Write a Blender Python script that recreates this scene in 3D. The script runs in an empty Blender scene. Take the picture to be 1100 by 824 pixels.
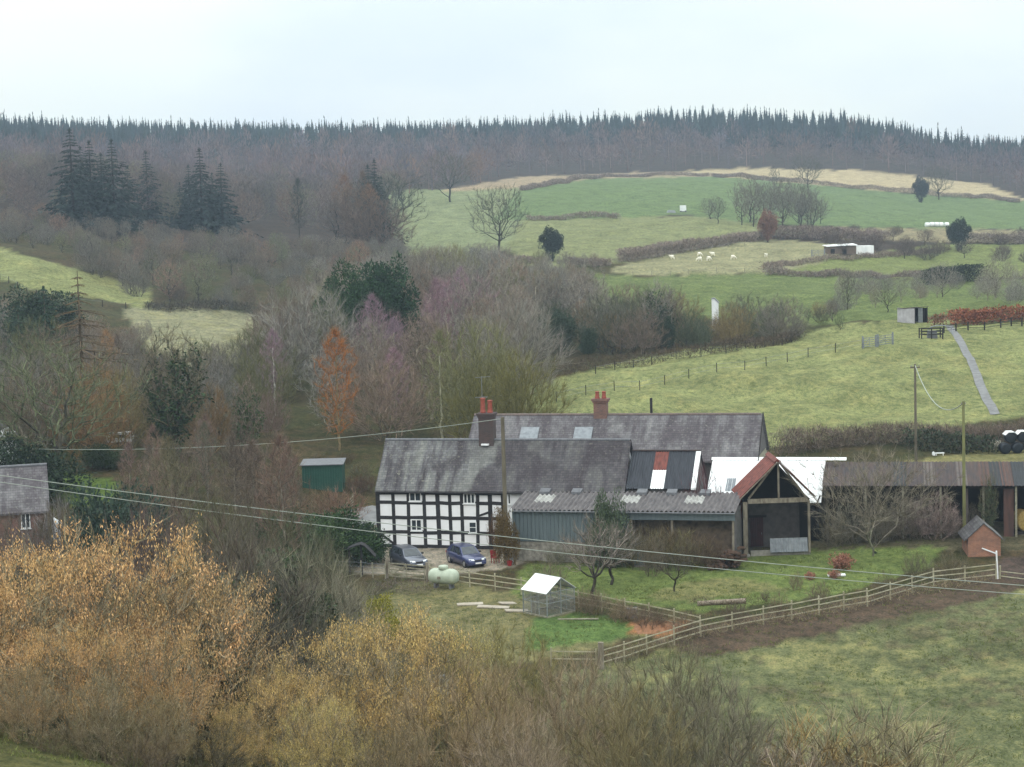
import bpy, bmesh, math, random
import numpy as np
from mathutils import Vector, Matrix

SC = bpy.context.scene
COL = SC.collection
rnd = random.Random(7)
PI = math.pi

# ------------------------------------------------------------------ camera
F, CX, CY = 2000.0, 550.0, 412.0
PITCH, ROLL, CZ = math.atan(182 / 2000), math.radians(1.7), 27.0
cp, sp, cr, sr = math.cos(PITCH), math.sin(PITCH), math.cos(ROLL), math.sin(ROLL)
FWD = np.array([0, cp, -sp]); UP0 = np.array([0, sp, cp]); RT0 = np.array([1.0, 0, 0])
RT = cr * RT0 - sr * UP0
UP = sr * RT0 + cr * UP0
CAM = np.array([0, 0, CZ])


def ray(u, v):
    d = FWD + (u - CX) / F * RT + (CY - v) / F * UP
    return d / np.linalg.norm(d)


def at(u, v, Y):
    """the point at world depth Y seen at photo pixel (u, v)"""
    d = ray(u, v)
    return CAM + d * (Y / d[1])


def proj(P):
    d = np.asarray(P, float) - CAM
    zf = d @ FWD
    return CX + F * (d @ RT) / zf, CY - F * (d @ UP) / zf


cam = bpy.data.cameras.new('camera')
cam_o = bpy.data.objects.new('camera', cam)
COL.objects.link(cam_o)
M3 = Matrix((RT, UP, -FWD)).transposed()
cam_o.matrix_world = Matrix.Translation(CAM) @ M3.to_4x4()
cam.sensor_width = 36.0
cam.lens = F / 1100 * 36
cam.clip_start, cam.clip_end = 0.5, 6000
SC.camera = cam_o


def lin(c):
    c = c / 255.0
    return c / 12.92 if c <= 0.04045 else ((c + 0.055) / 1.055) ** 2.4


def S(r, g, b, k=1.0):
    return (lin(r) * k, lin(g) * k, lin(b) * k, 1.0)


# ------------------------------------------------------------------ tags
def tag(o, label=None, cat=None, group=None, kind=None):
    if label: o['label'] = label
    if cat: o['category'] = cat
    if group: o['group'] = group
    if kind: o['kind'] = kind
    return o


def empty(name, loc, rz=0.0, label=None, cat=None, group=None):
    o = bpy.data.objects.new(name, None)
    COL.objects.link(o)
    o.location = Vector([float(c) for c in loc])
    o.rotation_euler = (0, 0, rz)
    o.empty_display_size = 0.3
    return tag(o, label, cat, group)


def link(name, me, mat=None, parent=None, color=None):
    o = bpy.data.objects.new(name, me)
    COL.objects.link(o)
    if mat is not None and len(me.materials) == 0:
        me.materials.append(mat)
    if parent is not None:
        o.parent = parent
    if color is not None:
        o.color = color
    return o


def np_mesh(name, V, faces, mat=None, smooth=False):
    """V (N,3) array; faces: list of int arrays (M,k)"""
    me = bpy.data.meshes.new(name)
    V = np.asarray(V, dtype=np.float32)
    faces = [np.asarray(f, dtype=np.int32) for f in faces if len(f)]
    nl = sum(f.size for f in faces); nf = sum(len(f) for f in faces)
    me.vertices.add(len(V)); me.vertices.foreach_set('co', V.ravel())
    me.loops.add(nl); me.polygons.add(nf)
    li = np.concatenate([f.ravel() for f in faces]) if faces else np.zeros(0, np.int32)
    tot = np.concatenate([np.full(len(f), f.shape[1], np.int32) for f in faces]) if faces else np.zeros(0, np.int32)
    st = np.concatenate([[0], np.cumsum(tot)[:-1]]).astype(np.int32) if len(tot) else tot
    me.loops.foreach_set('vertex_index', li)
    me.polygons.foreach_set('loop_start', st)
    me.polygons.foreach_set('loop_total', tot)
    if smooth:
        me.polygons.foreach_set('use_smooth', np.ones(nf, dtype=bool))
    me.update(calc_edges=True)
    me.validate()
    if mat is not None: me.materials.append(mat)
    return me


class MB:
    """collects boxes, beams, tubes and polygons, then links them as one mesh"""
    def __init__(s): s.v = []; s.f = []

    def add(s, vs, fs):
        n = len(s.v)
        s.v += [tuple(float(c) for c in p) for p in vs]
        s.f += [tuple(i + n for i in f) for f in fs]
        return s

    def box(s, x0, x1, y0, y1, z0, z1):
        vs = [(x, y, z) for z in (z0, z1) for y in (y0, y1) for x in (x0, x1)]
        return s.add(vs, [(0, 2, 3, 1), (4, 5, 7, 6), (0, 1, 5, 4), (2, 6, 7, 3), (0, 4, 6, 2), (1, 3, 7, 5)])

    def beam(s, p0, p1, w, h, up=(0, 0, 1)):
        p0, p1 = Vector(p0), Vector(p1)
        d = (p1 - p0).normalized(); u = Vector(up)
        a = d.cross(u)
        if a.length < 1e-4: a = d.cross(Vector((0, 1, 0)))
        a.normalize(); b = a.cross(d).normalized()
        vs = [p + a * sx * w / 2 + b * sz * h / 2 for p in (p0, p1) for sx, sz in ((-1, -1), (1, -1), (1, 1), (-1, 1))]
        return s.add(vs, [(3, 2, 1, 0), (4, 5, 6, 7), (0, 1, 5, 4), (1, 2, 6, 5), (2, 3, 7, 6), (3, 0, 4, 7)])

    def cyl(s, p0, p1, r0, r1=None, n=10, caps=True):
        r1 = r0 if r1 is None else r1
        p0, p1 = Vector(p0), Vector(p1)
        d = (p1 - p0).normalized()
        a = d.cross(Vector((0, 0, 1)))
        if a.length < 1e-3: a = Vector((1, 0, 0))
        a.normalize(); b = d.cross(a)
        vs = []
        for p, r in ((p0, r0), (p1, r1)):
            for i in range(n):
                t = 2 * PI * i / n
                vs.append(p + (a * math.cos(t) + b * math.sin(t)) * r)
        fs = [(i, (i + 1) % n, n + (i + 1) % n, n + i) for i in range(n)]
        if caps: fs += [tuple(range(n))[::-1], tuple(range(n, 2 * n))]
        return s.add(vs, fs)

    def tube(s, pts, r, n=6):
        for a, b in zip(pts[:-1], pts[1:]): s.cyl(a, b, r, r, n)
        return s

    def lathe(s, prof, axis0, axis_d, n=16):
        """prof: (t along axis, radius)"""
        o, d = Vector(axis0), Vector(axis_d).normalized()
        a = d.cross(Vector((0, 0, 1)))
        if a.length < 1e-3: a = Vector((1, 0, 0))
        a.normalize(); b = d.cross(a)
        vs = [o + d * t + (a * math.cos(2 * PI * i / n) + b * math.sin(2 * PI * i / n)) * r for t, r in prof for i in range(n)]
        fs = []
        for k in range(len(prof) - 1):
            fs += [(k * n + i, k * n + (i + 1) % n, (k + 1) * n + (i + 1) % n, (k + 1) * n + i) for i in range(n)]
        fs += [tuple(range(n))[::-1], tuple(range((len(prof) - 1) * n, len(prof) * n))]
        return s.add(vs, fs)

    def prism(s, poly, d):
        """poly: list of 3-D points; d: extrusion vector"""
        n = len(poly); d = Vector(d)
        vs = [Vector(p) for p in poly] + [Vector(p) + d for p in poly]
        fs = [tuple(range(n)), tuple(range(2 * n - 1, n - 1, -1))]
        fs += [((i + 1) % n, i, n + i, n + (i + 1) % n) for i in range(n)]
        return s.add(vs, fs)

    def mesh(s, name, smooth=False):
        me = bpy.data.meshes.new(name)
        me.from_pydata(s.v, [], s.f)
        bm = bmesh.new(); bm.from_mesh(me)
        bmesh.ops.recalc_face_normals(bm, faces=bm.faces)
        bm.to_mesh(me); bm.free()
        if smooth:
            for p in me.polygons: p.use_smooth = True
        return me

    def build(s, name, mat, parent=None, smooth=False, bevel=0.0):
        me = s.mesh(name, smooth)
        o = link(name, me, mat, parent)
        if bevel:
            m = o.modifiers.new('bevel', 'BEVEL'); m.width = bevel; m.segments = 2; m.limit_method = 'ANGLE'
        return o


# ------------------------------------------------------------------ materials
def nodes(name):
    m = bpy.data.materials.new(name); m.use_nodes = True
    nt = m.node_tree
    return m, nt, nt.nodes['Principled BSDF']


def setv(bsdf, **k):
    for a, b in k.items():
        bsdf.inputs[a.replace('_', ' ')].default_value = b


def N(nt, t, **k):
    n = nt.nodes.new(t)
    for a, b in k.items():
        if hasattr(n, a): setattr(n, a, b)
        else: n.inputs[a.replace('_', ' ')].default_value = b
    return n


def mixc(nt, fac, a, b, blend='MIX'):
    n = nt.nodes.new('ShaderNodeMix'); n.data_type = 'RGBA'; n.blend_type = blend
    for sock, val in ((n.inputs[0], fac), (n.inputs[6], a), (n.inputs[7], b)):
        if hasattr(val, 'is_linked'): nt.links.new(val, sock)
        else: sock.default_value = val
    return n.outputs[2]


def ramp(nt, fac, stops):
    n = nt.nodes.new('ShaderNodeValToRGB')
    cr_ = n.color_ramp
    while len(cr_.elements) < len(stops): cr_.elements.new(0.5)
    for e, (p, c) in zip(cr_.elements, stops):
        e.position = p; e.color = c
    nt.links.new(fac, n.inputs[0])
    return n.outputs[0]


def g(x): return (x, x, x, 1)


def noise(nt, vec, scale, detail=4, rough=0.6):
    n = nt.nodes.new('ShaderNodeTexNoise')
    n.inputs['Scale'].default_value = scale; n.inputs['Detail'].default_value = detail; n.inputs['Roughness'].default_value = rough
    nt.links.new(vec, n.inputs['Vector'])
    return n.outputs[0]


def mapping(nt, vec, scale=(1, 1, 1), loc=(0, 0, 0)):
    n = nt.nodes.new('ShaderNodeMapping')
    n.inputs['Scale'].default_value = scale; n.inputs['Location'].default_value = loc
    nt.links.new(vec, n.inputs[0])
    return n.outputs[0]


def objco(nt): return nt.nodes.new('ShaderNodeTexCoord').outputs['Object']


def bump(nt, bsdf, h, strength=0.4, dist=0.02):
    n = nt.nodes.new('ShaderNodeBump'); n.inputs['Strength'].default_value = strength; n.inputs['Distance'].default_value = dist
    nt.links.new(h, n.inputs['Height']); nt.links.new(n.outputs[0], bsdf.inputs['Normal'])


def mat_plain(name, c, c2=None, rough=0.7, scale=3.0, metallic=0.0, bmp=0.0, stretch=(1, 1, 1), spec=0.3):
    m, nt, b = nodes(name)
    c2 = c2 or tuple(x * 0.6 for x in c[:3]) + (1,)
    co = mapping(nt, objco(nt), stretch)
    f = noise(nt, co, scale, 6)
    col = ramp(nt, f, [(0.3, c2), (0.65, c)])
    nt.links.new(col, b.inputs['Base Color'])
    setv(b, Roughness=rough, Metallic=metallic); b.inputs['Specular IOR Level'].default_value = spec
    if bmp: bump(nt, b, noise(nt, co, scale * 4, 4), bmp)
    return m


def mat_slate(name, base, dark, light, lichen, bands=False):
    m, nt, b = nodes(name)
    co = objco(nt)
    sx = nt.nodes.new('ShaderNodeSeparateXYZ'); nt.links.new(co, sx.inputs[0])
    cb = nt.nodes.new('ShaderNodeCombineXYZ'); nt.links.new(sx.outputs[0], cb.inputs[0]); nt.links.new(sx.outputs[2], cb.inputs[1])
    br = N(nt, 'ShaderNodeTexBrick', offset=0.5)
    nt.links.new(cb.outputs[0], br.inputs['Vector'])
    br.inputs['Scale'].default_value = 1.0; br.inputs['Brick Width'].default_value = 0.34; br.inputs['Row Height'].default_value = 0.17
    br.inputs['Mortar Size'].default_value = 0.012; br.inputs['Color1'].default_value = g(0.78); br.inputs['Color2'].default_value = g(1.15); br.inputs['Mortar'].default_value = g(0.55)
    # long weather streaks running down the slope, moss blotches, and lichen
    st = noise(nt, mapping(nt, co, (1.1, 0.16, 0.16)), 1.3, 5, 0.62)
    bl = noise(nt, co, 0.35, 6, 0.6)
    fine = noise(nt, co, 5.0, 5, 0.7)
    c = ramp(nt, st, [(0.36, dark), (0.5, base), (0.64, light)])
    c = mixc(nt, ramp(nt, bl, [(0.45, g(0)), (0.6, g(0.85))]), c, dark)
    c = mixc(nt, ramp(nt, fine, [(0.56, g(0)), (0.68, g(0.75))]), c, lichen)
    if bands:      # the right half is darker Welsh slate, a pale washed band runs down from the chimney, the left half is mossy
        ma = nt.nodes.new('ShaderNodeMath'); ma.operation = 'MULTIPLY_ADD'; ma.inputs[1].default_value = -.55; nt.links.new(sx.outputs[2], ma.inputs[0]); nt.links.new(sx.outputs[0], ma.inputs[2])
        mb = nt.nodes.new('ShaderNodeMath'); mb.operation = 'MULTIPLY_ADD'; mb.inputs[1].default_value = 2.6; nt.links.new(noise(nt, co, .55, 4), mb.inputs[0]); nt.links.new(ma.outputs[0], mb.inputs[2])
        mn = N(nt, 'ShaderNodeMapRange'); nt.links.new(mb.outputs[0], mn.inputs[0]); mn.inputs[1].default_value = 0.0; mn.inputs[2].default_value = 14.0
        dk = ramp(nt, mn.outputs[0], [(0, g(0)), (.20, g(0)), (.32, g(.1)), (.40, g(0)), (.47, g(0)), (.53, g(.82)), (1, g(.8))])
        lt = ramp(nt, mn.outputs[0], [(.36, g(0)), (.43, g(.6)), (.47, g(.65)), (.5, g(0))])
        c = mixc(nt, dk, c, mixc(nt, .35, dark, c)); c = mixc(nt, lt, c, light)
    c = mixc(nt, 1.0, c, br.outputs[0], 'MULTIPLY')
    nt.links.new(c, b.inputs['Base Color'])
    setv(b, Roughness=0.8); b.inputs['Specular IOR Level'].default_value = 0.25
    bump(nt, b, br.outputs[1], -0.6, 0.02)
    return m


def mat_brick(name, c1, c2, mortar, w=0.23, h=0.075):
    m, nt, b = nodes(name)
    co = objco(nt)
    sx = nt.nodes.new('ShaderNodeSeparateXYZ'); nt.links.new(co, sx.inputs[0])
    ad = nt.nodes.new('ShaderNodeMath'); nt.links.new(sx.outputs[0], ad.inputs[0]); nt.links.new(sx.outputs[1], ad.inputs[1])
    cb = nt.nodes.new('ShaderNodeCombineXYZ'); nt.links.new(ad.outputs[0], cb.inputs[0]); nt.links.new(sx.outputs[2], cb.inputs[1])
    br = nt.nodes.new('ShaderNodeTexBrick'); nt.links.new(cb.outputs[0], br.inputs['Vector'])
    br.inputs['Scale'].default_value = 1; br.inputs['Brick Width'].default_value = w; br.inputs['Row Height'].default_value = h
    br.inputs['Mortar Size'].default_value = 0.008; br.inputs['Color1'].default_value = c1; br.inputs['Color2'].default_value = c2; br.inputs['Mortar'].default_value = mortar
    c = mixc(nt, ramp(nt, noise(nt, co, 1.2, 6), [(0.35, g(0.6)), (0.6, g(1.0))]), g(0.05), br.outputs[0])
    nt.links.new(c, b.inputs['Base Color']); setv(b, Roughness=0.9)
    return m


def mat_obj(name, var=(0.65, 1.35), rough=0.85, hue=None, trans=0.0):
    """colour from the object's own colour, varied from island to island"""
    m, nt, b = nodes(name)
    oi = nt.nodes.new('ShaderNodeObjectInfo'); ge = nt.nodes.new('ShaderNodeNewGeometry')
    f = ramp(nt, ge.outputs['Random Per Island'], [(0, g(var[0])), (1, g(var[1]))])
    c = mixc(nt, 1.0, oi.outputs['Color'], f, 'MULTIPLY')
    if hue is not None:
        n = noise(nt, objco(nt), 0.6, 3)
        c = mixc(nt, ramp(nt, n, [(0.4, g(0)), (0.62, g(0.7))]), c, mixc(nt, 1.0, c, hue, 'MULTIPLY'))
    nt.links.new(c, b.inputs['Base Color']); setv(b, Roughness=rough); b.inputs['Specular IOR Level'].default_value = 0.1
    return m


def mat_bark(name):
    m, nt, b = nodes(name)
    oi = nt.nodes.new('ShaderNodeObjectInfo'); co = objco(nt)
    n = noise(nt, mapping(nt, co, (1, 1, 0.35)), 5, 5)
    c = mixc(nt, 1.0, oi.outputs['Color'], ramp(nt, n, [(0.35, g(0.55)), (0.65, g(1.3))]), 'MULTIPLY')
    nt.links.new(c, b.inputs['Base Color']); setv(b, Roughness=0.9); b.inputs['Specular IOR Level'].default_value = 0.1
    bump(nt, b, n, 0.5, 0.03)
    return m


def mat_glass(name, c=(0.02, 0.025, 0.03, 1)):
    m, nt, b = nodes(name)
    n = noise(nt, objco(nt), 2.0, 2)
    nt.links.new(ramp(nt, n, [(0.3, c), (0.7, tuple(x * 2.2 for x in c[:3]) + (1,))]), b.inputs['Base Color'])
    setv(b, Roughness=0.08); b.inputs['Specular IOR Level'].default_value = 0.6
    return m


TWIG = mat_obj('twig', (0.4, 1.7), hue=(0.8, 0.85, 0.7, 1))
LEAF = mat_obj('leaf', (0.45, 1.5), rough=0.6)
CATK = mat_obj('catkin', (0.5, 1.6), hue=(0.86, 0.98, 0.85, 1))
BARK = mat_bark('bark')

# ------------------------------------------------------------------ sky and light
w = bpy.data.worlds.new('World'); SC.world = w; w.use_nodes = True
nt = w.node_tree; nt.nodes.clear()
out = nt.nodes.new('ShaderNodeOutputWorld'); bg = nt.nodes.new('ShaderNodeBackground')
SUN_EL, SUN_AZ = math.radians(35), math.radians(200)
sky = N(nt, 'ShaderNodeTexSky', sky_type='NISHITA', sun_disc=False, sun_elevation=SUN_EL, sun_rotation=SUN_AZ)
bg.inputs['Strength'].default_value = 0.1
tc = nt.nodes.new('ShaderNodeTexCoord'); sx = nt.nodes.new('ShaderNodeSeparateXYZ')
nt.links.new(tc.outputs['Generated'], sx.inputs[0])
mr = N(nt, 'ShaderNodeMapRange'); nt.links.new(sx.outputs[2], mr.inputs[0])
mr.inputs[1].default_value = 0.0; mr.inputs[2].default_value = 1.0
SKY_H = 8.6
mr.inputs[3].default_value = SKY_H; mr.inputs[4].default_value = SKY_H * 3.0       # overcast sky: the zenith is three times as bright as the horizon
cl = noise(nt, mapping(nt, tc.outputs['Generated'], (1, 1, 2.4)), 2.6, 5, 0.5)
ccol = ramp(nt, cl, [(0.36, (0.90, 1.0, 1.10, 1)), (0.5, (1.05, 1.12, 1.08, 1)), (0.64, (1.1, 1.13, 1.06, 1))])
mu = nt.nodes.new('ShaderNodeVectorMath'); mu.operation = 'SCALE'
nt.links.new(ccol, mu.inputs[0]); nt.links.new(mr.outputs[0], mu.inputs['Scale'])
cloud = mixc(nt, 0.94, sky.outputs[0], mu.outputs[0])
nt.links.new(cloud, bg.inputs[0]); nt.links.new(bg.outputs[0], out.inputs[0])

sl = bpy.data.lights.new('sun', 'SUN'); sl.energy = 0.7; sl.angle = math.radians(25); sl.color = (1.0, 0.95, 0.88)
so = bpy.data.objects.new('sun', sl); COL.objects.link(so)
sdir = Vector((math.sin(SUN_AZ) * math.cos(SUN_EL), math.cos(SUN_AZ) * math.cos(SUN_EL), math.sin(SUN_EL)))
so.rotation_euler = sdir.to_track_quat('Z', 'Y').to_euler(); so.location = (0, 0, 400)

vs = SC.view_settings
vs.view_transform = 'Standard'; vs.look = 'None'; vs.gamma = 1.0; vs.exposure = 0.0; vs.use_curve_mapping = False

# ------------------------------------------------------------------ terrain
def zof(u, spec):
    return spec[2] if spec[0] == 'z' else at(u, spec[2], spec[1])[2]


def Z(Y, z): return ('z', Y, z)
def Vv(Y, v): return ('v', Y, v)


COLS = {
    -150: [Z(3, 25.2), Z(30, 17), Z(50, 12), Z(70, 9.2), Z(85, 6), Z(105, 3.2), Z(130, 3), Z(160, 4.6), Z(200, 8), Z(300, 13), Z(380, 20), Z(480, 30), Z(800, 47), Z(1300, 76), Z(1700, 50)],
    0: [Z(3, 25.2), Z(30, 16.6), Z(50, 11.6), Vv(68, 788), Z(85, 4.8), Z(105, 2.2), Z(130, 1.6), Z(143, 1.8), Z(165, 4.2), Z(200, 7), Z(250, 9), Z(300, 13), Vv(380, 276), Vv(420, 258), Vv(470, 238), Vv(800, 185), Vv(1300, 156), Z(1700, 50)],
    150: [Z(3, 25.2), Z(30, 16.4), Z(50, 11.3), Z(68, 6.9), Z(85, 3.2), Z(105, 1.0), Z(130, .8), Z(143, 1.2), Z(165, 4.0), Z(200, 5.6), Vv(260, 380), Vv(330, 340), Vv(350, 327), Vv(380, 305), Vv(455, 258), Vv(800, 200), Vv(1300, 158), Z(1700, 50)],
    300: [Z(3, 25.2), Z(30, 16.4), Z(50, 11), Z(68, 5.6), Z(85, 2), Z(105, .4), Z(130, .3), Z(150, .8), Z(165, 2.4), Z(200, 5), Vv(260, 388), Vv(350, 335), Vv(455, 275), Vv(800, 210), Vv(1300, 159), Z(1700, 50)],
    450: [Z(3, 25.2), Z(30, 16.2), Z(50, 10.6), Z(68, 4), Z(85, 1), Z(105, 0), Z(155, 0), Z(175, 1.6), Z(200, 4.6), Z(300, 9), Vv(420, 288), Vv(500, 268), Vv(600, 240), Vv(700, 212), Vv(900, 196), Vv(1300, 157), Z(1700, 50)],
    600: [Z(3, 25.2), Z(30, 16), Z(50, 10), Z(68, 2.8), Z(85, .2), Z(105, -.2), Z(125, 0), Z(160, 0), Z(185, 2.6), Z(200, 4.2), Vv(230, 405), Z(262, 6.8), Z(300, 8.6), Vv(340, 322), Vv(440, 282), Vv(520, 251), Vv(620, 226), Vv(750, 201), Vv(850, 195), Vv(1000, 187), Vv(1280, 150), Z(1700, 50)],
    750: [Z(3, 25.2), Z(30, 16), Z(50, 9.6), Z(68, 2.2), Z(85, -.3), Z(105, -.5), Z(125, 0), Z(160, 0), Z(185, 3.2), Vv(210, 436), Vv(250, 383), Vv(262, 377), Z(285, 7.4), Vv(340, 324), Vv(400, 296), Vv(440, 279), Vv(470, 268), Vv(560, 239), Vv(620, 228), Vv(800, 196), Vv(1000, 187), Vv(1250, 142), Z(1700, 50)],
    900: [Z(3, 25.2), Z(30, 16), Z(50, 9.4), Z(68, 2), Z(85, -.8), Z(105, -.7), Z(125, 0), Z(155, .1), Z(170, 1.2), Vv(185, 478), Vv(195, 464), Vv(225, 405), Vv(258, 357), Z(275, 9.8), Z(300, 9.6), Vv(340, 320), Vv(400, 296), Vv(430, 285), Vv(465, 270), Vv(520, 253), Vv(600, 240), Vv(640, 233), Vv(850, 204), Vv(1000, 184), Vv(1200, 148), Z(1700, 50)],
    1090: [Z(3, 25.2), Z(30, 16), Z(50, 9.4), Z(68, 2), Z(85, -1), Z(105, -.8), Z(125, .1), Z(144, .3), Z(158, .9), Vv(178, 497), Vv(187, 482), Vv(195, 453), Vv(225, 392), Vv(255, 347), Z(268, 10.4), Z(300, 10.6), Vv(340, 315), Vv(400, 300), Vv(440, 289), Vv(520, 259), Vv(620, 243), Vv(660, 240), Vv(850, 213), Vv(1000, 195), Vv(1150, 175), Z(1700, 40)],
    1250: [Z(3, 25.2), Z(30, 16), Z(50, 9.4), Z(68, 2), Z(85, -1), Z(105, -.8), Z(125, .2), Z(144, .5), Z(158, 1.2), Z(178, 3.6), Z(195, 5.8), Z(255, 10.5), Z(300, 11), Z(400, 13.5), Z(520, 20), Z(660, 25), Z(850, 33), Z(1000, 42), Z(1150, 54), Z(1700, 36)],
}


def pchip(x, y, xq):
    h = np.diff(x); dl = np.diff(y) / h
    d = np.zeros_like(y)
    w1 = 2 * h[1:] + h[:-1]; w2 = h[1:] + 2 * h[:-1]
    ok = dl[:-1] * dl[1:] > 0
    with np.errstate(divide='ignore', invalid='ignore'):
        d[1:-1] = np.where(ok, (w1 + w2) / (w1 / dl[:-1] + w2 / dl[1:]), 0)
    d[0], d[-1] = dl[0], dl[-1]
    i = np.clip(np.searchsorted(x, xq) - 1, 0, len(h) - 1)
    t = (xq - x[i]) / h[i]
    return (y[i] * (1 + 2 * t) * (1 - t) ** 2 + d[i] * h[i] * t * (1 - t) ** 2 + y[i + 1] * t * t * (3 - 2 * t) + d[i + 1] * h[i] * t * t * (t - 1))


NU, NY = 420, 760
UG = np.linspace(-1000, 2100, NU)
YG = np.exp(np.linspace(math.log(3), math.log(1700), NY))
cu = np.array(sorted(COLS), float)
prof = np.array([pchip(np.array([s[1] for s in COLS[c]], float), np.array([zof(c, s) for s in COLS[c]]), YG) for c in cu.astype(int)])
ZG = np.zeros((NY, NU))
for j in range(NY):
    ZG[j] = pchip(cu, prof[:, j].copy(), np.clip(UG, cu[0], cu[-1]))
k = np.exp(-np.linspace(-2, 2, 9) ** 2); k /= k.sum()
ZG = np.apply_along_axis(lambda r: np.convolve(np.pad(r, 4, 'edge'), k, 'valid'), 1, ZG)
k2 = np.array([1, 2, 1]) / 4
ZG = np.apply_along_axis(lambda r: np.convolve(np.pad(r, 1, 'edge'), k2, 'valid'), 0, ZG)
XG = (UG[None, :] - CX) / F * YG[:, None]
YY = np.repeat(YG[:, None], NU, 1)
rs = np.random.RandomState(3)
bumps = np.zeros_like(ZG)
for i in range(26):
    wl = 4 * 1.25 ** (i % 13); a = rs.rand() * 2 * PI; ph = rs.rand() * 6.28
    bumps += 0.012 * wl ** .75 * np.sin((XG * math.cos(a) + YY * math.sin(a)) * 2 * PI / wl + ph) * np.clip((wl * 3 - YY * .02) / wl, 0, 1)
calm = np.clip((YG - 160) / 60, 0.12, 1)[:, None]
ZG = ZG + bumps * calm
LY0, DLY = math.log(3), (math.log(1700) - math.log(3)) / (NY - 1)
DU = UG[1] - UG[0]


def hz(x, y):
    x = np.asarray(x, float); y = np.asarray(y, float)
    fy = np.clip((np.log(np.maximum(y, 3.0)) - LY0) / DLY, 0, NY - 1.001); fu = np.clip((CX + F * x / np.maximum(y, 3.0) - UG[0]) / DU, 0, NU - 1.001)
    i = fy.astype(int); j = fu.astype(int); a = fy - i; b = fu - j
    return (ZG[i, j] * (1 - a) * (1 - b) + ZG[i + 1, j] * a * (1 - b) + ZG[i, j + 1] * (1 - a) * b + ZG[i + 1, j + 1] * a * b)


def gz(x, y): return float(hz(x, y))


YS = np.exp(np.linspace(math.log(25), math.log(1690), 4000))


def ground(u, v, ymin=40, ymax=1690):
    """where the sight line through photo pixel (u, v) first meets the terrain beyond ymin"""
    d = ray(u, v)
    P = CAM[None, :] + d[None, :] * (YS / d[1])[:, None]
    below = (P[:, 2] < hz(P[:, 0], P[:, 1])) & (YS >= ymin) & (YS <= ymax)
    i = int(np.argmax(below)) if below.any() else int(np.searchsorted(YS, ymax)) - 1
    x, y = P[i, 0], P[i, 1]
    return Vector((x, y, gz(x, y)))


def spot(u, Y):
    """the ground at photo column u and world depth Y"""
    x = (u - CX) / F * Y
    for _ in range(6):
        z = gz(x, Y); uu, vv_ = proj((x, Y, z)); x += (u - uu) / F * Y
    return Vector((x, Y, gz(x, Y)))


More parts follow.
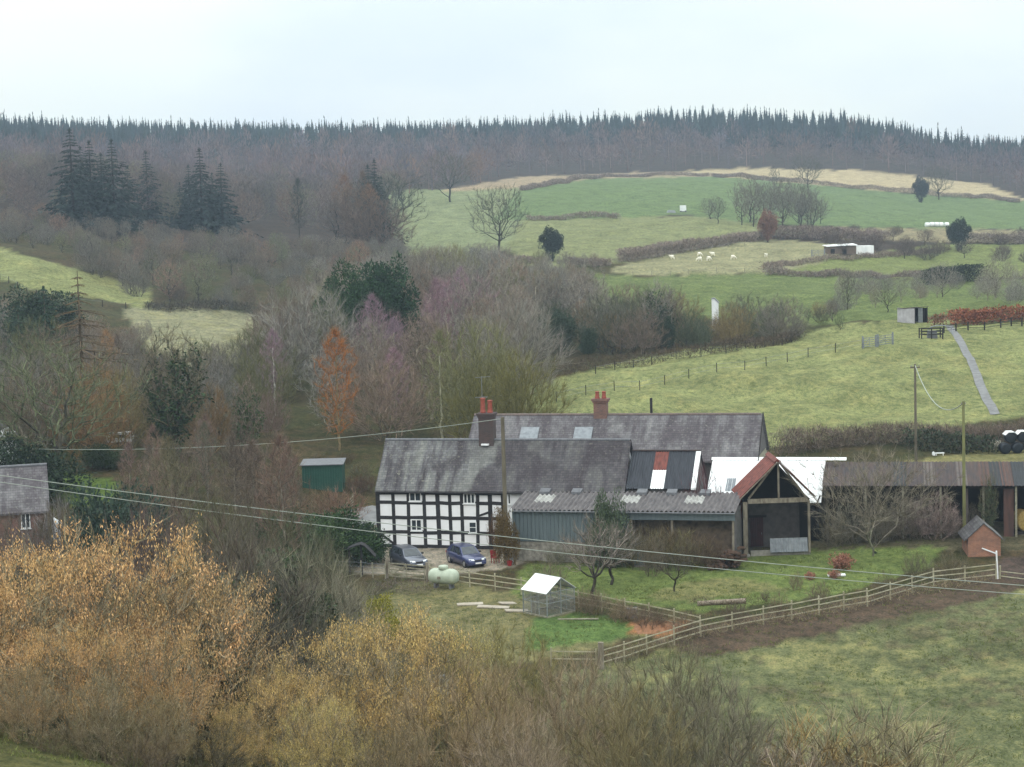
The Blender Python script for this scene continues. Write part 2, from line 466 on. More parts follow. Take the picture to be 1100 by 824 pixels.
# field colours: outlines walked over the land (given as photo pixels with a range of depths)
LITTER, LITTER2 = S(96, 84, 62, .52), S(84, 86, 56, .5)
ZONES = [
    ('hill_wood', [(-600, 60), (1700, 60), (1700, 400), (-600, 400)], (440, 1700), S(92, 80, 72, .42)),
    ('left_slope', [(-400, 225), (0, 266), (75, 287), (160, 312), (158, 330), (60, 316), (0, 300), (-400, 300)], (300, 460), S(172, 176, 100, .6)),
    ('rough_patch', [(130, 331), (210, 331), (300, 338), (290, 352), (250, 392), (190, 402), (165, 380)], (200, 370), S(178, 176, 122, .6)),
    ('upper_left_field', [(395, 272), (415, 205), (500, 203), (560, 190), (640, 190), (560, 235), (545, 268), (500, 280)], (430, 900), S(165, 182, 118, .58)),
    ('wheat_field', [(530, 236), (555, 206), (640, 191), (760, 188), (880, 199), (960, 207), (1250, 222), (1250, 248), (960, 245), (900, 243), (800, 240), (735, 230), (660, 236)], (500, 1010), S(114, 158, 94, .55)),
    ('wood_strip', [(470, 205), (560, 190), (690, 185), (760, 184), (870, 181), (760, 190), (640, 191.5), (540, 204)], (650, 1100), S(176, 158, 132, .6)),
    ('stubble_field', [(700, 186), (800, 181), (930, 183), (1060, 198), (1105, 216), (960, 206), (880, 199), (760, 189)], (700, 1100), S(196, 180, 146, .6)),
    ('middle_field', [(545, 268), (560, 236), (735, 232), (830, 242), (900, 247), (830, 252), (665, 282), (600, 288), (560, 284)], (420, 700), S(160, 174, 108, .58)),
    ('sheep_field', [(655, 291), (675, 281), (740, 262), (830, 257), (900, 262), (900, 285), (815, 292), (760, 296), (690, 296)], (380, 560), S(170, 176, 122, .6)),
    ('rough_top', [(890, 244), (1250, 250), (1250, 262), (900, 258)], (500, 700), S(176, 170, 124, .55)),
    ('right_paddock', [(840, 292), (900, 277), (1010, 262), (1250, 262), (1250, 292), (1000, 300)], (380, 540), S(146, 166, 90, .58)),
    ('plateau', [(600, 290), (690, 297), (820, 294), (1000, 302), (1250, 298), (1250, 346), (1090, 349), (800, 349), (620, 330)], (270, 470), S(122, 150, 82, .56)),
    ('hill_field', [(565, 412), (660, 390), (800, 365), (890, 350), (960, 343), (1300, 342), (1300, 446), (1085, 449), (835, 480), (700, 480), (560, 460)], (176, 268), S(158, 176, 98, .6)),
    ('verge', [(960, 500), (1085, 478), (1300, 476), (1300, 500)], (160, 192), S(160, 160, 100, .55)),
    ('cottage_lawn', [(50, 530), (60, 507), (130, 518), (128, 535), (100, 545)], (143, 185), S(112, 146, 60, .62)),
    ('farm_yard', [(330, 590), (360, 555), (410, 545), (560, 575), (560, 607), (480, 617), (380, 617)], (138, 166), S(176, 166, 152, .55)),
    ('shed_yard', [(545, 575), (800, 560), (1300, 540), (1300, 608), (1090, 606), (1070, 602), (1030, 590), (860, 596), (800, 597), (640, 606), (560, 606)], (140, 175), S(110, 104, 82, .5)),  # darker olive brown ground round the sheds
    ('garden', [(545, 640), (560, 607), (640, 606), (800, 598), (870, 592), (1010, 586), (1005, 606), (900, 638), (760, 660), (640, 642)], (118, 152), S(112, 148, 66, .6)),
    ('garden_path', [(690, 642), (730, 625), (800, 622), (860, 630), (800, 640), (740, 648)], (118, 152), S(146, 146, 98, .52)),
    ('tank_plot', [(400, 660), (430, 625), (500, 628), (560, 640), (640, 665), (700, 680), (640, 700), (500, 720)], (95, 142), S(140, 136, 98, .52)),
    ('lower_lawn', [(560, 700), (575, 664), (630, 662), (692, 672), (660, 690), (600, 696)], (105, 132), S(112, 150, 66, .6)),
    ('pasture', [(610, 724), (700, 700), (800, 678), (900, 656), (1000, 634), (1300, 560), (1300, 900), (500, 900)], (60, 140), S(132, 138, 84, .58)),
    ('bank', [(690, 690), (780, 668), (900, 648), (1000, 624), (1080, 612), (1120, 630), (1030, 650), (940, 668), (850, 690), (760, 706)], (95, 148), S(116, 100, 86, .42)),
    ('muddy_gateway', [(1066, 604), (1090, 596), (1300, 580), (1300, 634), (1085, 626)], (120, 160), S(104, 90, 84, .48)),
    ('earth_heap', [(672, 678), (685, 666), (735, 668), (742, 676), (720, 684)], (108, 130), S(200, 140, 92, .6)),
    ('near_slope', [(-900, 640), (430, 640), (620, 900), (-900, 900)], (3, 100), S(112, 112, 72, .4)),
]


def inpoly(px, py, poly):
    c = np.zeros(px.shape, bool); n = len(poly)
    for i in range(n):
        x1, y1 = poly[i]; x2, y2 = poly[(i + 1) % n]
        if y1 == y2: continue
        c ^= ((y1 > py) != (y2 > py)) & (px < (x2 - x1) * (py - y1) / (y2 - y1) + x1)
    return c


P3 = np.stack([XG, YY, ZG], -1) - CAM
zf = np.maximum(P3 @ FWD, 1)
PU, PV = CX + F * (P3 @ RT) / zf, CY - F * (P3 @ UP) / zf
wob = np.zeros_like(ZG); wob2 = np.zeros_like(ZG)
for i in range(14):
    wl = 1.2 * 1.35 ** i; a, b = rs.rand(2) * 2 * PI
    wob += np.sin((XG * math.cos(a) + YY * math.sin(a)) * 2 * PI / wl + b * 3) * .5
    wob2 += np.sin((XG * math.sin(b) + YY * math.cos(b)) * 2 * PI / wl + a * 3) * .5
ALB = np.zeros((NY, NU, 4)); ALB[:] = LITTER
mixw = np.clip(.5 + wob * .3, 0, 1)[..., None]
ALB = ALB * (1 - mixw) + np.array(LITTER2) * mixw
amp = np.clip(120 / YY, .12, 1.2)
WHICH = np.full((NY, NU), -1)
ADJ = {'left_slope': (0.66, 0.68, 1.0), 'rough_patch': (0.7, 0.7, 0.98), 'upper_left_field': (0.74, 0.68, 0.95), 'wheat_field': (1.14, 0.78, 1.02), 'middle_field': (0.78, 0.7, 0.95), 'sheep_field': (0.85, 0.76, 0.98), 'right_paddock': (0.8, 0.7, 0.95), 'plateau': (0.94, 0.76, 1.0), 'hill_field': (0.79, 0.68, 1.05), 'cottage_lawn': (0.85, 0.72, 1.2), 'garden': (1.1, 0.78, 1.35), 'lower_lawn': (0.88, 0.74, 1.3), 'pasture': (0.78, 0.77, 1.1), 'earth_heap': (0.8, 0.85, 1.0), 'rough_top': (0.85, 0.8, 1), 'verge': (0.85, 0.8, 1)}
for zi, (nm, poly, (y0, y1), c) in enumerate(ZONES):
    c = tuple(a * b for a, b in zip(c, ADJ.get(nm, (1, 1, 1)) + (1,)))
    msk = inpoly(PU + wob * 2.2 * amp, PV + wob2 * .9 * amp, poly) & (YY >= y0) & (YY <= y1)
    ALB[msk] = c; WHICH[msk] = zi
# mud and bare patches wear through the bank side of the pasture, tussocks bleach the hill fields
zi = {z_[0]: i for i, z_ in enumerate(ZONES)}
m = (WHICH == zi['pasture']) & (wob + wob2 > 1.9) & (PV < 760)
ALB[m] = ALB[m] * .55 + np.array(S(116, 100, 84, .48)) * .45
for nm in ('hill_field', 'rough_patch', 'left_slope', 'pasture'):
    m = (WHICH == zi[nm]) & (wob2 - wob > 1.5)
    ALB[m] = ALB[m] * .7 + np.array(S(178, 172, 116, .6)) * .3
ALB[..., 3] = 1

gm, nt, gb = nodes('ground')
at_ = nt.nodes.new('ShaderNodeAttribute'); at_.attribute_name = 'albedo'
co = objco(nt)
n1 = noise(nt, co, 0.22, 6, .65); n2 = noise(nt, mapping(nt, co, (1, .6, 1)), 1.6, 6, .7); n3 = noise(nt, co, 7.0, 5, .75)
c = mixc(nt, 1.0, at_.outputs[0], ramp(nt, n1, [(.32, g(.72)), (.68, g(1.25))]), 'MULTIPLY')
c = mixc(nt, 1.0, c, ramp(nt, n2, [(.35, (.58, .63, .54, 1)), (.5, g(1.0)), (.65, (1.34, 1.25, 1.16, 1))]), 'MULTIPLY')
c = mixc(nt, 1.0, c, ramp(nt, n3, [(.36, (.5, .54, .46, 1)), (.5, g(1.0)), (.64, (1.45, 1.36, 1.25, 1))]), 'MULTIPLY')
nt.links.new(c, gb.inputs['Base Color']); setv(gb, Roughness=.95); gb.inputs['Specular IOR Level'].default_value = 0.05
bump(nt, gb, n2, .8, .25)
idx = np.arange(NY * NU).reshape(NY, NU)
quads = np.stack([idx[:-1, :-1], idx[:-1, 1:], idx[1:, 1:], idx[1:, :-1]], -1).reshape(-1, 4)
me = np_mesh('ground', np.stack([XG, YY, ZG], -1).reshape(-1, 3), [quads], gm, smooth=True)
ca = me.attributes.new('albedo', 'FLOAT_COLOR', 'POINT'); ca.data.foreach_set('color', ALB.reshape(-1).astype(np.float32))
tag(link('ground', me), 'rolling farmland of green fields, leaf litter and muddy banks', None, None, 'structure')

# ------------------------------------------------------------------ plants: archetypes
def unit(a): return a / np.maximum(np.linalg.norm(a, axis=-1, keepdims=True), 1e-9)


def prisms(P0, P1, R0, R1, n=4):
    """tapered n-sided rods, one per segment"""
    d = unit(P1 - P0)
    ref = np.where(np.abs(d[:, 2:3]) > .9, np.array([[1.0, 0, 0]]), np.array([[0, 0, 1.0]]))
    a = unit(np.cross(d, ref)); b = np.cross(d, a)
    t = np.arange(n) * 2 * PI / n
    ring = np.cos(t)[None, :, None] * a[:, None, :] + np.sin(t)[None, :, None] * b[:, None, :]
    V = np.concatenate([P0[:, None, :] + ring * R0[:, None, None], P1[:, None, :] + ring * R1[:, None, None]], 1)
    base = np.arange(len(P0))[:, None] * 2 * n
    i = np.arange(n); j = (i + 1) % n
    q = np.stack([i, j, n + j, n + i], -1)[None] + base[:, :, None]
    return V.reshape(-1, 3), q.reshape(-1, 4)


def blades(P, D, L, W, r):
    """thin pointed twigs, one triangle each"""
    side = unit(np.cross(D, r.normal(size=P.shape)))
    V = np.stack([P - side * W[:, None] / 2, P + side * W[:, None] / 2, P + D * L[:, None]], 1).reshape(-1, 3)
    return V, np.arange(len(V)).reshape(-1, 3)


def leaves(P, D, L, W, r):
    """leaf-sized diamonds"""
    side = unit(np.cross(D, r.normal(size=P.shape)))
    mid = P + D * L[:, None] * .45
    V = np.stack([P, mid + side * W[:, None] / 2, P + D * L[:, None], mid - side * W[:, None] / 2], 1).reshape(-1, 3)
    return V, np.arange(len(V)).reshape(-1, 4)


def join(*parts):
    V, Fs, n = [], [], 0
    for v, f in parts:
        V.append(v); Fs.append(f + n); n += len(v)
    return np.concatenate(V), Fs


def greedy(r, roots, pts, bf=.35, up_pen=1.2):
    """a branch skeleton that reaches every point: each joins the cheapest place on the tree so far"""
    n0 = len(roots); n = n0 + len(pts)
    X = np.zeros((n, 3)); par = np.full(n, -1); path = np.zeros(n)
    X[:n0] = roots
    for i in range(1, n0):
        if roots[i][2] > roots[i - 1][2] + 1e-6:
            par[i] = i - 1; path[i] = path[i - 1] + np.linalg.norm(X[i] - X[i - 1])
        else: par[i] = 0
    o = np.argsort(np.linalg.norm(pts * np.array([1, 1, .8]), axis=1) + r.rand(len(pts)) * .6)
    for k, p in enumerate(pts[o]):
        i = n0 + k
        dv = p - X[:i]; d = np.linalg.norm(dv, axis=1)
        cost = d + bf * path[:i] + up_pen * np.maximum(0, -dv[:, 2])
        j = int(np.argmin(cost)); X[i] = p; par[i] = j; path[i] = path[j] + d[j]
    return X, par


def tree_meshes(seed, name, H, env, npts, roots, bf=.35, tip=.012, expn=2.2, twigs=6, tl=.7, tw=.02, up=.35, out_=.5, thick=.06, droop=0.0, extra=None, rmax=None):
    """trunk mesh (thick wood) and crown mesh (fine wood and twigs)"""
    r = np.random.RandomState(seed)
    pts = env(r, npts)
    X, par = greedy(r, np.array(roots, float), pts, bf)
    n = len(X); rad = np.zeros(n); acc = np.zeros(n)
    has = np.zeros(n, bool)
    for i in range(n - 1, -1, -1):
        rad[i] = (acc[i] if acc[i] > 0 else tip ** expn) ** (1 / expn)
        if par[i] >= 0: acc[par[i]] += rad[i] ** expn
    if rmax: rad = np.minimum(rad, rmax)
    ch = np.where(par >= 0)[0]
    P0, P1 = X[par[ch]], X[ch]
    R1 = rad[ch]; R0 = np.minimum(rad[par[ch]], R1 * 1.35)
    # bow every segment a little
    L = np.linalg.norm(P1 - P0, axis=1)
    mid = (P0 + P1) / 2 + r.normal(size=P0.shape) * L[:, None] * .05; mid[:, 2] -= L * droop
    A0, A1 = np.concatenate([P0, mid]), np.concatenate([mid, P1])
    Rm = (R0 + R1) / 2
    B0, B1 = np.concatenate([R0, Rm]), np.concatenate([Rm, R1])
    big = B0 > thick
    tv, tq = prisms(A0[big], A1[big], B0[big], B1[big], 6)
    cv, cq = prisms(A0[~big], A1[~big], B0[~big], B1[~big], 3)
    fine = np.where(R1 < thick * .8)[0]
    reps = np.repeat(fine, twigs)
    t = r.rand(len(reps), 1)
    P = P0[reps] * (1 - t) + P1[reps] * t
    axis = unit(np.array([[0, 0, H * .3]]) - P) * -1
    D = unit(.5 * unit(P1[reps] - P0[reps]) + out_ * axis + np.array([[0, 0, up]]) + r.normal(size=P.shape) * .45)
    Lt = tl * (.4 + r.rand(len(P))); Wt = tw * (.6 + .8 * r.rand(len(P)))
    bv = blades(P, D, Lt, Wt, r)
    tm = np_mesh(name + '_trunk', tv, [tq], BARK, smooth=True)
    V, Fs = join((cv, cq), bv)
    cm = np_mesh(name + '_crown', V, Fs, TWIG)
    return dict(trunk=tm, crown=cm, H=H, tips=(P + D * Lt[:, None], D), wood=(P0, P1, R1))


def env_dome(H, R, base=.25, top=1.0, flat=.5):
    def f(r, n):
        out = []
        while len(out) < n:
            p = r.uniform(-1, 1, (n * 2, 3)); q = np.linalg.norm(p, axis=1)
            p = p[(q < 1) & (q > .25 * r.rand(len(q)))]
            lump = 1 + .16 * np.sin(p[:, 0] * 4 + r.rand() * 6) + .12 * np.sin(p[:, 1] * 5 + p[:, 2] * 4 + r.rand() * 6)
            p = p * lump[:, None]
            zz = H * (base + (top - base) * (p[:, 2] * .5 + .5))
            out += [(x * R * 1.0, y * R, z) for x, y, z in zip(p[:, 0], p[:, 1], zz)]
        return np.array(out[:n])
    return f


def env_column(H, R, base=.1, sharp=.8):
    def f(r, n):
        t = r.rand(n) ** .75; z = H * (base + (1 - base) * t)
        rr = R * np.minimum(1, 2.6 * (1 - t) ** sharp) * (.55 + .45 * np.minimum(1, t * 2.5)) * np.sqrt(r.rand(n)); a = r.rand(n) * 6.283
        return np.stack([rr * np.cos(a), rr * np.sin(a), z], 1)
    return f


def env_shrub(H, R):
    def f(r, n):
        a = r.rand(n) * 6.283; q = np.sqrt(r.rand(n)); t = r.rand(n) ** .7
        hh = H * np.sqrt(np.maximum(0, 1 - (q * .93) ** 2.4)) * (.84 + .16 * np.sin(a * 3 + r.rand() * 6) * q + .1 * r.rand(n))
        rr = q * R * (.5 + .5 * t) * (1 + .14 * np.sin(a * 4 + r.rand() * 6))
        return np.stack([rr * np.cos(a), rr * np.sin(a), hh * (.12 + .88 * t)], 1)
    return f


def trunk_roots(H, frac, lean=0.05, k=4, seed=0):
    r = random.Random(seed); x = y = 0; o = [(0, 0, -.4)]
    for i in range(1, k + 1):
        x += r.uniform(-lean, lean) * H / k; y += r.uniform(-lean, lean) * H / k
        o.append((x, y, H * frac * i / k))
    return o


def stool_roots(R, n, seed):
    r = random.Random(seed)
    return [(R * math.sqrt(r.random()) * math.cos(a), R * math.sqrt(r.random()) * math.sin(a), -.3 + 0 * i) for i, a in [(i, r.random() * 6.28) for i in range(n)]]


ARCH = {}
for i in range(3):     # spreading field trees
    ARCH['broad%d' % i] = tree_meshes(11 + i, 'broad_tree', 12, env_dome(12, 5.6, .22), 620, trunk_roots(12, .24, .06, 3, i), .42, tip=.018, twigs=7, tl=.85, tw=.026, thick=.075)
for i in range(4):     # ash and alder of the valley wood
    ARCH['wood%d' % i] = tree_meshes(31 + i, 'wood_tree', 12, env_dome(12, 3.5, .12), 430, trunk_roots(12, .3, .1, 4, i), .2, tip=.0195, twigs=8, tl=1.0, tw=.03, up=.75, out_=.3, thick=.07)
for i in range(3):     # multi-stemmed willow and hazel without leaves
    ARCH['stool%d' % i] = tree_meshes(51 + i, 'stool_tree', 7, env_shrub(7, 4.0), 560, stool_roots(.9, 9, i), .5, tip=.011, twigs=15, tl=.9, tw=.015, up=.6, out_=.35, thick=.05)
for i in range(3):     # narrow birch and larch
    ARCH['birch%d' % i] = tree_meshes(71 + i, 'birch', 13, env_column(13, 2.3, .16), 360, trunk_roots(13, .8, .04, 6, i), .3, tip=.012, twigs=10, tl=.9, tw=.026, up=.25, out_=.35, thick=.06, rmax=.15)
ARCH['apple0'] = tree_meshes(88, 'apple_tree', 8, env_dome(8, 5.4, .22), 620, trunk_roots(8, .2, .1, 3, 9), .5, tip=.0075, expn=2.45, twigs=9, tl=.75, tw=.02, up=.25, thick=.05)
for i in range(2):     # small orchard trees
    ARCH['fruit%d' % i] = tree_meshes(91 + i, 'fruit_tree', 4, env_dome(4, 2.0, .3), 190, trunk_roots(4, .26, .16, 3, i), .45, tip=.011, twigs=6, tl=.5, tw=.014, thick=.035)
for i in range(2):     # low bramble and twiggy scrub
    ARCH['scrub%d' % i] = tree_meshes(101 + i, 'scrub', 2, env_shrub(2, 1.6), 200, stool_roots(.8, 14, 7 + i), .6, tip=.006, twigs=9, tl=.5, tw=.012, up=.5, out_=.3, thick=.03)


# hazel hung with catkins
for i in range(3):
    a = tree_meshes(121 + i, 'hazel', 7, env_shrub(7, 4.0), 620, stool_roots(1.0, 10, 20 + i), .5, tip=.011, twigs=7, tl=.75, tw=.02, up=.45, out_=.4, thick=.05)
    r = np.random.RandomState(140 + i)
    tp, td = a['tips']
    lump = np.sin(tp[:, 0] * 1.9 + i) * np.sin(tp[:, 1] * 1.7) + np.sin(tp[:, 2] * 2.3 + i) * .6
    rr = np.linalg.norm(tp * np.array([1 / 4.2, 1 / 4.2, 1 / 7.2]), axis=1)
    keep = (r.rand(len(tp)) < np.clip(.38 + .75 * lump, .03, 1)) & (rr > .45)
    tp, td = tp[keep], td[keep]
    reps = np.repeat(np.arange(len(tp)), 14)
    P = tp[reps] - td[reps] * r.rand(len(reps), 1) * .55 + r.normal(size=(len(reps), 3)) * .09
    D = unit(np.array([[0, 0, -1.0]]) + r.normal(size=P.shape) * .35)
    V, q = leaves(P, D, .062 + .075 * r.rand(len(P)), .023 + .015 * r.rand(len(P)), r)
    a['catkins'] = np_mesh('catkins', V, [q], CATK)
    ARCH['hazel%d' % i] = a


def foliage_cloud(r, centres, radii, per, L, W, name, up=.3):
    """leaf clumps through a crown's volume"""
    reps = np.repeat(np.arange(len(centres)), per)
    o = unit(r.normal(size=(len(reps), 3)))
    P = centres[reps] + o * (radii[reps] * (.55 + .55 * r.rand(len(reps))))[:, None]
    D = unit(o + np.array([[0, 0, up]]) + r.normal(size=P.shape) * .5)
    V, q = leaves(P, D, L * (.6 + .8 * r.rand(len(P))), W * (.6 + .8 * r.rand(len(P))), r)
    return np_mesh(name, V, [q], LEAF)


def stub_trunk(H, rad, seed, name):
    r = random.Random(seed); pts = [Vector((r.uniform(-.1, .1) * k, r.uniform(-.1, .1) * k, -.4 + H * k / 4)) for k in range(5)]
    m = MB()
    for k in range(4): m.cyl(pts[k], pts[k + 1], rad * (1 - .2 * k), rad * (1 - .2 * (k + 1)), 7)
    me = m.mesh(name, True); me.materials.append(BARK); return me


for i in range(2):     # evergreen crown: holly, yew, cypress
    r = np.random.RandomState(160 + i)
    c = env_dome(9, 3.1, .1, .95)(r, 120); rr = .55 + .6 * r.rand(120)
    ARCH['evergreen%d' % i] = dict(trunk=stub_trunk(5, .22, i, 'evergreen_trunk'), crown=foliage_cloud(r, c, rr, 170, .27, .13, 'evergreen_crown'), H=9.6)
r = np.random.RandomState(170)     # dense clipped-looking oval
c = env_dome(9, 3.2, .16, .97)(r, 150); rr = .5 + .4 * r.rand(150)
ARCH['oval0'] = dict(trunk=stub_trunk(4, .3, 5, 'oval_trunk'), crown=foliage_cloud(r, c, rr, 110, .3, .16, 'oval_crown'), H=9.5)
for i in range(2):     # low evergreen bushes: laurel, ivy heaps
    r = np.random.RandomState(180 + i)
    c = env_shrub(2.4, 2.0)(r, 60); rr = .35 + .3 * r.rand(60)
    ARCH['laurel%d' % i] = dict(trunk=stub_trunk(1.2, .07, i, 'laurel_stem'), crown=foliage_cloud(r, c, rr, 190, .13, .065, 'laurel_crown'), H=2.6)
# flame-coloured beech shrub
r = np.random.RandomState(190)
c = env_shrub(1.7, 1.0)(r, 46); rr = .16 + .16 * r.rand(46)
ARCH['beech0'] = dict(trunk=ARCH['scrub0']['trunk'], crown=foliage_cloud(r, c, rr, 44, .16, .08, 'beech_crown', .6), H=1.9)


# a bare tree clothed in ivy
for i in range(2):
    base = ARCH['wood%d' % i]; r = np.random.RandomState(200 + i)
    P0, P1, R1 = base['wood']
    k = np.where((R1 > .035))[0]
    reps = np.repeat(k, np.minimum(60, (R1[k] * 380).astype(int) + 6))
    t = r.rand(len(reps), 1); P = P0[reps] * (1 - t) + P1[reps] * t
    o = unit(r.normal(size=P.shape)); P = P + o * (R1[reps] + .12 + .5 * r.rand(len(reps)) ** 2)[:, None]
    V, q = leaves(P, unit(o + r.normal(size=P.shape) * .6), .26 + .2 * r.rand(len(P)), .14 + .1 * r.rand(len(P)), r)
    ARCH['ivied%d' % i] = dict(trunk=base['trunk'], crown=base['crown'], ivy=np_mesh('ivy', V, [q], LEAF), H=12)


def conifer(seed, H, R, whorls, per, blades_n, bl, bw, gap=0.0, base=.08, name='conifer', jag=.25, top=True):
    r = np.random.RandomState(seed)
    P0, P1 = [], []
    for k in range(whorls):
        f = (k + r.rand() * .6) / whorls; z = H * (base + (1 - base) * f)
        ln = R * (1 - f) * (1 - jag + 2 * jag * r.rand()) + .12
        for a in np.linspace(0, 2 * PI, per, endpoint=False) + r.rand() * 6:
            l2 = ln * (.7 + .5 * r.rand())
            P0.append((0, 0, z)); P1.append((math.cos(a) * l2, math.sin(a) * l2, z - l2 * (.25 + .25 * r.rand()) + .12 * l2))
    P0, P1 = np.array(P0), np.array(P1)
    bv, bq = prisms(P0, P1, np.full(len(P0), .05), np.full(len(P0), .015), 3)
    reps = np.repeat(np.arange(len(P0)), blades_n)
    t = (.1 + .95 * r.rand(len(reps), 1)) ** .8; P = P0[reps] * (1 - t) + P1[reps] * t
    ax = unit(P1[reps] - P0[reps]); sd = np.cross(ax, np.array([[0, 0, 1.0]])) * r.choice([-1, 1], (len(reps), 1))
    D = unit(ax * .8 + sd * (.3 + .6 * r.rand(len(reps), 1)) + np.array([[0, 0, -.35]]) + r.normal(size=P.shape) * .2)
    fz = np.clip(1.15 - P[:, 2] / H, .22, 1); V, q = leaves(P, D, bl * fz * (.6 + .8 * r.rand(len(P))), bw * fz * (.6 + .8 * r.rand(len(P))), r)
    m = MB().cyl((0, 0, -.5), (0, 0, H), .02 * H * .8, .02, 7); tm = m.mesh(name + '_trunk', True); tm.materials.append(BARK)
    tp_ = leaves(np.repeat([[0, 0, H * .93]], 10, 0), unit(r.normal(size=(10, 3)) * .12 + np.array([[0, 0, 1]])), np.full(10, H * .07), np.full(10, .16), r)
    VV, Fs = join((bv, bq), (V, q), tp_) if top else join((bv, bq), (V, q))
    return dict(trunk=tm, crown=np_mesh(name + '_crown', VV, Fs, LEAF), H=H)


for i in range(3): ARCH['spruce%d' % i] = conifer(210 + i, 24, 5.4, 30, 7, 15, 1.5, .5, name='spruce', jag=.62)
ARCH['larch0'] = conifer(220, 13, 4.6, 19, 6, 26, .7, .07, name='larch', jag=.4, top=False)
for i in range(2): ARCH['young%d' % i] = conifer(224 + i, 7, 1.9, 16, 6, 12, .7, .28, name='young_conifer')

for a in ARCH.values():     # true heights, so that a plant can be grown to a given size
    n_ = len(a['crown'].vertices); z_ = np.zeros(n_ * 3, np.float32); a['crown'].vertices.foreach_get('co', z_); a['H'] = float(np.percentile(z_[2::3], 99.7))

KEYS = ('trunk', 'crown', 'catkins', 'ivy')
W_PIX = {}


def plant(kind, p, h, name, label, cat, group=None, crown=S(120, 110, 96, .5), wood=S(104, 96, 84, .5), extra=None, wide=1.0, rz=None, lean=0):
    a = ARCH[kind]; s = h / a['H']
    e = empty(name, p, rnd.uniform(0, 6.28) if rz is None else rz, label, cat, group)
    e.scale = (s * wide, s * wide, s)
    if lean: e.rotation_euler[0] = lean
    for kx in KEYS:
        if kx in a:
            link(kx, a[kx], None, e, wood if kx == 'trunk' else (extra if kx in ('catkins', 'ivy') else crown))
    return e


def single(kind, p, h, name, label, cat, group=None, crown=S(120, 110, 96, .5), wide=1.0):
    """a far tree, too small for its parts to show: one object"""
    a = ARCH[kind]; s = h / a['H']
    o = link(name, a['crown'], None, None, crown)
    o.location = p; o.rotation_euler = (0, 0, rnd.uniform(0, 6.28)); o.scale = (s * wide, s * wide, s)
    return tag(o, label, cat, group)


def jit(c, k=.14):
    a = 1 + rnd.uniform(-k, k); b = rnd.uniform(-k, k) * .35
    return (max(0, c[0] * a * (1 + b)), max(0, c[1] * a), max(0, c[2] * a * (1 - b)), 1)


def height_to(p, u, vtop):
    """how tall a plant standing at p is when its top shows at photo row vtop"""
    return float(at(u, vtop, p.y)[2] - p.z)

# ------------------------------------------------------------------ plants: where they stand
GREY, BROWN, PURP, OLIVE = S(158, 150, 142, .64), S(154, 136, 124, .64), S(162, 134, 146, .68), S(146, 144, 106, .62)
WOODC = S(158, 150, 132, .7)
DKGREEN, MIDGREEN, IVYC = S(62, 84, 66, .5), S(88, 108, 74, .5), S(74, 96, 62, .5)
CATKC = S(202, 160, 114, .92); CATKY = S(202, 170, 114, .92)

taken = []


def clear(p, d):
    for q in taken:
        if abs(q[0] - p[0]) < d and abs(q[1] - p[1]) < d and (q[0] - p[0]) ** 2 + (q[1] - p[1]) ** 2 < d * d: return False
    taken.append((p[0], p[1])); return True


def scatter(n, u0, u1, y0, y1, d, ok=None, tries=40):
    out = []
    for _ in range(n * tries):
        if len(out) >= n: break
        Y = math.sqrt(rnd.uniform(y0 * y0, y1 * y1)); u = rnd.uniform(u0, u1)
        p = spot(u, Y)
        uu, vv_ = proj(p)
        if ok and not ok(uu, vv_, Y): continue
        if clear(p, d): out.append((p, uu, vv_))
    return out


# --- trees that stand out, one by one
WFO = at(405, 590, 151.5); WFO[2] = 0.0


class WF:      # the front of the farm range, for what grows against it
    e, d = np.array([math.cos(math.radians(-14)), math.sin(math.radians(-14)), 0]), np.array([-math.sin(math.radians(-14)), math.cos(math.radians(-14)), 0])

    @classmethod
    def px(c, u, v, y):
        r_ = ray(u, v); o = WFO + c.d * y; P = CAM + r_ * (((o - CAM) @ c.d) / (r_ @ c.d)) - WFO
        return float(P @ c.e), float(P[2])

    @classmethod
    def world(c, x, y): return Vector([float(q) for q in WFO + c.e * x + c.d * y])


def solo(kind, u, v, vtop, name, label, cat='tree', ymin=40, Y=None, **k):
    p = spot(u, Y) if Y else ground(u, v, ymin)
    if k.pop('wall', False): x_ = WF.px(u, 560, -6.1)[0]; p = WF.world(x_, -6.1); p.z = gz(p.x, p.y)
    taken.append((p.x, p.y))
    return plant(kind, p, height_to(p, u, vtop), name, label, cat, **k)


FARG = S(118, 116, 106, .5)
solo('broad0', 537, 271, 197, 'oak_tree', 'large bare oak standing alone in the pale green field, left of the dark oval tree', ymin=300, crown=FARG, wood=S(92, 88, 78, .45))
solo('oval0', 594, 281, 244, 'holly_tree', 'dark oval evergreen tree standing alone in the field below the hedge', ymin=300, crown=S(66, 78, 66, .45), wood=S(70, 70, 60, .45), wide=.92)
solo('oval0', 1029, 270, 235, 'holly_tree', 'rounded dark evergreen tree at the right above the paddock', ymin=300, crown=S(74, 86, 76, .45), wide=.95)
solo('broad1', 484, 217, 162, 'oak_tree', 'bare oak on the field corner in front of the far wood', ymin=500, crown=FARG, wood=S(80, 76, 72, .45))
solo('evergreen0', 372, 400, 284, 'cypress_tree', 'tall dark green evergreen behind the orange larch, left crown of the pair', Y=248, crown=S(66, 96, 58, .5), wide=.8)
solo('evergreen1', 416, 395, 280, 'cypress_tree', 'tall dark green evergreen beside the purple birches, right crown of the pair', Y=252, crown=S(62, 92, 60, .5), wide=.85)
solo('birch0', 364, 500, 350, 'larch_tree', 'rusty orange larch with a pale trunk behind the green shed', Y=186, crown=S(196, 130, 76, .55), wood=S(170, 150, 112, .5), wide=1.1)
solo('larch0', 92, 430, 298, 'larch_tree', 'bare larch with tiers of thin level branches at the left', Y=190, crown=S(132, 112, 86, .5), wood=S(110, 98, 80, .5), wide=1.25)
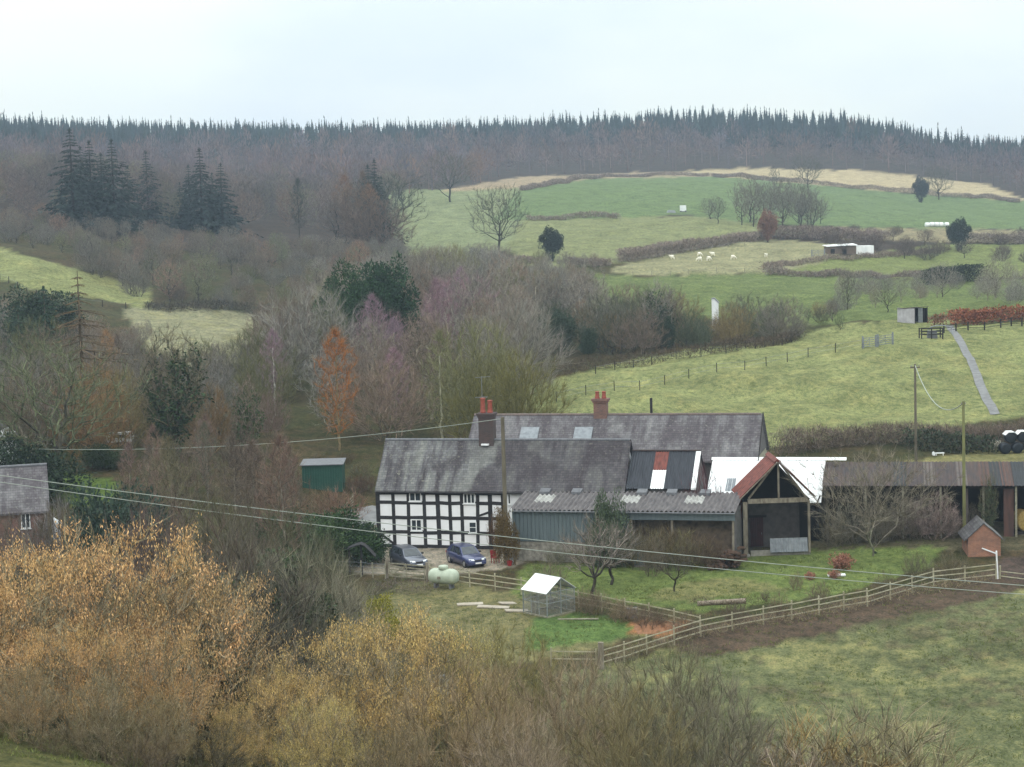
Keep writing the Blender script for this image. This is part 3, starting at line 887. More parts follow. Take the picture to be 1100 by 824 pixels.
solo('broad2', 62, 498, 362, 'willow_tree', 'large greenish bare willow standing behind the slate roofed cottage', Y=165, crown=S(138, 144, 112, .5), wood=S(110, 104, 88, .5), wide=1.25)
solo('ivied0', 190, 490, 350, 'ivy_clad_tree', 'bare tree with dark ivy over its trunk and limbs, beyond the cottage lawn', Y=178, extra=IVYC, crown=S(142, 132, 112, .5), wide=1.1)
solo('ivied1', 268, 500, 405, 'ivy_clad_tree', 'short ivy bound tree left of the birch with the white trunk', Y=180, extra=S(84, 112, 66, .5), crown=BROWN, wide=.9)
solo('birch1', 296, 480, 352, 'birch_tree', 'slim birch with a white trunk among purple twigs, left of the orange larch', Y=205, crown=PURP, wood=S(210, 206, 196, .8))
solo('birch2', 476, 470, 352, 'birch_tree', 'slim birch with a pale trunk rising behind the timber framed farmhouse', Y=190, crown=OLIVE, wood=S(190, 186, 160, .7))
solo('stool0', 562, 470, 376, 'willow_tree', 'olive yellow willow at the field edge behind the long slate roof', Y=186, crown=S(150, 142, 84, .5), wide=.85)
solo('stool2', 524, 470, 384, 'willow_tree', 'olive green willow beside the farmhouse chimney', Y=183, crown=S(140, 134, 84, .5), wide=.8)
solo('stool1', 658, 392, 335, 'willow_tree', 'rounded tan willow in the row beyond the hill field', Y=268, crown=S(168, 140, 98, .55), wide=.95)
solo('evergreen0', 600, 395, 333, 'holly_tree', 'broad dark evergreen at the left end of the row beyond the hill field', Y=262, crown=S(82, 100, 78, .5), wide=1.2)
solo('evergreen1', 632, 398, 352, 'holly_tree', 'dark evergreen between the broad evergreen and the tan willow', Y=258, crown=S(80, 98, 74, .5), wide=.7)
solo('ivied1', 708, 386, 300, 'ivy_clad_tree', 'leaning ivy clad tree in the row beyond the hill field', Y=266, extra=S(74, 92, 72, .5), crown=GREY)
solo('evergreen0', 715, 384, 340, 'holly_tree', 'dark green holly under the leaning ivy clad tree', Y=264, crown=S(74, 92, 70, .5), wide=.9)
solo('evergreen1', 42, 360, 312, 'cypress_tree', 'dark green conifer at the left edge beside the sloping field', Y=238, crown=S(76, 96, 74, .5), wide=1.2)
solo('young0', 52, 372, 310, 'young_fir', 'small pointed dark green fir at the left below the sloping field', Y=228, crown=S(66, 92, 72, .5))
solo('young1', 24, 400, 330, 'young_fir', 'dark green fir at the left edge, half hidden by bare twigs', Y=222, crown=S(70, 92, 74, .5), wide=1.3)
solo('oval0', 825, 252, 226, 'beech_tree', 'small russet beech at the foot of the hillside copse', Y=500, crown=S(168, 128, 110, .62), wide=.8)
solo('oval0', 990, 212, 190, 'holly_tree', 'dark ivy bound tree on the upper edge of the green wheat field', Y=800, crown=S(84, 92, 92, .45), wide=.8)
solo('broad2', 868, 205, 165, 'oak_tree', 'bare oak beside the stubble field, right of the hillside copse', Y=840, crown=FARG)
solo('wood2', 832, 205, 178, 'oak_tree', 'slender bare tree beside the stubble field, behind the hillside copse', Y=830, crown=FARG)
solo('broad0', 1008, 210, 176, 'oak_tree', 'grey bare tree next to the dark ivy bound tree on the field edge', Y=835, crown=FARG)
solo('wood1', 911, 345, 288, 'ash_tree', 'slender bare ash on the plateau left of the field shelter', Y=300, crown=S(134, 130, 116, .5), wide=.7)
solo('fruit1', 953, 345, 310, 'fruit_tree', 'small bare thorn tree left of the corrugated field shelter', Y=285, crown=S(126, 122, 108, .5), wood=S(72, 68, 62, .4))
solo('broad1', 1012, 325, 280, 'ash_tree', 'bare grey tree behind the rusty beech hedge, left of the pair', Y=330, crown=GREY, wide=.9)
solo('broad2', 1070, 330, 274, 'ash_tree', 'bare grey tree behind the rusty beech hedge, right of the pair', Y=325, crown=GREY, wide=.9)
solo('apple0', 938, 612, 482, 'apple_tree', 'large pale limbed bare tree in front of the long open shed', Y=141, crown=S(146, 136, 122, .62), wood=S(140, 138, 116, .55), wide=1.0, rz=.6)
solo('stool2', 1005, 596, 528, 'elder_bush', 'mauve grey bare bush beside the small brick outhouse', Y=146, crown=S(166, 146, 142, .72), wood=S(120, 110, 100, .5), wide=1.0)
solo('stool1', 972, 592, 534, 'elder_bush', 'grey brown bare bush under the pale limbed tree', Y=147, crown=S(152, 140, 128, .68), wide=.9)
solo('ivied0', 1062, 588, 505, 'ivy_clad_tree', 'slim ivy green tree leaning over the small brick outhouse', Y=146, extra=S(104, 116, 84, .5), crown=S(140, 134, 108, .5), wide=.55)
solo('fruit0', 725, 640, 588, 'fruit_tree', 'small crooked bare fruit tree on the garden lawn', Y=130, crown=S(120, 112, 98, .45), wood=S(84, 78, 66, .45))
solo('fruit1', 655, 632, 560, 'fruit_tree', 'bushy grey fruit tree in front of the grey clad lean-to', Y=133, crown=S(148, 138, 128, .5), wood=S(92, 84, 74, .45), wide=1.1)
solo('laurel1', 652, 595, 528, 'ivy_bush', 'tall loose green bush against the corrugated lean-to roof', Y=142.2, crown=S(108, 124, 96, .5), wide=.36, cat='bush', wall=True)
solo('laurel1', 655, 597, 560, 'ivy_bush', 'low green bush at the foot of the lean-to wall', Y=142.2, crown=S(108, 120, 92, .5), wide=.6, cat='bush', wall=True)
solo('scrub0', 598, 607, 585, 'rose_bush', 'grey bare rose bush against the pale stone wall', Y=143, crown=S(150, 146, 126, .55), wide=1.1, cat='bush', wall=True)
solo('scrub1', 628, 606, 583, 'rose_bush', 'yellowish bare rose bush right of the grey one at the stone wall', Y=143, crown=S(156, 150, 116, .55), wide=1.1, cat='bush', wall=True)
solo('laurel0', 352, 592, 548, 'laurel_bush', 'broad dark green laurel left of the farmhouse corner', Y=143, crown=S(74, 100, 60, .5), wide=1.15, cat='bush')
solo('laurel1', 385, 598, 562, 'laurel_bush', 'dark green laurel next to the farmhouse corner, behind the black shelter', Y=144, crown=S(70, 94, 60, .5), wide=1.1, cat='bush')
solo('laurel0', 318, 594, 552, 'laurel_bush', 'mid green laurel at the left end of the laurel clump', Y=141, crown=S(90, 112, 72, .5), wide=1.2, cat='bush')
solo('scrub0', 349, 545, 522, 'bramble_bush', 'rounded reddish brown bramble in front of the green shed', Y=158, crown=S(158, 132, 112, .55), wide=1.0, cat='bush')
solo('scrub1', 366, 540, 520, 'bramble_bush', 'pinkish brown bramble right of the rounded one by the green shed', Y=158, crown=S(166, 132, 116, .55), wide=.9, cat='bush')
solo('laurel0', 940, 612, 592, 'box_bush', 'small dark green box bush at the foot of the pale limbed tree', Y=142, crown=S(64, 84, 58, .45), wide=.9, cat='bush')
for u, vb, vt, lab in ((905, 622, 594, 'flame orange beech shrub in the garden, tallest of the three'), (896, 634, 612, 'flame orange beech shrub in the garden beside the white board'), (870, 634, 614, 'small pale orange beech shrub at the left of the three in the garden')):
    solo('beech0', u, vb, vt, 'beech_shrub', lab, 'shrub', Y=136 if vb < 630 else 133, crown=S(180, 128, 108, .66), wood=S(90, 66, 52, .5), wide=1.05)
solo('scrub1', 765, 622, 600, 'heather_bush', 'low brown rounded bush on the lawn before the red gabled barn', Y=138, crown=S(126, 108, 88, .5), cat='bush')
solo('scrub0', 822, 655, 632, 'currant_bush', 'grey brown upright bush behind the lower garden fence', Y=126, crown=S(140, 126, 106, .5), cat='bush', wide=.6)
solo('scrub1', 855, 642, 612, 'currant_bush', 'pale twiggy bush beside the small orange beech shrub', Y=129.5, crown=S(160, 142, 120, .5), cat='bush', wide=.5)
solo('laurel0', 125, 585, 520, 'ivy_bush', 'column of dark blue green ivy right of the cottage', Y=132, crown=S(80, 100, 84, .5), wide=.62, cat='bush')
solo('laurel1', 20, 508, 470, 'laurel_hedge', 'dark green laurel mass behind the cottage ridge at the left', Y=160, crown=S(70, 88, 66, .45), wide=1.2, cat='bush')
solo('laurel0', 110, 515, 478, 'laurel_hedge', 'dark green bushes along the far side of the cottage lawn', Y=172, crown=S(80, 98, 66, .45), wide=1.3, cat='bush')
solo('scrub0', 70, 560, 528, 'lilac_bush', 'bluish grey bare bush right of the cottage gable', Y=138, crown=S(150, 142, 142, .5), wide=.9, cat='bush')

for kd, u, Y, vt, c, wd, nm, lab in (('stool0', 100, 176, 388, S(168, 132, 96, .62), .75, 'hazel_tree', 'tawny brown bare hazel below the tiered larch at the left'), ('stool1', 135, 184, 392, S(160, 146, 104, .6), .7, 'hazel_tree', 'olive tan bare hazel between the tiered larch and the ivy clad tree'), ('stool2', 225, 182, 410, S(168, 138, 106, .62), .7, 'hazel_tree', 'tawny bare hazel between the two ivy clad trees'),
                                  ('stool0', 12, 178, 400, S(150, 140, 120, .58), .8, 'hazel_tree', 'grey bare hazel at the left edge above the cottage'), ('evergreen1', 168, 186, 420, S(84, 106, 72, .5), .45, 'holly_tree', 'narrow dark holly left of the ivy clad tree beyond the cottage lawn'), ('evergreen0', 262, 182, 428, S(86, 112, 70, .5), .5, 'holly_tree', 'dark green holly beside the short ivy bound tree'),
                                  ('birch0', 118, 205, 352, S(176, 140, 104, .66), 1.0, 'larch_tree', 'tawny larch behind the tiered bare larch at the left'), ('stool1', 292, 190, 420, S(156, 132, 124, .6), .7, 'hazel_tree', 'mauve brown bare hazel at the foot of the white trunked birch')):
    p = spot(u, Y); taken.append((p.x, p.y))
    plant(kd, p, height_to(p, u, vt), nm, lab, 'tree', crown=c, wood=S(150, 140, 116, .62), wide=wd)

# --- foreground: hazels in catkin and bare thickets
hz_spec = [
    ('hazel0', 40, 76, 592, 'orange catkin hazel at the left edge below the cottage', CATKC, 1.15),
    ('hazel1', 120, 78, 565, 'tallest orange catkin hazel, below the ivy column', CATKC, 1.1),
    ('hazel2', 205, 80, 598, 'orange brown catkin hazel at the right of the left hand thicket', S(186, 154, 112, .9), .95),
    ('hazel1', -30, 72, 610, 'orange catkin hazel cut by the left edge of the picture', CATKC, 1.1),
    ('hazel2', 75, 69, 668, 'paler catkin hazel in front of the orange ones at the left', S(202, 160, 110, .82), 1.0),
    ('hazel0', 165, 71, 676, 'dull tan catkin hazel in front of the tallest orange one', S(196, 156, 110, .8), .9),
    ('hazel0', 385, 83, 672, 'yellow catkin hazel at the bottom, left of the bare grey thicket', CATKY, .95),
    ('hazel1', 440, 86, 655, 'tallest yellow catkin hazel below the gas tank', CATKY, .9),
    ('hazel2', 310, 77, 712, 'yellow catkin hazel at the bottom edge with a dark gap to its left', CATKY, .85),
    ('hazel1', 250, 73, 756, 'golden catkin hazel at the very bottom of the picture', CATKY, .8),
    ('hazel0', 350, 72, 752, 'golden brown catkin hazel at the bottom beside the bare thicket', S(196, 172, 112, .9), .85),
    ('hazel1', 30, 64.5, 715, 'dull catkin hazel at the bottom left corner', S(168, 140, 106, .66), .8),
    ('hazel0', 112, 64, 730, 'dull brown catkin hazel on the bottom edge, right of the corner one', S(150, 132, 104, .6), .8),
    ('hazel2', 178, 65, 745, 'dull catkin hazel on the bottom edge beside the golden one', S(164, 142, 106, .64), .7),
    ('hazel2', 492, 88, 672, 'thin pale catkin hazel at the right end of the yellow hazels', S(190, 172, 112, .74), .7),
]
for kind, u, Y, vt, lab, cc, wd in hz_spec:
    p = spot(u, Y); taken.append((p.x, p.y))
    plant(kind, p, height_to(p, u, vt), 'hazel_bush', lab, 'bush', 'hazel bushes hung with catkins', crown=S(152, 140, 116, .8), wood=S(110, 100, 78, .5), extra=cc, wide=wd)
bare_spec = [
    ('stool0', 250, 92, 560, 'tall grey bare willow thicket behind the orange hazels', S(132, 122, 110, .52), .9),
    ('stool1', 315, 95, 585, 'pale grey bare willow beside the laurel clump', S(150, 144, 126, .6), .95),
    ('stool2', 205, 100, 545, 'tall brown grey bare willow right of the ivy column', S(138, 118, 110, .5), .95),
    ('stool1', 265, 104, 530, 'tall bare willow with greenish twigs above the orange hazels', S(124, 118, 96, .5), .9),
    ('stool0', 165, 105, 540, 'mauve bare thicket between the ivy column and the tall willows', S(136, 116, 114, .5), .6),
    ('stool2', 330, 112, 562, 'greyish green bare willow left of the laurels', S(128, 128, 104, .5), .8),
    ('stool2', 355, 104, 610, 'low grey brown thicket in front of the black shelter', S(150, 140, 122, .85), .9),
    ('stool0', 545, 92, 668, 'olive bare willow at the centre bottom, with mossy stems', S(142, 132, 88, .85), .9),
    ('stool1', 600, 82, 700, 'brown bare thicket at the centre bottom edge', S(150, 132, 108, .85), .95),
    ('stool2', 500, 76, 706, 'tan brown bare thicket at the bottom, right of the yellow hazels', S(152, 132, 104, .85), .95),
    ('stool0', 640, 88, 700, 'grey bare thicket below the corner post of the fence', S(146, 136, 120, .85), .85),
    ('stool1', 720, 84, 688, 'dark bare willow with upright stems in front of the pasture', S(120, 114, 92, .85), .85),
    ('stool2', 765, 78, 720, 'dark grey bare willow at the bottom, right of the upright one', S(122, 116, 100, .85), .9),
    ('stool0', 680, 76, 730, 'olive brown bare thicket at the bottom, left of the dark willows', S(136, 124, 92, .85), .9),
    ('stool1', 560, 70, 765, 'mauve brown bare thicket at the very bottom centre', S(156, 140, 122, .85), .9),
    ('stool2', 430, 70, 772, 'grey brown bare thicket at the very bottom under the yellow hazels', S(142, 126, 100, .85), .8),
    ('stool1', 2, 122, 545, 'grey bare bush before the brick cottage at the left edge', S(140, 128, 116, .5), .7),
    ('stool2', 62, 126, 540, 'brown bare bush screening the right hand end of the brick cottage', S(136, 122, 108, .5), .5),
    ('scrub0', 865, 82, 772, 'low tan scrub at the bottom of the pasture, left of the thin grey scrub', S(176, 150, 104, .55), 1.5),
    ('scrub1', 915, 84, 748, 'thin grey bare scrub at the bottom of the pasture', S(140, 130, 106, .85), 1.2),
    ('scrub0', 965, 83, 765, 'thin pale bare scrub at the bottom right of the pasture', S(152, 140, 110, .85), 1.3),
    ('scrub1', 820, 80, 790, 'low mauve scrub beside the dark willow at the bottom', S(146, 130, 116, .85), 1.4),
]
for kind, u, Y, vt, lab, cc, wd in bare_spec:
    p = spot(u, Y); taken.append((p.x, p.y))
    plant(kind, p, height_to(p, u, vt), 'bare_thicket', lab, 'bush', 'bare thickets of the foreground', crown=jit(cc, .05), wood=S(128, 118, 96, .85), wide=wd)
for u, Y, vt, lab in ((60, 74, 770, 'green ivy heap in the gap under the orange hazels'), (212, 82, 690, 'dark green bramble and ivy in the gap between the hazel groups'), (285, 98, 600, 'dull green ivy under the grey willows'), (405, 116, 640, 'small yellow green bush above the yellow hazels')):
    p = spot(u, Y)
    plant('laurel0' if u == 405 else 'evergreen0', p, max(1.2, height_to(p, u, vt)), 'ivy_bush', lab, 'bush', crown=S(150, 146, 56, .85) if u == 405 else S(82, 100, 64, .42), wide=.6 if u == 405 else 1.5)

for p, u, v in scatter(20, 138, 316, 132, 168, 2.6, lambda u, v, Y: Y < 150 or u > 150):
    vt = np.interp(u, [138, 180, 230, 280, 316], [470, 448, 440, 446, 470]) + rnd.uniform(-8, 34)
    plant(rnd.choice(['birch0', 'birch1', 'birch2', 'wood1', 'wood3']), p, max(4, height_to(p, u, vt)), 'alder_tree', 'slender mauve brown bare tree in the thicket between the cottage and the green shed', 'tree', 'slender bare trees between the cottage and the green shed', crown=jit(rnd.choice([S(150, 126, 116, .58), S(140, 124, 112, .52), S(136, 130, 108, .52), S(158, 134, 126, .6)])), wood=jit(S(150, 140, 124, .6)), wide=rnd.uniform(.8, 1.05))
for u, Y, vt, c in ((60, 63, 792, S(140, 126, 100, .5)), (150, 62, 788, S(128, 112, 92, .5)), (215, 66, 778, S(120, 110, 88, .45)), (-5, 65, 760, S(140, 124, 96, .5)), (120, 66, 770, S(120, 116, 84, .45))):
    p = spot(u, Y)
    plant('scrub1', p, max(1.0, height_to(p, u, vt)), 'bramble_bush', 'low brown bramble under the hazels along the bottom left edge', 'bush', 'low brambles under the hazels', crown=c, wide=1.3)

# --- woods: every tree near enough to count is its own
def house_gap(u, v, Y): return not (395 < u < 900 and Y < 185)


def ok_valley(u, v, Y):
    if not house_gap(u, v, Y): return False
    if 296 < u < 400 and Y < 182: return False
    if 160 < u < 300 and Y < 184: return False
    if Y > 300 and u > 660: return False
    if u > 560 and Y < 262: return False
    if 130 < u < 300 and 200 < Y < 350 and not (Y < 235 and v > 392): return False
    if u < 190 and Y > 255: return False
    return True


def vt_valley(u):      # the wood's top line in the photo
    return np.interp(u, [-50, 0, 60, 150, 250, 330, 420, 520, 600, 700, 760, 850], [330, 330, 335, 345, 360, 300, 268, 262, 282, 300, 312, 322])


near_kinds = ['wood0', 'wood1', 'wood2', 'wood3', 'stool0', 'stool1', 'stool2', 'birch0', 'birch1']
for p, u, v in scatter(190, 190, 640, 172, 415, 5.6, ok_valley):
    x = rnd.random()
    if 380 < u < 500 and p.y < 300 and x < .5: c, lab, nm, grp = PURP, 'purple twigged bare birch in the valley wood behind the farmhouse', 'birch_tree', 'purple birches of the valley wood'
    elif x < .24: c, lab, nm, grp = OLIVE, 'olive twigged bare willow in the valley wood behind the farmhouse', 'willow_tree', 'olive willows of the valley wood'
    else: c, lab, nm, grp = (GREY if x < .7 else BROWN), 'grey brown bare tree in the valley wood behind the farmhouse', 'bare_tree', 'bare trees of the valley wood'
    kd = rnd.choice(['birch0', 'birch1', 'birch2', 'stool1'] if nm == 'birch_tree' else near_kinds[:7])
    cap = height_to(p, u, vt_valley(u) + rnd.uniform(-4, 16))
    h = max(4.0, min(rnd.uniform(8, 13), cap))
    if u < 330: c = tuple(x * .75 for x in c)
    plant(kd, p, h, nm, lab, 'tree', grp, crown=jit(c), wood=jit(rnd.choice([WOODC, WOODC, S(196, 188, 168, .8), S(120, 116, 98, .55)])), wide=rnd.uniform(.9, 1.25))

for p, u, v in scatter(52, -90, 300, 150, 252, 5.8, lambda u, v, Y: Y < 236 and not (u > 140 and Y < 190) and not (40 < u < 140 and Y < 172) and not (u < 60 and Y < 158) and not (300 < u < 420 and Y < 185)):
    h = max(4.5, min(rnd.uniform(8, 12), height_to(p, u, np.interp(u, [-50, 40, 110, 150, 220, 260, 300], [325, 340, 350, 372, 392, 380, 370]) + rnd.uniform(-6, 20))))
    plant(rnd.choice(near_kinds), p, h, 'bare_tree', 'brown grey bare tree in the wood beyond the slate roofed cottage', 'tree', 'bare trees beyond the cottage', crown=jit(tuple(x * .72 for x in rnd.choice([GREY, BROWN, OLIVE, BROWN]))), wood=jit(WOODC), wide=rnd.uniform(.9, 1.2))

for p, u, v in scatter(34, -70, 168, 238, 300, 5.4, lambda u, v, Y: True):
    h = max(2.5, min(rnd.uniform(6, 10), height_to(p, u, np.interp(u, [-60, 0, 60, 110, 168], [302, 312, 330, 338, 350]) + rnd.uniform(-3, 16))))
    plant(rnd.choice(near_kinds), p, h, 'bare_tree', 'brown grey bare tree just below the sloping field at the left', 'tree', 'bare trees below the left sloping field', crown=jit(rnd.choice([GREY, BROWN, BROWN])), wood=jit(WOODC), wide=rnd.uniform(.9, 1.2))

FW = S(136, 128, 120, .66)
for p, u, v in scatter(120, -60, 430, 330, 470, 6.2, lambda u, v, Y: Y > np.interp(u, [-60, 0, 75, 160, 210, 300, 430], [425, 420, 395, 352, 352, 352, 340]) ):
    vt = np.interp(u, [-60, 0, 60, 150, 250, 330, 430], [225, 232, 235, 262, 258, 262, 262]) + rnd.uniform(-8, 30)
    h = max(5, min(rnd.uniform(8, 13), height_to(p, u, vt)))
    c = rnd.choice([FW, FW, FW, S(144, 128, 114, .66), S(134, 134, 108, .66), S(156, 128, 114, .66) if rnd.random() < .4 else FW])
    plant(rnd.choice(near_kinds[:7]), p, h, 'bare_tree', 'hazy grey brown bare tree in the wood above the left hand fields', 'tree', 'bare trees above the left fields', crown=jit(c), wood=jit(S(104, 98, 90, .45)), wide=rnd.uniform(1.0, 1.35))

for p, u, v in scatter(44, 590, 905, 259, 294, 4.0, lambda u, v, Y: True):
    vt = np.interp(u, [590, 640, 700, 760, 820, 870, 905], [330, 318, 305, 322, 322, 326, 332]) + rnd.choice([-8, -3, 4, 14, 22, 30]) + rnd.uniform(-4, 4)
    if 746 < u < 786: vt = max(vt, 341)
    h = max(2.5, min(9, height_to(p, u, vt)))
    c = rnd.choice([tuple(x * .8 for x in GREY), tuple(x * .8 for x in BROWN), S(160, 142, 104, .6), S(126, 126, 110, .5), S(168, 134, 104, .6), S(112, 120, 96, .48)])
    plant(rnd.choice(['wood0', 'wood2', 'stool0', 'stool1', 'stool2']), p, h, 'hedgerow_tree', 'bare tree in the hedgerow along the top of the hill field', 'tree', 'bare trees along the top of the hill field', crown=jit(c), wood=jit(S(92, 86, 76, .45)), wide=rnd.uniform(.9, 1.2))

for p, u, v in scatter(15, 762, 882, 545, 590, 6.0):
    vt = np.interp(u, [762, 785, 820, 850, 882], [206, 194, 186, 190, 208]) + rnd.uniform(-3, 12)
    h = max(7, min(17, height_to(p, u, vt)))
    plant(rnd.choice(['broad0', 'broad1', 'broad2', 'wood1']), p, h, 'copse_tree', 'bare grey tree in the copse on the hillside field', 'tree', 'bare trees of the hillside copse', crown=jit(S(136, 130, 122, .6)), wood=jit(S(96, 92, 86, .5)), wide=rnd.uniform(.8, 1.0))

for p, u, v in scatter(26, 880, 1105, 440, 530, 6):
    plant('stool0' if rnd.random() < .6 else 'broad1', p, rnd.uniform(2.5, 4.5), 'scrub_bush', 'low mauve grey bush on the rough ground round the long white hut', 'bush', 'low bushes round the long white hut', crown=jit(S(136, 122, 118, .46)), wide=1.3)
for p, u, v in scatter(24, 900, 1110, 290, 350, 6):
    plant(rnd.choice(['stool1', 'wood3', 'broad1']), p, rnd.uniform(3, 6), 'hedgerow_tree', 'thin bare tree on the plateau behind the rusty beech hedge', 'tree', 'thin bare trees on the plateau', crown=jit(GREY), wood=jit(WOODC))

# --- conifers on the left hillside
CON = S(62, 78, 72, .42)
for u, Y, vt, lab in ((80, 458, 139, 'tall dark spruce, leftmost of the three giants above the left wood'), (100, 466, 152, 'dark spruce in the middle of the three giants above the left wood'), (124, 462, 150, 'dark spruce at the right of the three giants above the left wood'),
                      (160, 500, 163, 'lone dark spruce right of the three giants'), (205, 520, 178, 'dark spruce at the left of the second spruce group'), (218, 510, 160, 'tallest dark spruce of the second spruce group'), (240, 515, 176, 'dark spruce at the right of the second spruce group'),
                      (112, 470, 165, 'dark spruce tucked behind the three giants'), (230, 530, 186, 'dark spruce tucked behind the second spruce group'), (195, 505, 196, 'small dark spruce left of the second spruce group')):
    p = spot(u, Y); taken.append((p.x, p.y))
    plant(rnd.choice(['spruce0', 'spruce1', 'spruce2']), p, height_to(p, u, vt), 'spruce_tree', lab, 'tree', 'dark spruces above the left wood', crown=jit(CON, .08), wood=S(80, 70, 62, .4), wide=1.3)
for u, Y, vt, c, lab in ((405, 500, 172, CON, 'dark spruce at the corner of the pale green field'), (392, 505, 182, S(150, 124, 104, .46), 'tan larch beside the spruce at the field corner'), (412, 512, 190, CON, 'short dark spruce at the corner of the pale green field'), (322, 520, 190, S(92, 96, 84, .42), 'ivy darkened spire on the left hillside'), (378, 515, 196, S(150, 128, 112, .46), 'pale tan larch on the left hillside')):
    p = spot(u, Y); taken.append((p.x, p.y))
    plant('spruce1' if c is CON else 'birch2', p, height_to(p, u, vt), 'hillside_tree', lab, 'tree', None, crown=c, wood=S(90, 80, 70, .4), wide=.9)


for u, Y, vt, c, kd, lab in ((372, 500, 186, S(158, 124, 104, .55), 'birch2', 'tan larch at the left of the clump at the field corner'), (384, 492, 200, S(140, 118, 106, .55), 'wood1', 'mauve brown bare tree in front of the clump at the field corner'), (398, 490, 196, S(162, 128, 104, .55), 'birch0', 'orange brown larch in the clump at the field corner'), (416, 502, 184, S(110, 112, 104, .48), 'broad1', 'dark bare tree at the right end of the clump at the field corner'), (360, 495, 206, S(132, 118, 110, .55), 'wood3', 'grey bare tree left of the clump at the field corner'), (408, 486, 212, S(136, 116, 106, .55), 'stool1', 'low mauve bush at the foot of the clump at the field corner'), (398, 508, 178, CON, 'spruce2', 'second dark spruce in the clump at the field corner'), (140, 480, 178, CON, 'spruce0', 'dark spruce filling the gap right of the three giants'), (90, 475, 158, CON, 'spruce2', 'dark spruce behind the left pair of the three giants')):
    p = spot(u, Y); taken.append((p.x, p.y))
    plant(kd, p, height_to(p, u, vt), 'clump_tree', lab, 'tree', None, crown=c, wood=S(100, 90, 80, .45), wide=1.25)


# --- the far woods read as masses
def tinted(name, c, var):
    m, nt, b = nodes(name)
    a = nt.nodes.new('ShaderNodeAttribute'); a.attribute_name = 'tint'
    nt.links.new(mixc(nt, 1.0, c, a.outputs[0], 'MULTIPLY'), b.inputs['Base Color']); setv(b, Roughness=.9); b.inputs['Specular IOR Level'].default_value = .1
    return m


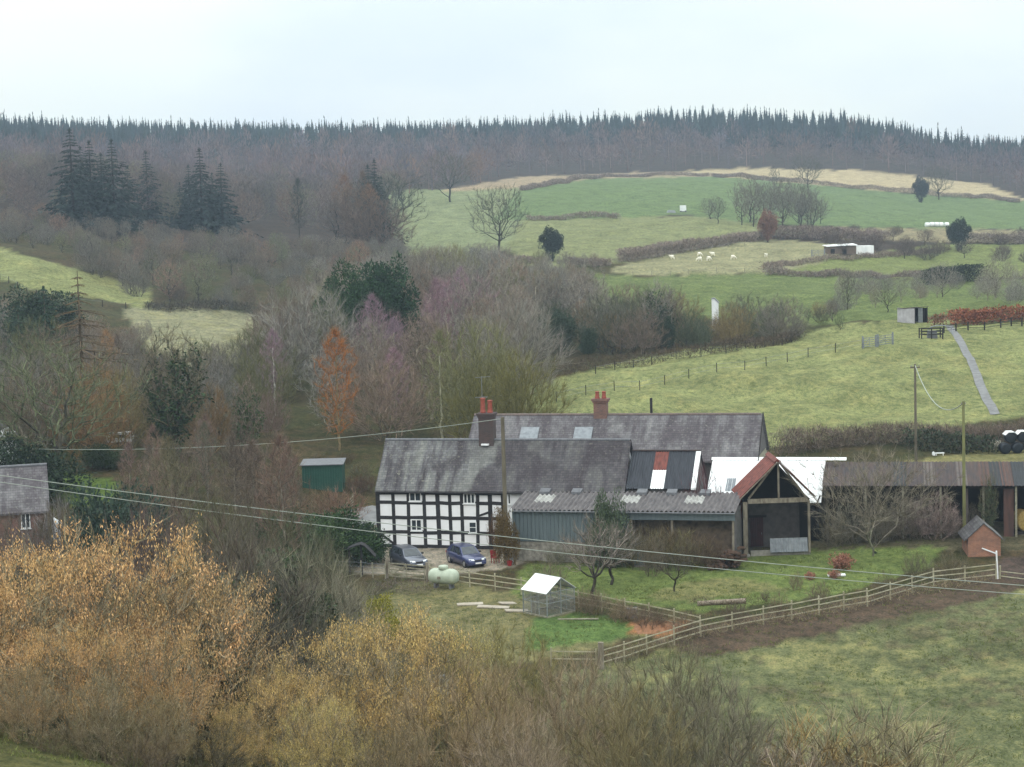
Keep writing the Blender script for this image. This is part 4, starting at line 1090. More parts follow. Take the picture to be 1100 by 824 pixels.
def mass(name, label, items, mat, n_leaf, kind):
    """many far trees in one object; items: (point, height, radius)"""
    r = np.random.RandomState(len(items)); Vs, Q = [], []
    P = np.array([i[0] for i in items]); Hh = np.array([i[1] for i in items]); Rr = np.array([i[2] for i in items])
    m = len(P); rep = np.repeat(np.arange(m), n_leaf); k = len(rep)
    a = r.rand(k) * 6.283
    if kind == 'conifer':
        f = .9 * r.rand(k) ** 1.3; rad = Rr[rep] * (1 - f) ** .9 * (.25 + .75 * np.sqrt(r.rand(k))); z = Hh[rep] * (.08 + .92 * f)
        C = P[rep] + np.stack([rad * np.cos(a), rad * np.sin(a), z], 1)
        D = unit(np.stack([np.cos(a), np.sin(a), -.45 + .9 * f ** 3 + 0 * a], 1) + r.normal(size=(k, 3)) * .25)
        L = Hh[rep] * .09 * (1.1 - f) * (.6 + .9 * r.rand(k)); Wd = L * .55
        sp_i = np.repeat(np.arange(m), 2)
        C = np.concatenate([C, P[sp_i] + np.stack([0 * sp_i, 0 * sp_i, Hh[sp_i] * .86], 1)]); D = np.concatenate([D, unit(np.array([[0, 0, 1.0]]) + r.normal(size=(len(sp_i), 3)) * .06)])
        L = np.concatenate([L, Hh[sp_i] * (.05 + .12 * r.rand(len(sp_i)))]); Wd = np.concatenate([Wd, Hh[sp_i] * .025])
        V, q = leaves(C, D, L, Wd, r)
        nc = 9; cones_v, cones_f = [], []
        for lo, hi, wd in ((.06, .58, .95), (.3, .76, .6), (.55, .93, .34)):
            ang = (np.arange(nc) * 2 * PI / nc)[None, :] + r.rand(m, 1) * 6; rad = Rr[:, None] * wd * (.4 + .6 * r.rand(m, nc))
            ring = np.stack([P[:, 0:1] + rad * np.cos(ang), P[:, 1:2] + rad * np.sin(ang), P[:, 2:3] + Hh[:, None] * (lo + .08 * r.rand(m, nc))], -1)
            tip = P + np.stack([0 * Hh, 0 * Hh, Hh * hi], 1)
            vv = np.concatenate([ring, tip[:, None, :]], 1).reshape(-1, 3); b0 = (np.arange(m) * (nc + 1))[:, None]; ii = np.arange(nc)
            ff = np.stack([b0 + ii[None, :], b0 + (ii[None, :] + 1) % nc, b0 + nc + 0 * ii[None, :]], -1).reshape(-1, 3)
            cones_v.append((vv, ff))
        cv_, cf_ = join(*cones_v); tv = (cv_, np.concatenate(cf_))
        owners = np.concatenate([np.repeat(rep, 4), np.repeat(sp_i, 4)] + [np.repeat(np.arange(m), nc + 1)] * 3)
    else:
        th = np.arccos(r.uniform(-.55, 1, k)); sh = .35 + .65 * r.rand(k) ** .5
        C = P[rep] + np.stack([Rr[rep] * sh * np.sin(th) * np.cos(a), Rr[rep] * sh * np.sin(th) * np.sin(a), Hh[rep] * (.48 + .47 * sh * np.cos(th))], 1)
        D = unit(C - (P[rep] + np.stack([0 * a, 0 * a, Hh[rep] * .2], 1)) + r.normal(size=(k, 3)) * Hh[rep][:, None] * .12)
        L = Hh[rep] * .17 * (.5 + r.rand(k)); Wd = Hh[rep] * .016 * (.6 + .8 * r.rand(k))
        V, q = leaves(C, D, L, Wd, r)
        tv = prisms(P - np.array([[0, 0, 1]]), P + np.stack([0 * Hh, 0 * Hh, Hh * .7], 1), Hh * .016, Hh * .006, 3)
        owners = np.concatenate([np.repeat(rep, 4), np.repeat(np.arange(m), 6)])
    VV, Fs = join((V, q), tv)
    me = np_mesh(name, VV, Fs, mat)
    # every tree of the mass has a colour of its own
    tr = np.clip(r.normal(1, .28, m), .45, 1.7); hue = r.normal(0, .1, (m, 1)) * np.array([[1.0, .2, -1.0]])
    tint = np.clip(tr[:, None] * (1 + hue), .2, 2)
    own = np.argmin(((VV[:, None, :2] - P[None, :0, :2]) ** 2).sum(-1), 1) if False else owners
    ca = me.attributes.new('tint', 'FLOAT_COLOR', 'POINT'); ca.data.foreach_set('color', np.concatenate([tint[own], np.ones((len(own), 1))], 1).astype(np.float32).ravel())
    return tag(link(name, me), label, None, None, 'stuff')


def region(n, poly, y0, y1, d, seed):
    """points on the land inside a photo outline"""
    r = np.random.RandomState(seed); out = []
    grid = {}
    us = [q[0] for q in poly]
    while n > 0:
        n -= 1
        Y = math.sqrt(r.uniform(y0 * y0, y1 * y1)); u = r.uniform(min(us), max(us)); x = (u - CX) / F * Y
        z = gz(x, Y); uu, vv_ = proj((x, Y, z))
        if not inpoly(np.array([uu]), np.array([vv_]), poly)[0]: continue
        ky = (int(x / d), int(Y / d))
        if any(math.hypot(x - a, Y - b) < d for dx in (-1, 0, 1) for dy in (-1, 0, 1) for a, b in grid.get((ky[0] + dx, ky[1] + dy), ())): continue
        grid.setdefault(ky, []).append((x, Y)); out.append((x, Y, z))
    return out


FARW = [(-120, 176), (200, 171), (430, 167), (620, 158), (700, 153), (780, 158), (880, 158), (1000, 172), (1160, 190), (1160, 222), (1100, 215), (1060, 198), (930, 183), (800, 180.5), (690, 185), (560, 189), (500, 201), (470, 205), (430, 212), (418, 232), (400, 262), (390, 250), (-120, 250)]
far_pts = region(14000, FARW, 475, 1330, 9.0, 5)
rr_ = random.Random(11)
pts_h = sorted(far_pts, key=lambda q: q[1])
edge = [q for q in pts_h if q[1] < 700][:210] + [q for q in pts_h if q[1] >= 700 and rr_.random() < .3][:60]
es = set(edge)
HW = [S(136, 120, 118, .66), S(126, 116, 116, .6), S(144, 122, 112, .66), S(136, 130, 112, .62), S(112, 104, 102, .55)]
for q in edge:
    single(rr_.choice(['wood0', 'wood1', 'wood2', 'wood3', 'broad0', 'broad1', 'broad2']), q, rr_.uniform(9, 16), 'hill_tree', 'hazy mauve grey bare tree on the near edge of the hill wood', 'tree', 'bare trees on the near edge of the hill wood', crown=jit(rr_.choice(HW)), wide=1.15)
items = [(q, rr_.uniform(9, 19), rr_.uniform(3.6, 6.2)) for q in far_pts if q not in es]
hwm = tinted('bare_wood', S(134, 114, 114, .58), .3)
mass('bare_wood', 'mauve grey bare woodland covering the hillside below the conifers', items, hwm, 110, 'bare')

RIDGE = [(-140, 148), (60, 150), (200, 153), (420, 152), (560, 151), (660, 142), (760, 136), (870, 136), (960, 143), (1050, 152), (1160, 166), (1160, 190), (1000, 172), (880, 160), (780, 160), (700, 155), (430, 168), (330, 172), (200, 172), (60, 175), (-140, 180)]
rp = region(16000, RIDGE, 950, 1420, 6.0, 6)
front = sorted(rp, key=lambda q: q[1])
edge = [q for q in front if rr_.random() < .35][:110]
es = set(edge)
for q in edge:
    single(rr_.choice(['spruce0', 'spruce1', 'spruce2']), q, rr_.uniform(12, 17), 'ridge_conifer', 'dark conifer on the near edge of the forest along the ridge', 'tree', 'conifers on the near edge of the ridge forest', crown=jit(S(58, 74, 70, .42), .1), wide=1.0)
cfm = tinted('conifer_forest', S(54, 70, 68, .4), .3)
mass('conifer_forest', 'dark conifer forest along the skyline of the ridge', [(q, rr_.uniform(12, 18.5) if rr_.random() < .95 else rr_.uniform(18, 21), rr_.uniform(2.9, 4.4)) for q in rp if q not in es], cfm, 60, 'conifer')
print('woods', len(far_pts), len(rp))

# ------------------------------------------------------------------ the farm buildings
class Fr:
    """a local frame standing on the land: x along the front, y back, z up"""
    def __init__(s, O, yaw_deg):
        s.O = np.array([float(c) for c in O]); s.yaw = math.radians(yaw_deg)
        s.e = np.array([math.cos(s.yaw), math.sin(s.yaw), 0]); s.d = np.array([-math.sin(s.yaw), math.cos(s.yaw), 0])

    def px(s, u, v, y=0.0):
        r_ = ray(u, v); o = s.O + s.d * y
        t = ((o - CAM) @ s.d) / (r_ @ s.d); P = CAM + r_ * t - s.O
        return float(P @ s.e), float(P[2])

    def loc(s, P):
        q = np.array([float(c) for c in P]) - s.O
        return Vector((float(q @ s.e), float(q @ s.d), float(q[2])))

    def world(s, x, y, z=0.0):
        return Vector([float(c) for c in s.O + s.e * x + s.d * y + np.array([0, 0, z])])


SLATE = mat_slate('mossy_slate', S(130, 129, 132, .56), S(90, 82, 88, .46), S(152, 153, 148, .6), S(166, 166, 148, .62), True)
SLATE2 = mat_slate('grey_slate', S(136, 132, 136, .52), S(110, 102, 108, .48), S(156, 154, 155, .55), S(166, 164, 156, .58))
PLASTER = mat_plain('white_plaster', (.80, .81, .84, 1), (.71, .71, .72, 1), .9, .7)
OAK = mat_plain('blackened_oak', (.03, .028, .03, 1), (.014, .013, .015, 1), .85, 4, bmp=.3)
STONE = mat_plain('pale_stone', S(190, 184, 172, .6), S(130, 124, 116, .5), .95, 3.5, bmp=.6)
BRICK = mat_brick('red_brick', S(158, 104, 90, .6), S(132, 88, 78, .58), S(170, 160, 146, .5))
BRICKD = mat_brick('sooty_brick', S(112, 84, 80, .45), S(92, 72, 72, .42), S(120, 110, 104, .4))
BRICKO = mat_brick('orange_brick', S(196, 134, 104, .62), S(176, 112, 88, .6), S(190, 170, 150, .55))
CLAY = mat_plain('clay_pot', S(192, 100, 82, .58), S(160, 86, 72, .52), .8, 5)
WHITEP = mat_plain('white_paint', (.78, .79, .8, 1), (.66, .67, .68, 1), .5, 4)
GLASS = mat_glass('window_glass')
TIMBER = mat_plain('weathered_timber', S(176, 166, 148, .58), S(124, 112, 96, .5), .9, 5, stretch=(1, 1, .3), bmp=.3)
GREYT = mat_plain('silvered_timber', S(186, 182, 160, .6), S(140, 132, 110, .52), .9, 6, bmp=.2)
DARKT = mat_plain('dark_timber', S(70, 62, 58, .42), S(48, 42, 42, .4), .9, 5, bmp=.3)
BLACKI = mat_plain('black_interior', S(52, 48, 50, .35), S(38, 36, 38, .35), .95, 2)  # near black; the darkness inside open buildings is put into this colour
CLAD = mat_plain('blue_grey_cladding', S(128, 142, 148, .52), S(112, 126, 132, .5), .6, .8, stretch=(6, 1, .3))
ASB = mat_plain('grey_corrugated', S(154, 148, 148, .48), S(112, 106, 110, .44), .9, 1.8, stretch=(1.5, .5, .5))
WSHEET = mat_plain('white_sheeting', (.84, .85, .86, 1), (.66, .68, .69, 1), .5, 1.1, stretch=(1, .35, .35))
RUSTR = mat_plain('rusty_red_sheet', S(168, 96, 84, .5), S(120, 74, 68, .45), .8, 1.6, stretch=(3, 1, .5))
DARKM = mat_plain('blue_black_sheet', S(84, 88, 98, .42), S(64, 68, 78, .4), .7, 1.0, stretch=(4, 1, .4))
RUSTS = mat_plain('dark_rusty_sheet', S(112, 92, 86, .46), S(84, 80, 84, .42), .85, .7, stretch=(3, .6, .6))
GALV = mat_plain('galvanised', S(176, 182, 188, .55), S(146, 152, 160, .5), .45, 2.5, metallic=.4)
LEAD = mat_plain('lead_grey', S(150, 152, 158, .5), S(120, 122, 128, .48), .6, 4)
GREENS = mat_plain('green_shed_paint', S(48, 104, 88, .5), S(40, 92, 78, .48), .6, 2)
ROUGHW = mat_plain('grey_block', S(132, 128, 126, .48), S(104, 100, 100, .45), .95, 2.2, bmp=.3)
ROOFL = mat_plain('grubby_rooflight', S(212, 212, 208, .66), S(160, 158, 154, .58), .6, 2.2)
CONC = mat_plain('concrete', S(186, 182, 172, .55), S(150, 146, 138, .52), .9, 3, bmp=.2)


def corr(mb, x0, x1, y0, z0, y1, z1, pitch=.27, amp=.045):
    """a corrugated sheet: ridges run down the slope"""
    nx = max(2, int((x1 - x0) / pitch * 6)); vs, fs = [], []
    for i in range(nx + 1):
        x = x0 + (x1 - x0) * i / nx; dz = amp * math.sin(2 * PI * (x - x0) / pitch)
        vs += [(x, y0, z0 + dz), (x, y1, z1 + dz)]
    n = len(vs)
    vs += [(x, y, z - .012) for x, y, z in vs]
    for i in range(nx):
        a = 2 * i
        fs += [(a, a + 2, a + 3, a + 1), (n + a, n + a + 1, n + a + 3, n + a + 2)]
    fs += [(0, 1, n + 1, n), (2 * nx, n + 2 * nx, n + 2 * nx + 1, 2 * nx + 1)]
    return mb.add(vs, fs)


def roof_slab(mb, x0, x1, prof, th=.14):
    """prof: (y, z) points from the front eave over the ridge to the back eave"""
    up = [(x0, y, z) for y, z in prof]; dn = [(x0, y, z - th) for y, z in prof[::-1]]
    return mb.prism(up + dn, (x1 - x0, 0, 0))


def window(e, x0, x1, z0, z1, lights, y, name='window', bars=0, mat=None):
    """a casement set in the wall face at local y: white frame, glass behind it"""
    m = MB(); t = .07
    m.box(x0, x1, y - .05, y + .03, z0, z0 + t).box(x0, x1, y - .05, y + .03, z1 - t, z1)
    w_ = (x1 - x0) / lights
    for i in range(lights + 1):
        c = min(max(x0 + w_ * i, x0 + t / 2), x1 - t / 2)
        m.box(c - t / 2, c + t / 2, y - .045, y + .03, z0 + t, z1 - t)
    for b_ in range(bars):
        zz = z0 + (z1 - z0) * (b_ + 1) / (bars + 1)
        for i in range(lights): m.box(x0 + w_ * i + t / 2 + .01, x0 + w_ * (i + 1) - t / 2 - .01, y - .035, y + .02, zz - .02, zz + .02)
    o = m.build(name, mat or WHITEP, e)
    MB().box(x0 + .03, x1 - .03, y + .0, y + .012, z0 + .03, z1 - .03).build('pane', GLASS, o)
    MB().box(x0 - .06, x1 + .06, y - .1, y + .03, z0 - .07, z0 - .004).build('sill', mat or WHITEP, o)
    return o


# --- the timber framed farmhouse
HO = at(405, 590, 151.5); HO[2] = 0.0
H = Fr(HO, -14)
he = empty('timber_farmhouse', HO, H.yaw, 'long black and white timber framed farmhouse under a mossy slate roof', 'farmhouse')
zE = H.px(470, 527, -.35)[1]; zR = H.px(550, 472, 3.0)[1]
xL = (H.px(403, 527, -.35)[0] + H.px(414, 472, 3)[0]) / 2; xR = (H.px(669, 525, -.35)[0] + H.px(680, 471, 3)[0]) / 2
xW0, xW1 = .05, xR - .25
print('house', zE, zR, xL, xR)
hw = zE - .12
m = MB()
m.prism([(xW0, 0, -.6), (xW0, 6, -.6), (xW0, 6, hw), (xW0, 3, zR - .22), (xW0, 0, hw)], (xW1 - xW0, 0, 0))
m.build('wall', PLASTER, he)
px_x = lambda u, v=555: H.px(u, v, 0)[0]
px_z = lambda v, u=470: H.px(u, v, 0)[1]
fr = MB()
posts = [407.2, 423.5, 439.5, 455.5, 471, 484, 497.2, 513, 526.2, 541]
xs = [px_x(u) for u in posts]
zs = [hw - .12] + [px_z(v) for v in (540.3, 556.3, 572.2)] + [px_z(587)]
rz = random.Random(4)
for i, x in enumerate(xs):
    w_ = .36 if i in (0, 4, 8) else .29
    a, b = rz.uniform(-.08, .08), rz.uniform(-.08, .08)
    fr.beam((x + a, -.012, -.1), (x + b, -.012, hw - .02), w_, .05, up=(0, 1, 0)) if False else fr.prism([(x + a - w_ / 2, -.02, -.1), (x + a + w_ / 2, -.02, -.1), (x + b + w_ / 2, -.02, hw - .02), (x + b - w_ / 2, -.02, hw - .02)], (0, .06, 0))
for k_, z in enumerate(zs):
    for i in range(len(xs) - 1):
        j0, j1 = rz.uniform(-.04, .04), rz.uniform(-.04, .04); hh_ = .14 if k_ else .17
        y_ = -.026
        fr.prism([(xs[i] + .03, y_, z - hh_ + j0), (xs[i + 1] - .03, y_, z - hh_ + j1), (xs[i + 1] - .03, y_, z + hh_ + j1), (xs[i] + .03, y_, z + hh_ + j0)], (0, .06, 0))
fr.prism([(xs[0], -.032, zs[3] + .05), (xs[0] + .0, -.032, zs[3] - .2), (xs[1] + .2, -.032, .0), (xs[1] + .2, -.032, .22)], (0, .06, 0))
fr.prism([(xs[7], -.032, zs[2] + .25), (xs[7], -.032, zs[2] + .07), (xs[8], -.032, zs[2] + .42), (xs[8], -.032, zs[2] + .62)], (0, .06, 0))
for y in (.02, 5.98): fr.box(xW0 - .03, xW0 + .05, y - .1 if y > 1 else y + .05, y if y > 1 else y + .2, -.2, hw)
for z in zs: fr.box(xW0 - .03, xW0 + .04, .23, 5.85, z - .1, z + .1)
fr.build('timber_frame', OAK, he)
MB().box(px_x(455), px_x(512), -.16, -.05, -.3, px_z(590)).box(px_x(512) + .01, px_x(541), -.1, -.04, -.3, px_z(593)).build('plinth', STONE, he)
for (u0, u1, v0, v1, n, bars) in ((440.6, 453.2, 529.2, 538.6, 2, 0), (498.6, 511, 529.6, 540.6, 3, 0), (441.6, 453, 558, 570.2, 2, 0), (503.5, 511.8, 560, 572, 1, 1)):
    window(he, px_x(u0), px_x(u1), px_z(v1), px_z(v0), n, -.05, bars=bars)
window(he, px_x(545.5, 535), px_x(549, 535), px_z(541), px_z(529.5), 1, -.05)
rf = MB(); roof_slab(rf, xL, xR, [(-.38, zE - .02), (3, zR), (6.4, zE - .02)])
ro = rf.build('roof', SLATE, he)
rt = MB()
for k in range(int((xR - xL) / .46)):
    x = xL + k * .46; rt.cyl((x, 3, zR - .03), (x + .44, 3, zR - .03), .13, .12, 8)
rt.build('ridge_tiles', LEAD, ro)
MB().cyl((xL + .1, -.42, zE - .16), (xR - .1, -.42, zE - .18), .065, n=8).build('gutter', OAK, ro)
cx0, cx1 = H.px(515.5, 460, 3)[0], H.px(531, 460, 3)[0]; zc = H.px(523, 443.5, 3)[1]
ch = MB().box(cx0, cx1, 2.55, 3.55, zR - .6, zc - .35).box(cx0 - .06, cx1 + .06, 2.49, 3.61, zc - .35, zc - .15).box(cx0 - .13, cx1 + .13, 2.42, 3.68, zc - .15, zc).build('chimney', BRICKD, ro)
zp = H.px(520, 427, 3)[1]
for k, (a, b) in enumerate(((cx0 + .3, .95), (cx1 - .33, .8))):
    MB().lathe([(0, .24), (.1, .26), (.2, .21), (.75 * (zp - zc) * b, .19), ((zp - zc) * b, .24), ((zp - zc) * b + .03, .14)], (a, 3.05, zc), (0, 0, 1), 12).build('chimney_pot', CLAY, ro)
MB().box(cx0 + .25, cx1 - .35, 2.25, 2.54, zR - .42, zR - .3).build('flashing', WSHEET, ro)
ae = MB(); az = H.px(519, 405, 3)[1]; ax = cx0 + .1
ae.cyl((ax, 3.62, zc - .5), (ax, 3.62, az), .025, n=6)
ae.beam((ax - .5, 3.62, az - .1), (ax + .75, 3.62, az - .03), .03, .03)
for k in range(7): ae.beam((ax - .45 + k * .18, 3.32, az - .09 + k * .01), (ax - .45 + k * .18, 3.92, az - .09 + k * .01), .015, .015)
ae.beam((ax - .55, 3.62, az - 1.75), (ax + .45, 3.62, az - 1.7), .04, .04)
for k in range(4): ae.beam((ax - .5 + k * .3, 3.3, az - 1.74), (ax - .5 + k * .3, 3.95, az - 1.74), .02, .02)
ae.build('aerial', GALV, ro)

# --- the long building behind it
B = Fr(H.world(0, 0), -14)
by = 15.0
bz = B.px(650, 445, by)[1]; bx0 = B.px(509.5, 446, by)[0]; bx1 = B.px(820, 445, by)[0]
be = empty('long_house', B.world(bx0, by - 3.8), B.yaw, 'long grey slate roofed range behind the timber framed farmhouse, with two rooflights', 'house')
bl_ = bx1 - bx0; bd = 7.6; bh = bz - 3.3
MB().prism([(.15, .2, -.5), (.15, bd - .2, -.5), (.15, bd - .2, bh - .1), (.15, bd / 2, bz - .2), (.15, .2, bh - .1)], (bl_ - .3, 0, 0)).build('wall', ROUGHW, be)
ro = roof_slab(MB(), 0, bl_, [(-.3, bh - .25), (bd / 2, bz), (bd + .3, bh - .25)]).build('roof', SLATE2, be)
ls = lambda u, v, y: (B.px(u, v, by - 3.8 + y)[0] - bx0, B.px(u, v, by - 3.8 + y)[1])
sl_ = (bz - bh + .25) / (bd / 2 + .3)
for (u0, u1, v0, v1) in ((556.5, 579, 455, 468.5), (614.5, 637, 454.5, 468.5)):
    ya, yb = 1.15, 2.55; xa, xb = ls(u0, v1, ya)[0], ls(u1 - 3, v1, ya)[0]
    za, zb = bh - .25 + sl_ * (ya + .3), bh - .25 + sl_ * (yb + .3)
    w_ = MB().prism([(xa, ya, za + .02), (xb, ya, za + .02), (xb, yb, zb + .02), (xa, yb, zb + .02)], (0, -.05, .1)).build('rooflight', GALV, ro)
    MB().prism([(xa + .12, ya + .1, za + .2), (xb - .12, ya + .1, za + .2), (xb - .12, yb - .12, zb + .04), (xa + .12, yb - .12, zb + .04)], (0, -.004, .006)).build('pane', mat_glass('roof_glass', (.12, .12, .14, 1)) if 'roof_glass' not in bpy.data.materials else bpy.data.materials['roof_glass'], w_)
cxm = ls(645.5, 440, bd / 2)[0]; zt = ls(645.5, 428, bd / 2)[1]
MB().box(cxm - .58, cxm + .58, bd / 2 - .4, bd / 2 + .4, bz - .5, zt - .35).box(cxm - .66, cxm + .66, bd / 2 - .47, bd / 2 + .47, zt - .35, zt - .2).box(cxm - .74, cxm + .74, bd / 2 - .53, bd / 2 + .53, zt - .2, zt).build('chimney', BRICK, ro)
for s in (-.3, .3):
    MB().lathe([(0, .2), (.1, .22), (.17, .18), (.5, .16), (.6, .2), (.63, .12)], (cxm + s, bd / 2, zt), (0, 0, 1), 12).build('chimney_pot', CLAY, ro)
fx = ls(699, 440, bd / 2)[0]
MB().cyl((fx, bd / 2 + .3, bz - .5), (fx, bd / 2 + .3, ls(699, 428, bd / 2)[1]), .12, n=10).build('flue_pipe', OAK, ro)
rt = MB()
for k in range(int(bl_ / .5)): rt.cyl((k * .5, bd / 2, bz - .03), (k * .5 + .48, bd / 2, bz - .03), .13, .12, 7)
rt.build('ridge_tiles', mat_plain('ridge_clay', S(160, 140, 132, .5), S(130, 120, 118, .48), .9, 4), ro)
gx = bl_ - .145
window(be, .3, 1.2, 2.6, 3.6, 2, .15)
gd = MB()
for k in range(9): gd.box(gx, gx + .03, .5 + k * .74, 1.2 + k * .74, .4, bh - .3 if k in (0, 8) else bh)
gd.build('gable_panel', GREYT, be)
MB().beam((gx + .12, -.3, bh - .2), (gx + .12, bd / 2, bz + .05), .06, .25).beam((gx + .12, bd / 2, bz + .05), (gx + .12, bd + .3, bh - .2), .06, .25).build('bargeboard', DARKT, be)

# --- grey corrugated lean-to along the front
ly0 = -5.3
lx0, lx1 = H.px(550, 560, ly0)[0], H.px(790, 545, ly0)[0]
lz0 = H.px(600, 547.5, ly0)[1]; lz1 = H.px(600, 527.5, -.05)[1]
le = empty('corrugated_leanto', H.world(lx0, ly0), H.yaw, 'low lean-to with a grey corrugated roof and blue grey clad wall', 'shed')
ll = lx1 - lx0; lxm = H.px(676, 560, ly0)[0] - lx0
ro = corr(MB(), -.15, ll, -.3, lz0, 5.15, lz1, .36, .07).build('roof', ASB, le)
for (u0, u1, v0, v1) in ((577, 593.5, 532.5, 540.5), (666.5, 683, 531, 538.5), (736, 754.5, 530.5, 538)):
    y_ = 1.6 + (543 - v1) * 0.0 + .4; yb = y_ + 2.0
    xa, xb = H.px(u0, v1, ly0 + y_)[0] - lx0, H.px(u1, v1, ly0 + y_)[0] - lx0
    f_ = lambda y: lz0 + (lz1 - lz0) * (y + .3) / 5.45 + .02
    k_ = round(xa / .36); xa = -.15 + k_ * .36; xb = xa + .36 * round((xb - xa) / .36)
    corr(MB(), xa, xb, y_, f_(y_), yb, f_(yb), .36, .07).build('rooflight', ROOFL, ro)
for u in (586, 620, 690, 722, 758):
    xa = H.px(u, 527, -.6)[0] - lx0
    MB().prism([(xa - .4, 4.2, lz1 - .12), (xa + .4, 4.2, lz1 - .12), (xa + .4, 5.05, lz1 + .05), (xa - .4, 5.05, lz1 + .05)], (0, 0, .22)).build('roof_vent', LEAD, ro)
cz_ = H.px(600, 582, ly0)[1]
cl_ = MB()
nb = int((lxm) / .3)
for k in range(nb): cl_.box(k * lxm / nb, (k + 1) * lxm / nb - .02, 0, .05 + .02 * (k % 2), cz_, lz0 - .22)
cl_.build('cladding', CLAD, le)
MB().box(lxm + .02, ll - .05, 0, .06, H.px(740, 559, ly0)[1], lz0 - .22).build('fascia_cladding', CLAD, le)
MB().box(0, lxm, .08, .4, -.4, cz_ - .004).build('plinth_wall', STONE, le)
MB().box(0, .12, .42, 5.2, -.4, lz0 - .1).box(ll - .15, ll - .03, .1, 5.1, -.4, lz0 - .1).build('end_wall', ROUGHW, le)
MB().box(lxm, ll - .2, 1.5, 1.65, -.4, lz0 + .1).build('back_wall', mat_plain('brown_rubble', S(146, 128, 108, .55), S(100, 88, 78, .48), .95, 2.5, bmp=.5), le)
for x in (lxm + .05, lxm + 3.2, ll - .3): MB().box(x, x + .16, .1, .26, -.4, lz0 - .25).build('post', TIMBER, le)
MB().cyl((-.1, -.36, lz0 - .1), (ll, -.36, lz0 - .13), .06, n=8).build('gutter', LEAD, le)
MB().cyl((-.12, -.3, .0), (-.12, -.3, lz0 - .15), .05, n=8).build('downpipe', WHITEP, le)

# --- dark sheeted roof between the farmhouse and the white barn
dx0 = (H.px(668.5, 525, -.1)[0] + H.px(681, 484.5, 3.2)[0]) / 2; dx1 = (H.px(746, 525, -.1)[0] + H.px(755, 484.5, 3.2)[0]) / 2
dz0 = H.px(700, 525, -.1)[1]; dz1 = H.px(715, 484.5, 3.2)[1]
de = empty('dark_barn', H.world(dx0, 0), H.yaw, 'barn with a blue black sheet roof patched in red and white, right of the farmhouse', 'barn')
dl = dx1 - dx0
MB().prism([(.2, .15, -.4), (.2, 6.4, -.4), (.2, 6.4, dz0 - .1), (.2, 3.2, dz1 - .25), (.2, .15, dz0 - .2)], (dl - .35, 0, 0)).build('wall', ROUGHW, de)
f_ = lambda y: dz0 + (dz1 - dz0) * (y + .1) / 3.3
pa, pb = H.px(699, 520, .3)[0] - dx0, H.px(713.5, 520, .3)[0] - dx0
ro = corr(corr(corr(MB(), .05, pa, -.1, f_(-.1), 3.2, f_(3.2), .2, .025), pb, dl - .42, -.1, f_(-.1), 3.2, f_(3.2), .2, .025), .05, dl - .05, 3.22, f_(3.2), 6.6, dz0 - .1, .2, .025).build('roof', DARKM, de)
corr(MB(), pa, pb, -.1, f_(-.1) + .01, 1.5, f_(1.5) + .01, .2, .025).build('white_sheet', WSHEET, ro)
corr(MB(), pa, pb, 1.5, f_(1.5) + .03, 3.1, f_(3.1) + .03, .2, .025).build('rusty_sheet', RUSTR, ro)
MB().prism([(dl - .4, -.12, f_(-.12) - .06), (dl - .02, -.12, f_(-.12) - .06), (dl - .02, 3.2, f_(3.2) - .06), (dl - .4, 3.2, f_(3.2) - .06)], (0, 0, .14)).build('verge_board', WSHEET, de)
MB().box(.05, dl, 3.1, 3.3, f_(3.2), f_(3.2) + .1).build('ridge_cap', RUSTS, ro)

# --- the white roofed barn
WY = 5.7
wx0, wx1 = H.px(757, 540, WY)[0], H.px(882, 540, WY)[0]
wz0 = H.px(882, 540, WY)[1]; wz1 = H.px(850, 492.5, WY + 5.5)[1]
we = empty('white_barn', H.world(wx0, WY), H.yaw, 'barn with a bright white sheet roof behind the red gabled cart shed', 'barn')
wl = wx1 - wx0
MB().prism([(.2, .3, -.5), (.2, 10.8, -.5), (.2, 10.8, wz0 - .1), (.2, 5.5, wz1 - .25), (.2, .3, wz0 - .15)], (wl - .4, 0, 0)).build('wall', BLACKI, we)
ro = corr(corr(MB(), 0, wl, 0, wz0, 5.5, wz1, .32, .02), 0, wl, 5.5, wz1, 11.1, wz0, .32, .02).build('roof', WSHEET, we)
MB().prism([(-.1, 5.2, wz1 - .1), (wl + 1.7, 5.2, wz1 - .1), (wl + 1.7, 5.5, wz1 + .09), (-.1, 5.5, wz1 + .09)], (0, .15, 0)).build('ridge_cap', WSHEET, ro)
xa = H.px(780, 520, WY + 2)[0] - wx0; f_ = lambda y: wz0 + (wz1 - wz0) * y / 5.5
corr(MB(), xa, xa + .75, 1.3, f_(1.3) + .03, 2.9, f_(2.9) + .03, .16, .02).build('grey_patch', GALV, ro)
MB().cyl((wl - .35, -.12, wz0 - .1), (wl - .35, -.12, .2), .06, n=8).cyl((wl - .35, -.12, wz0 - .1), (wl - .1, .4, wz0 + .5), .06, n=8).build('downpipe', DARKT, we)

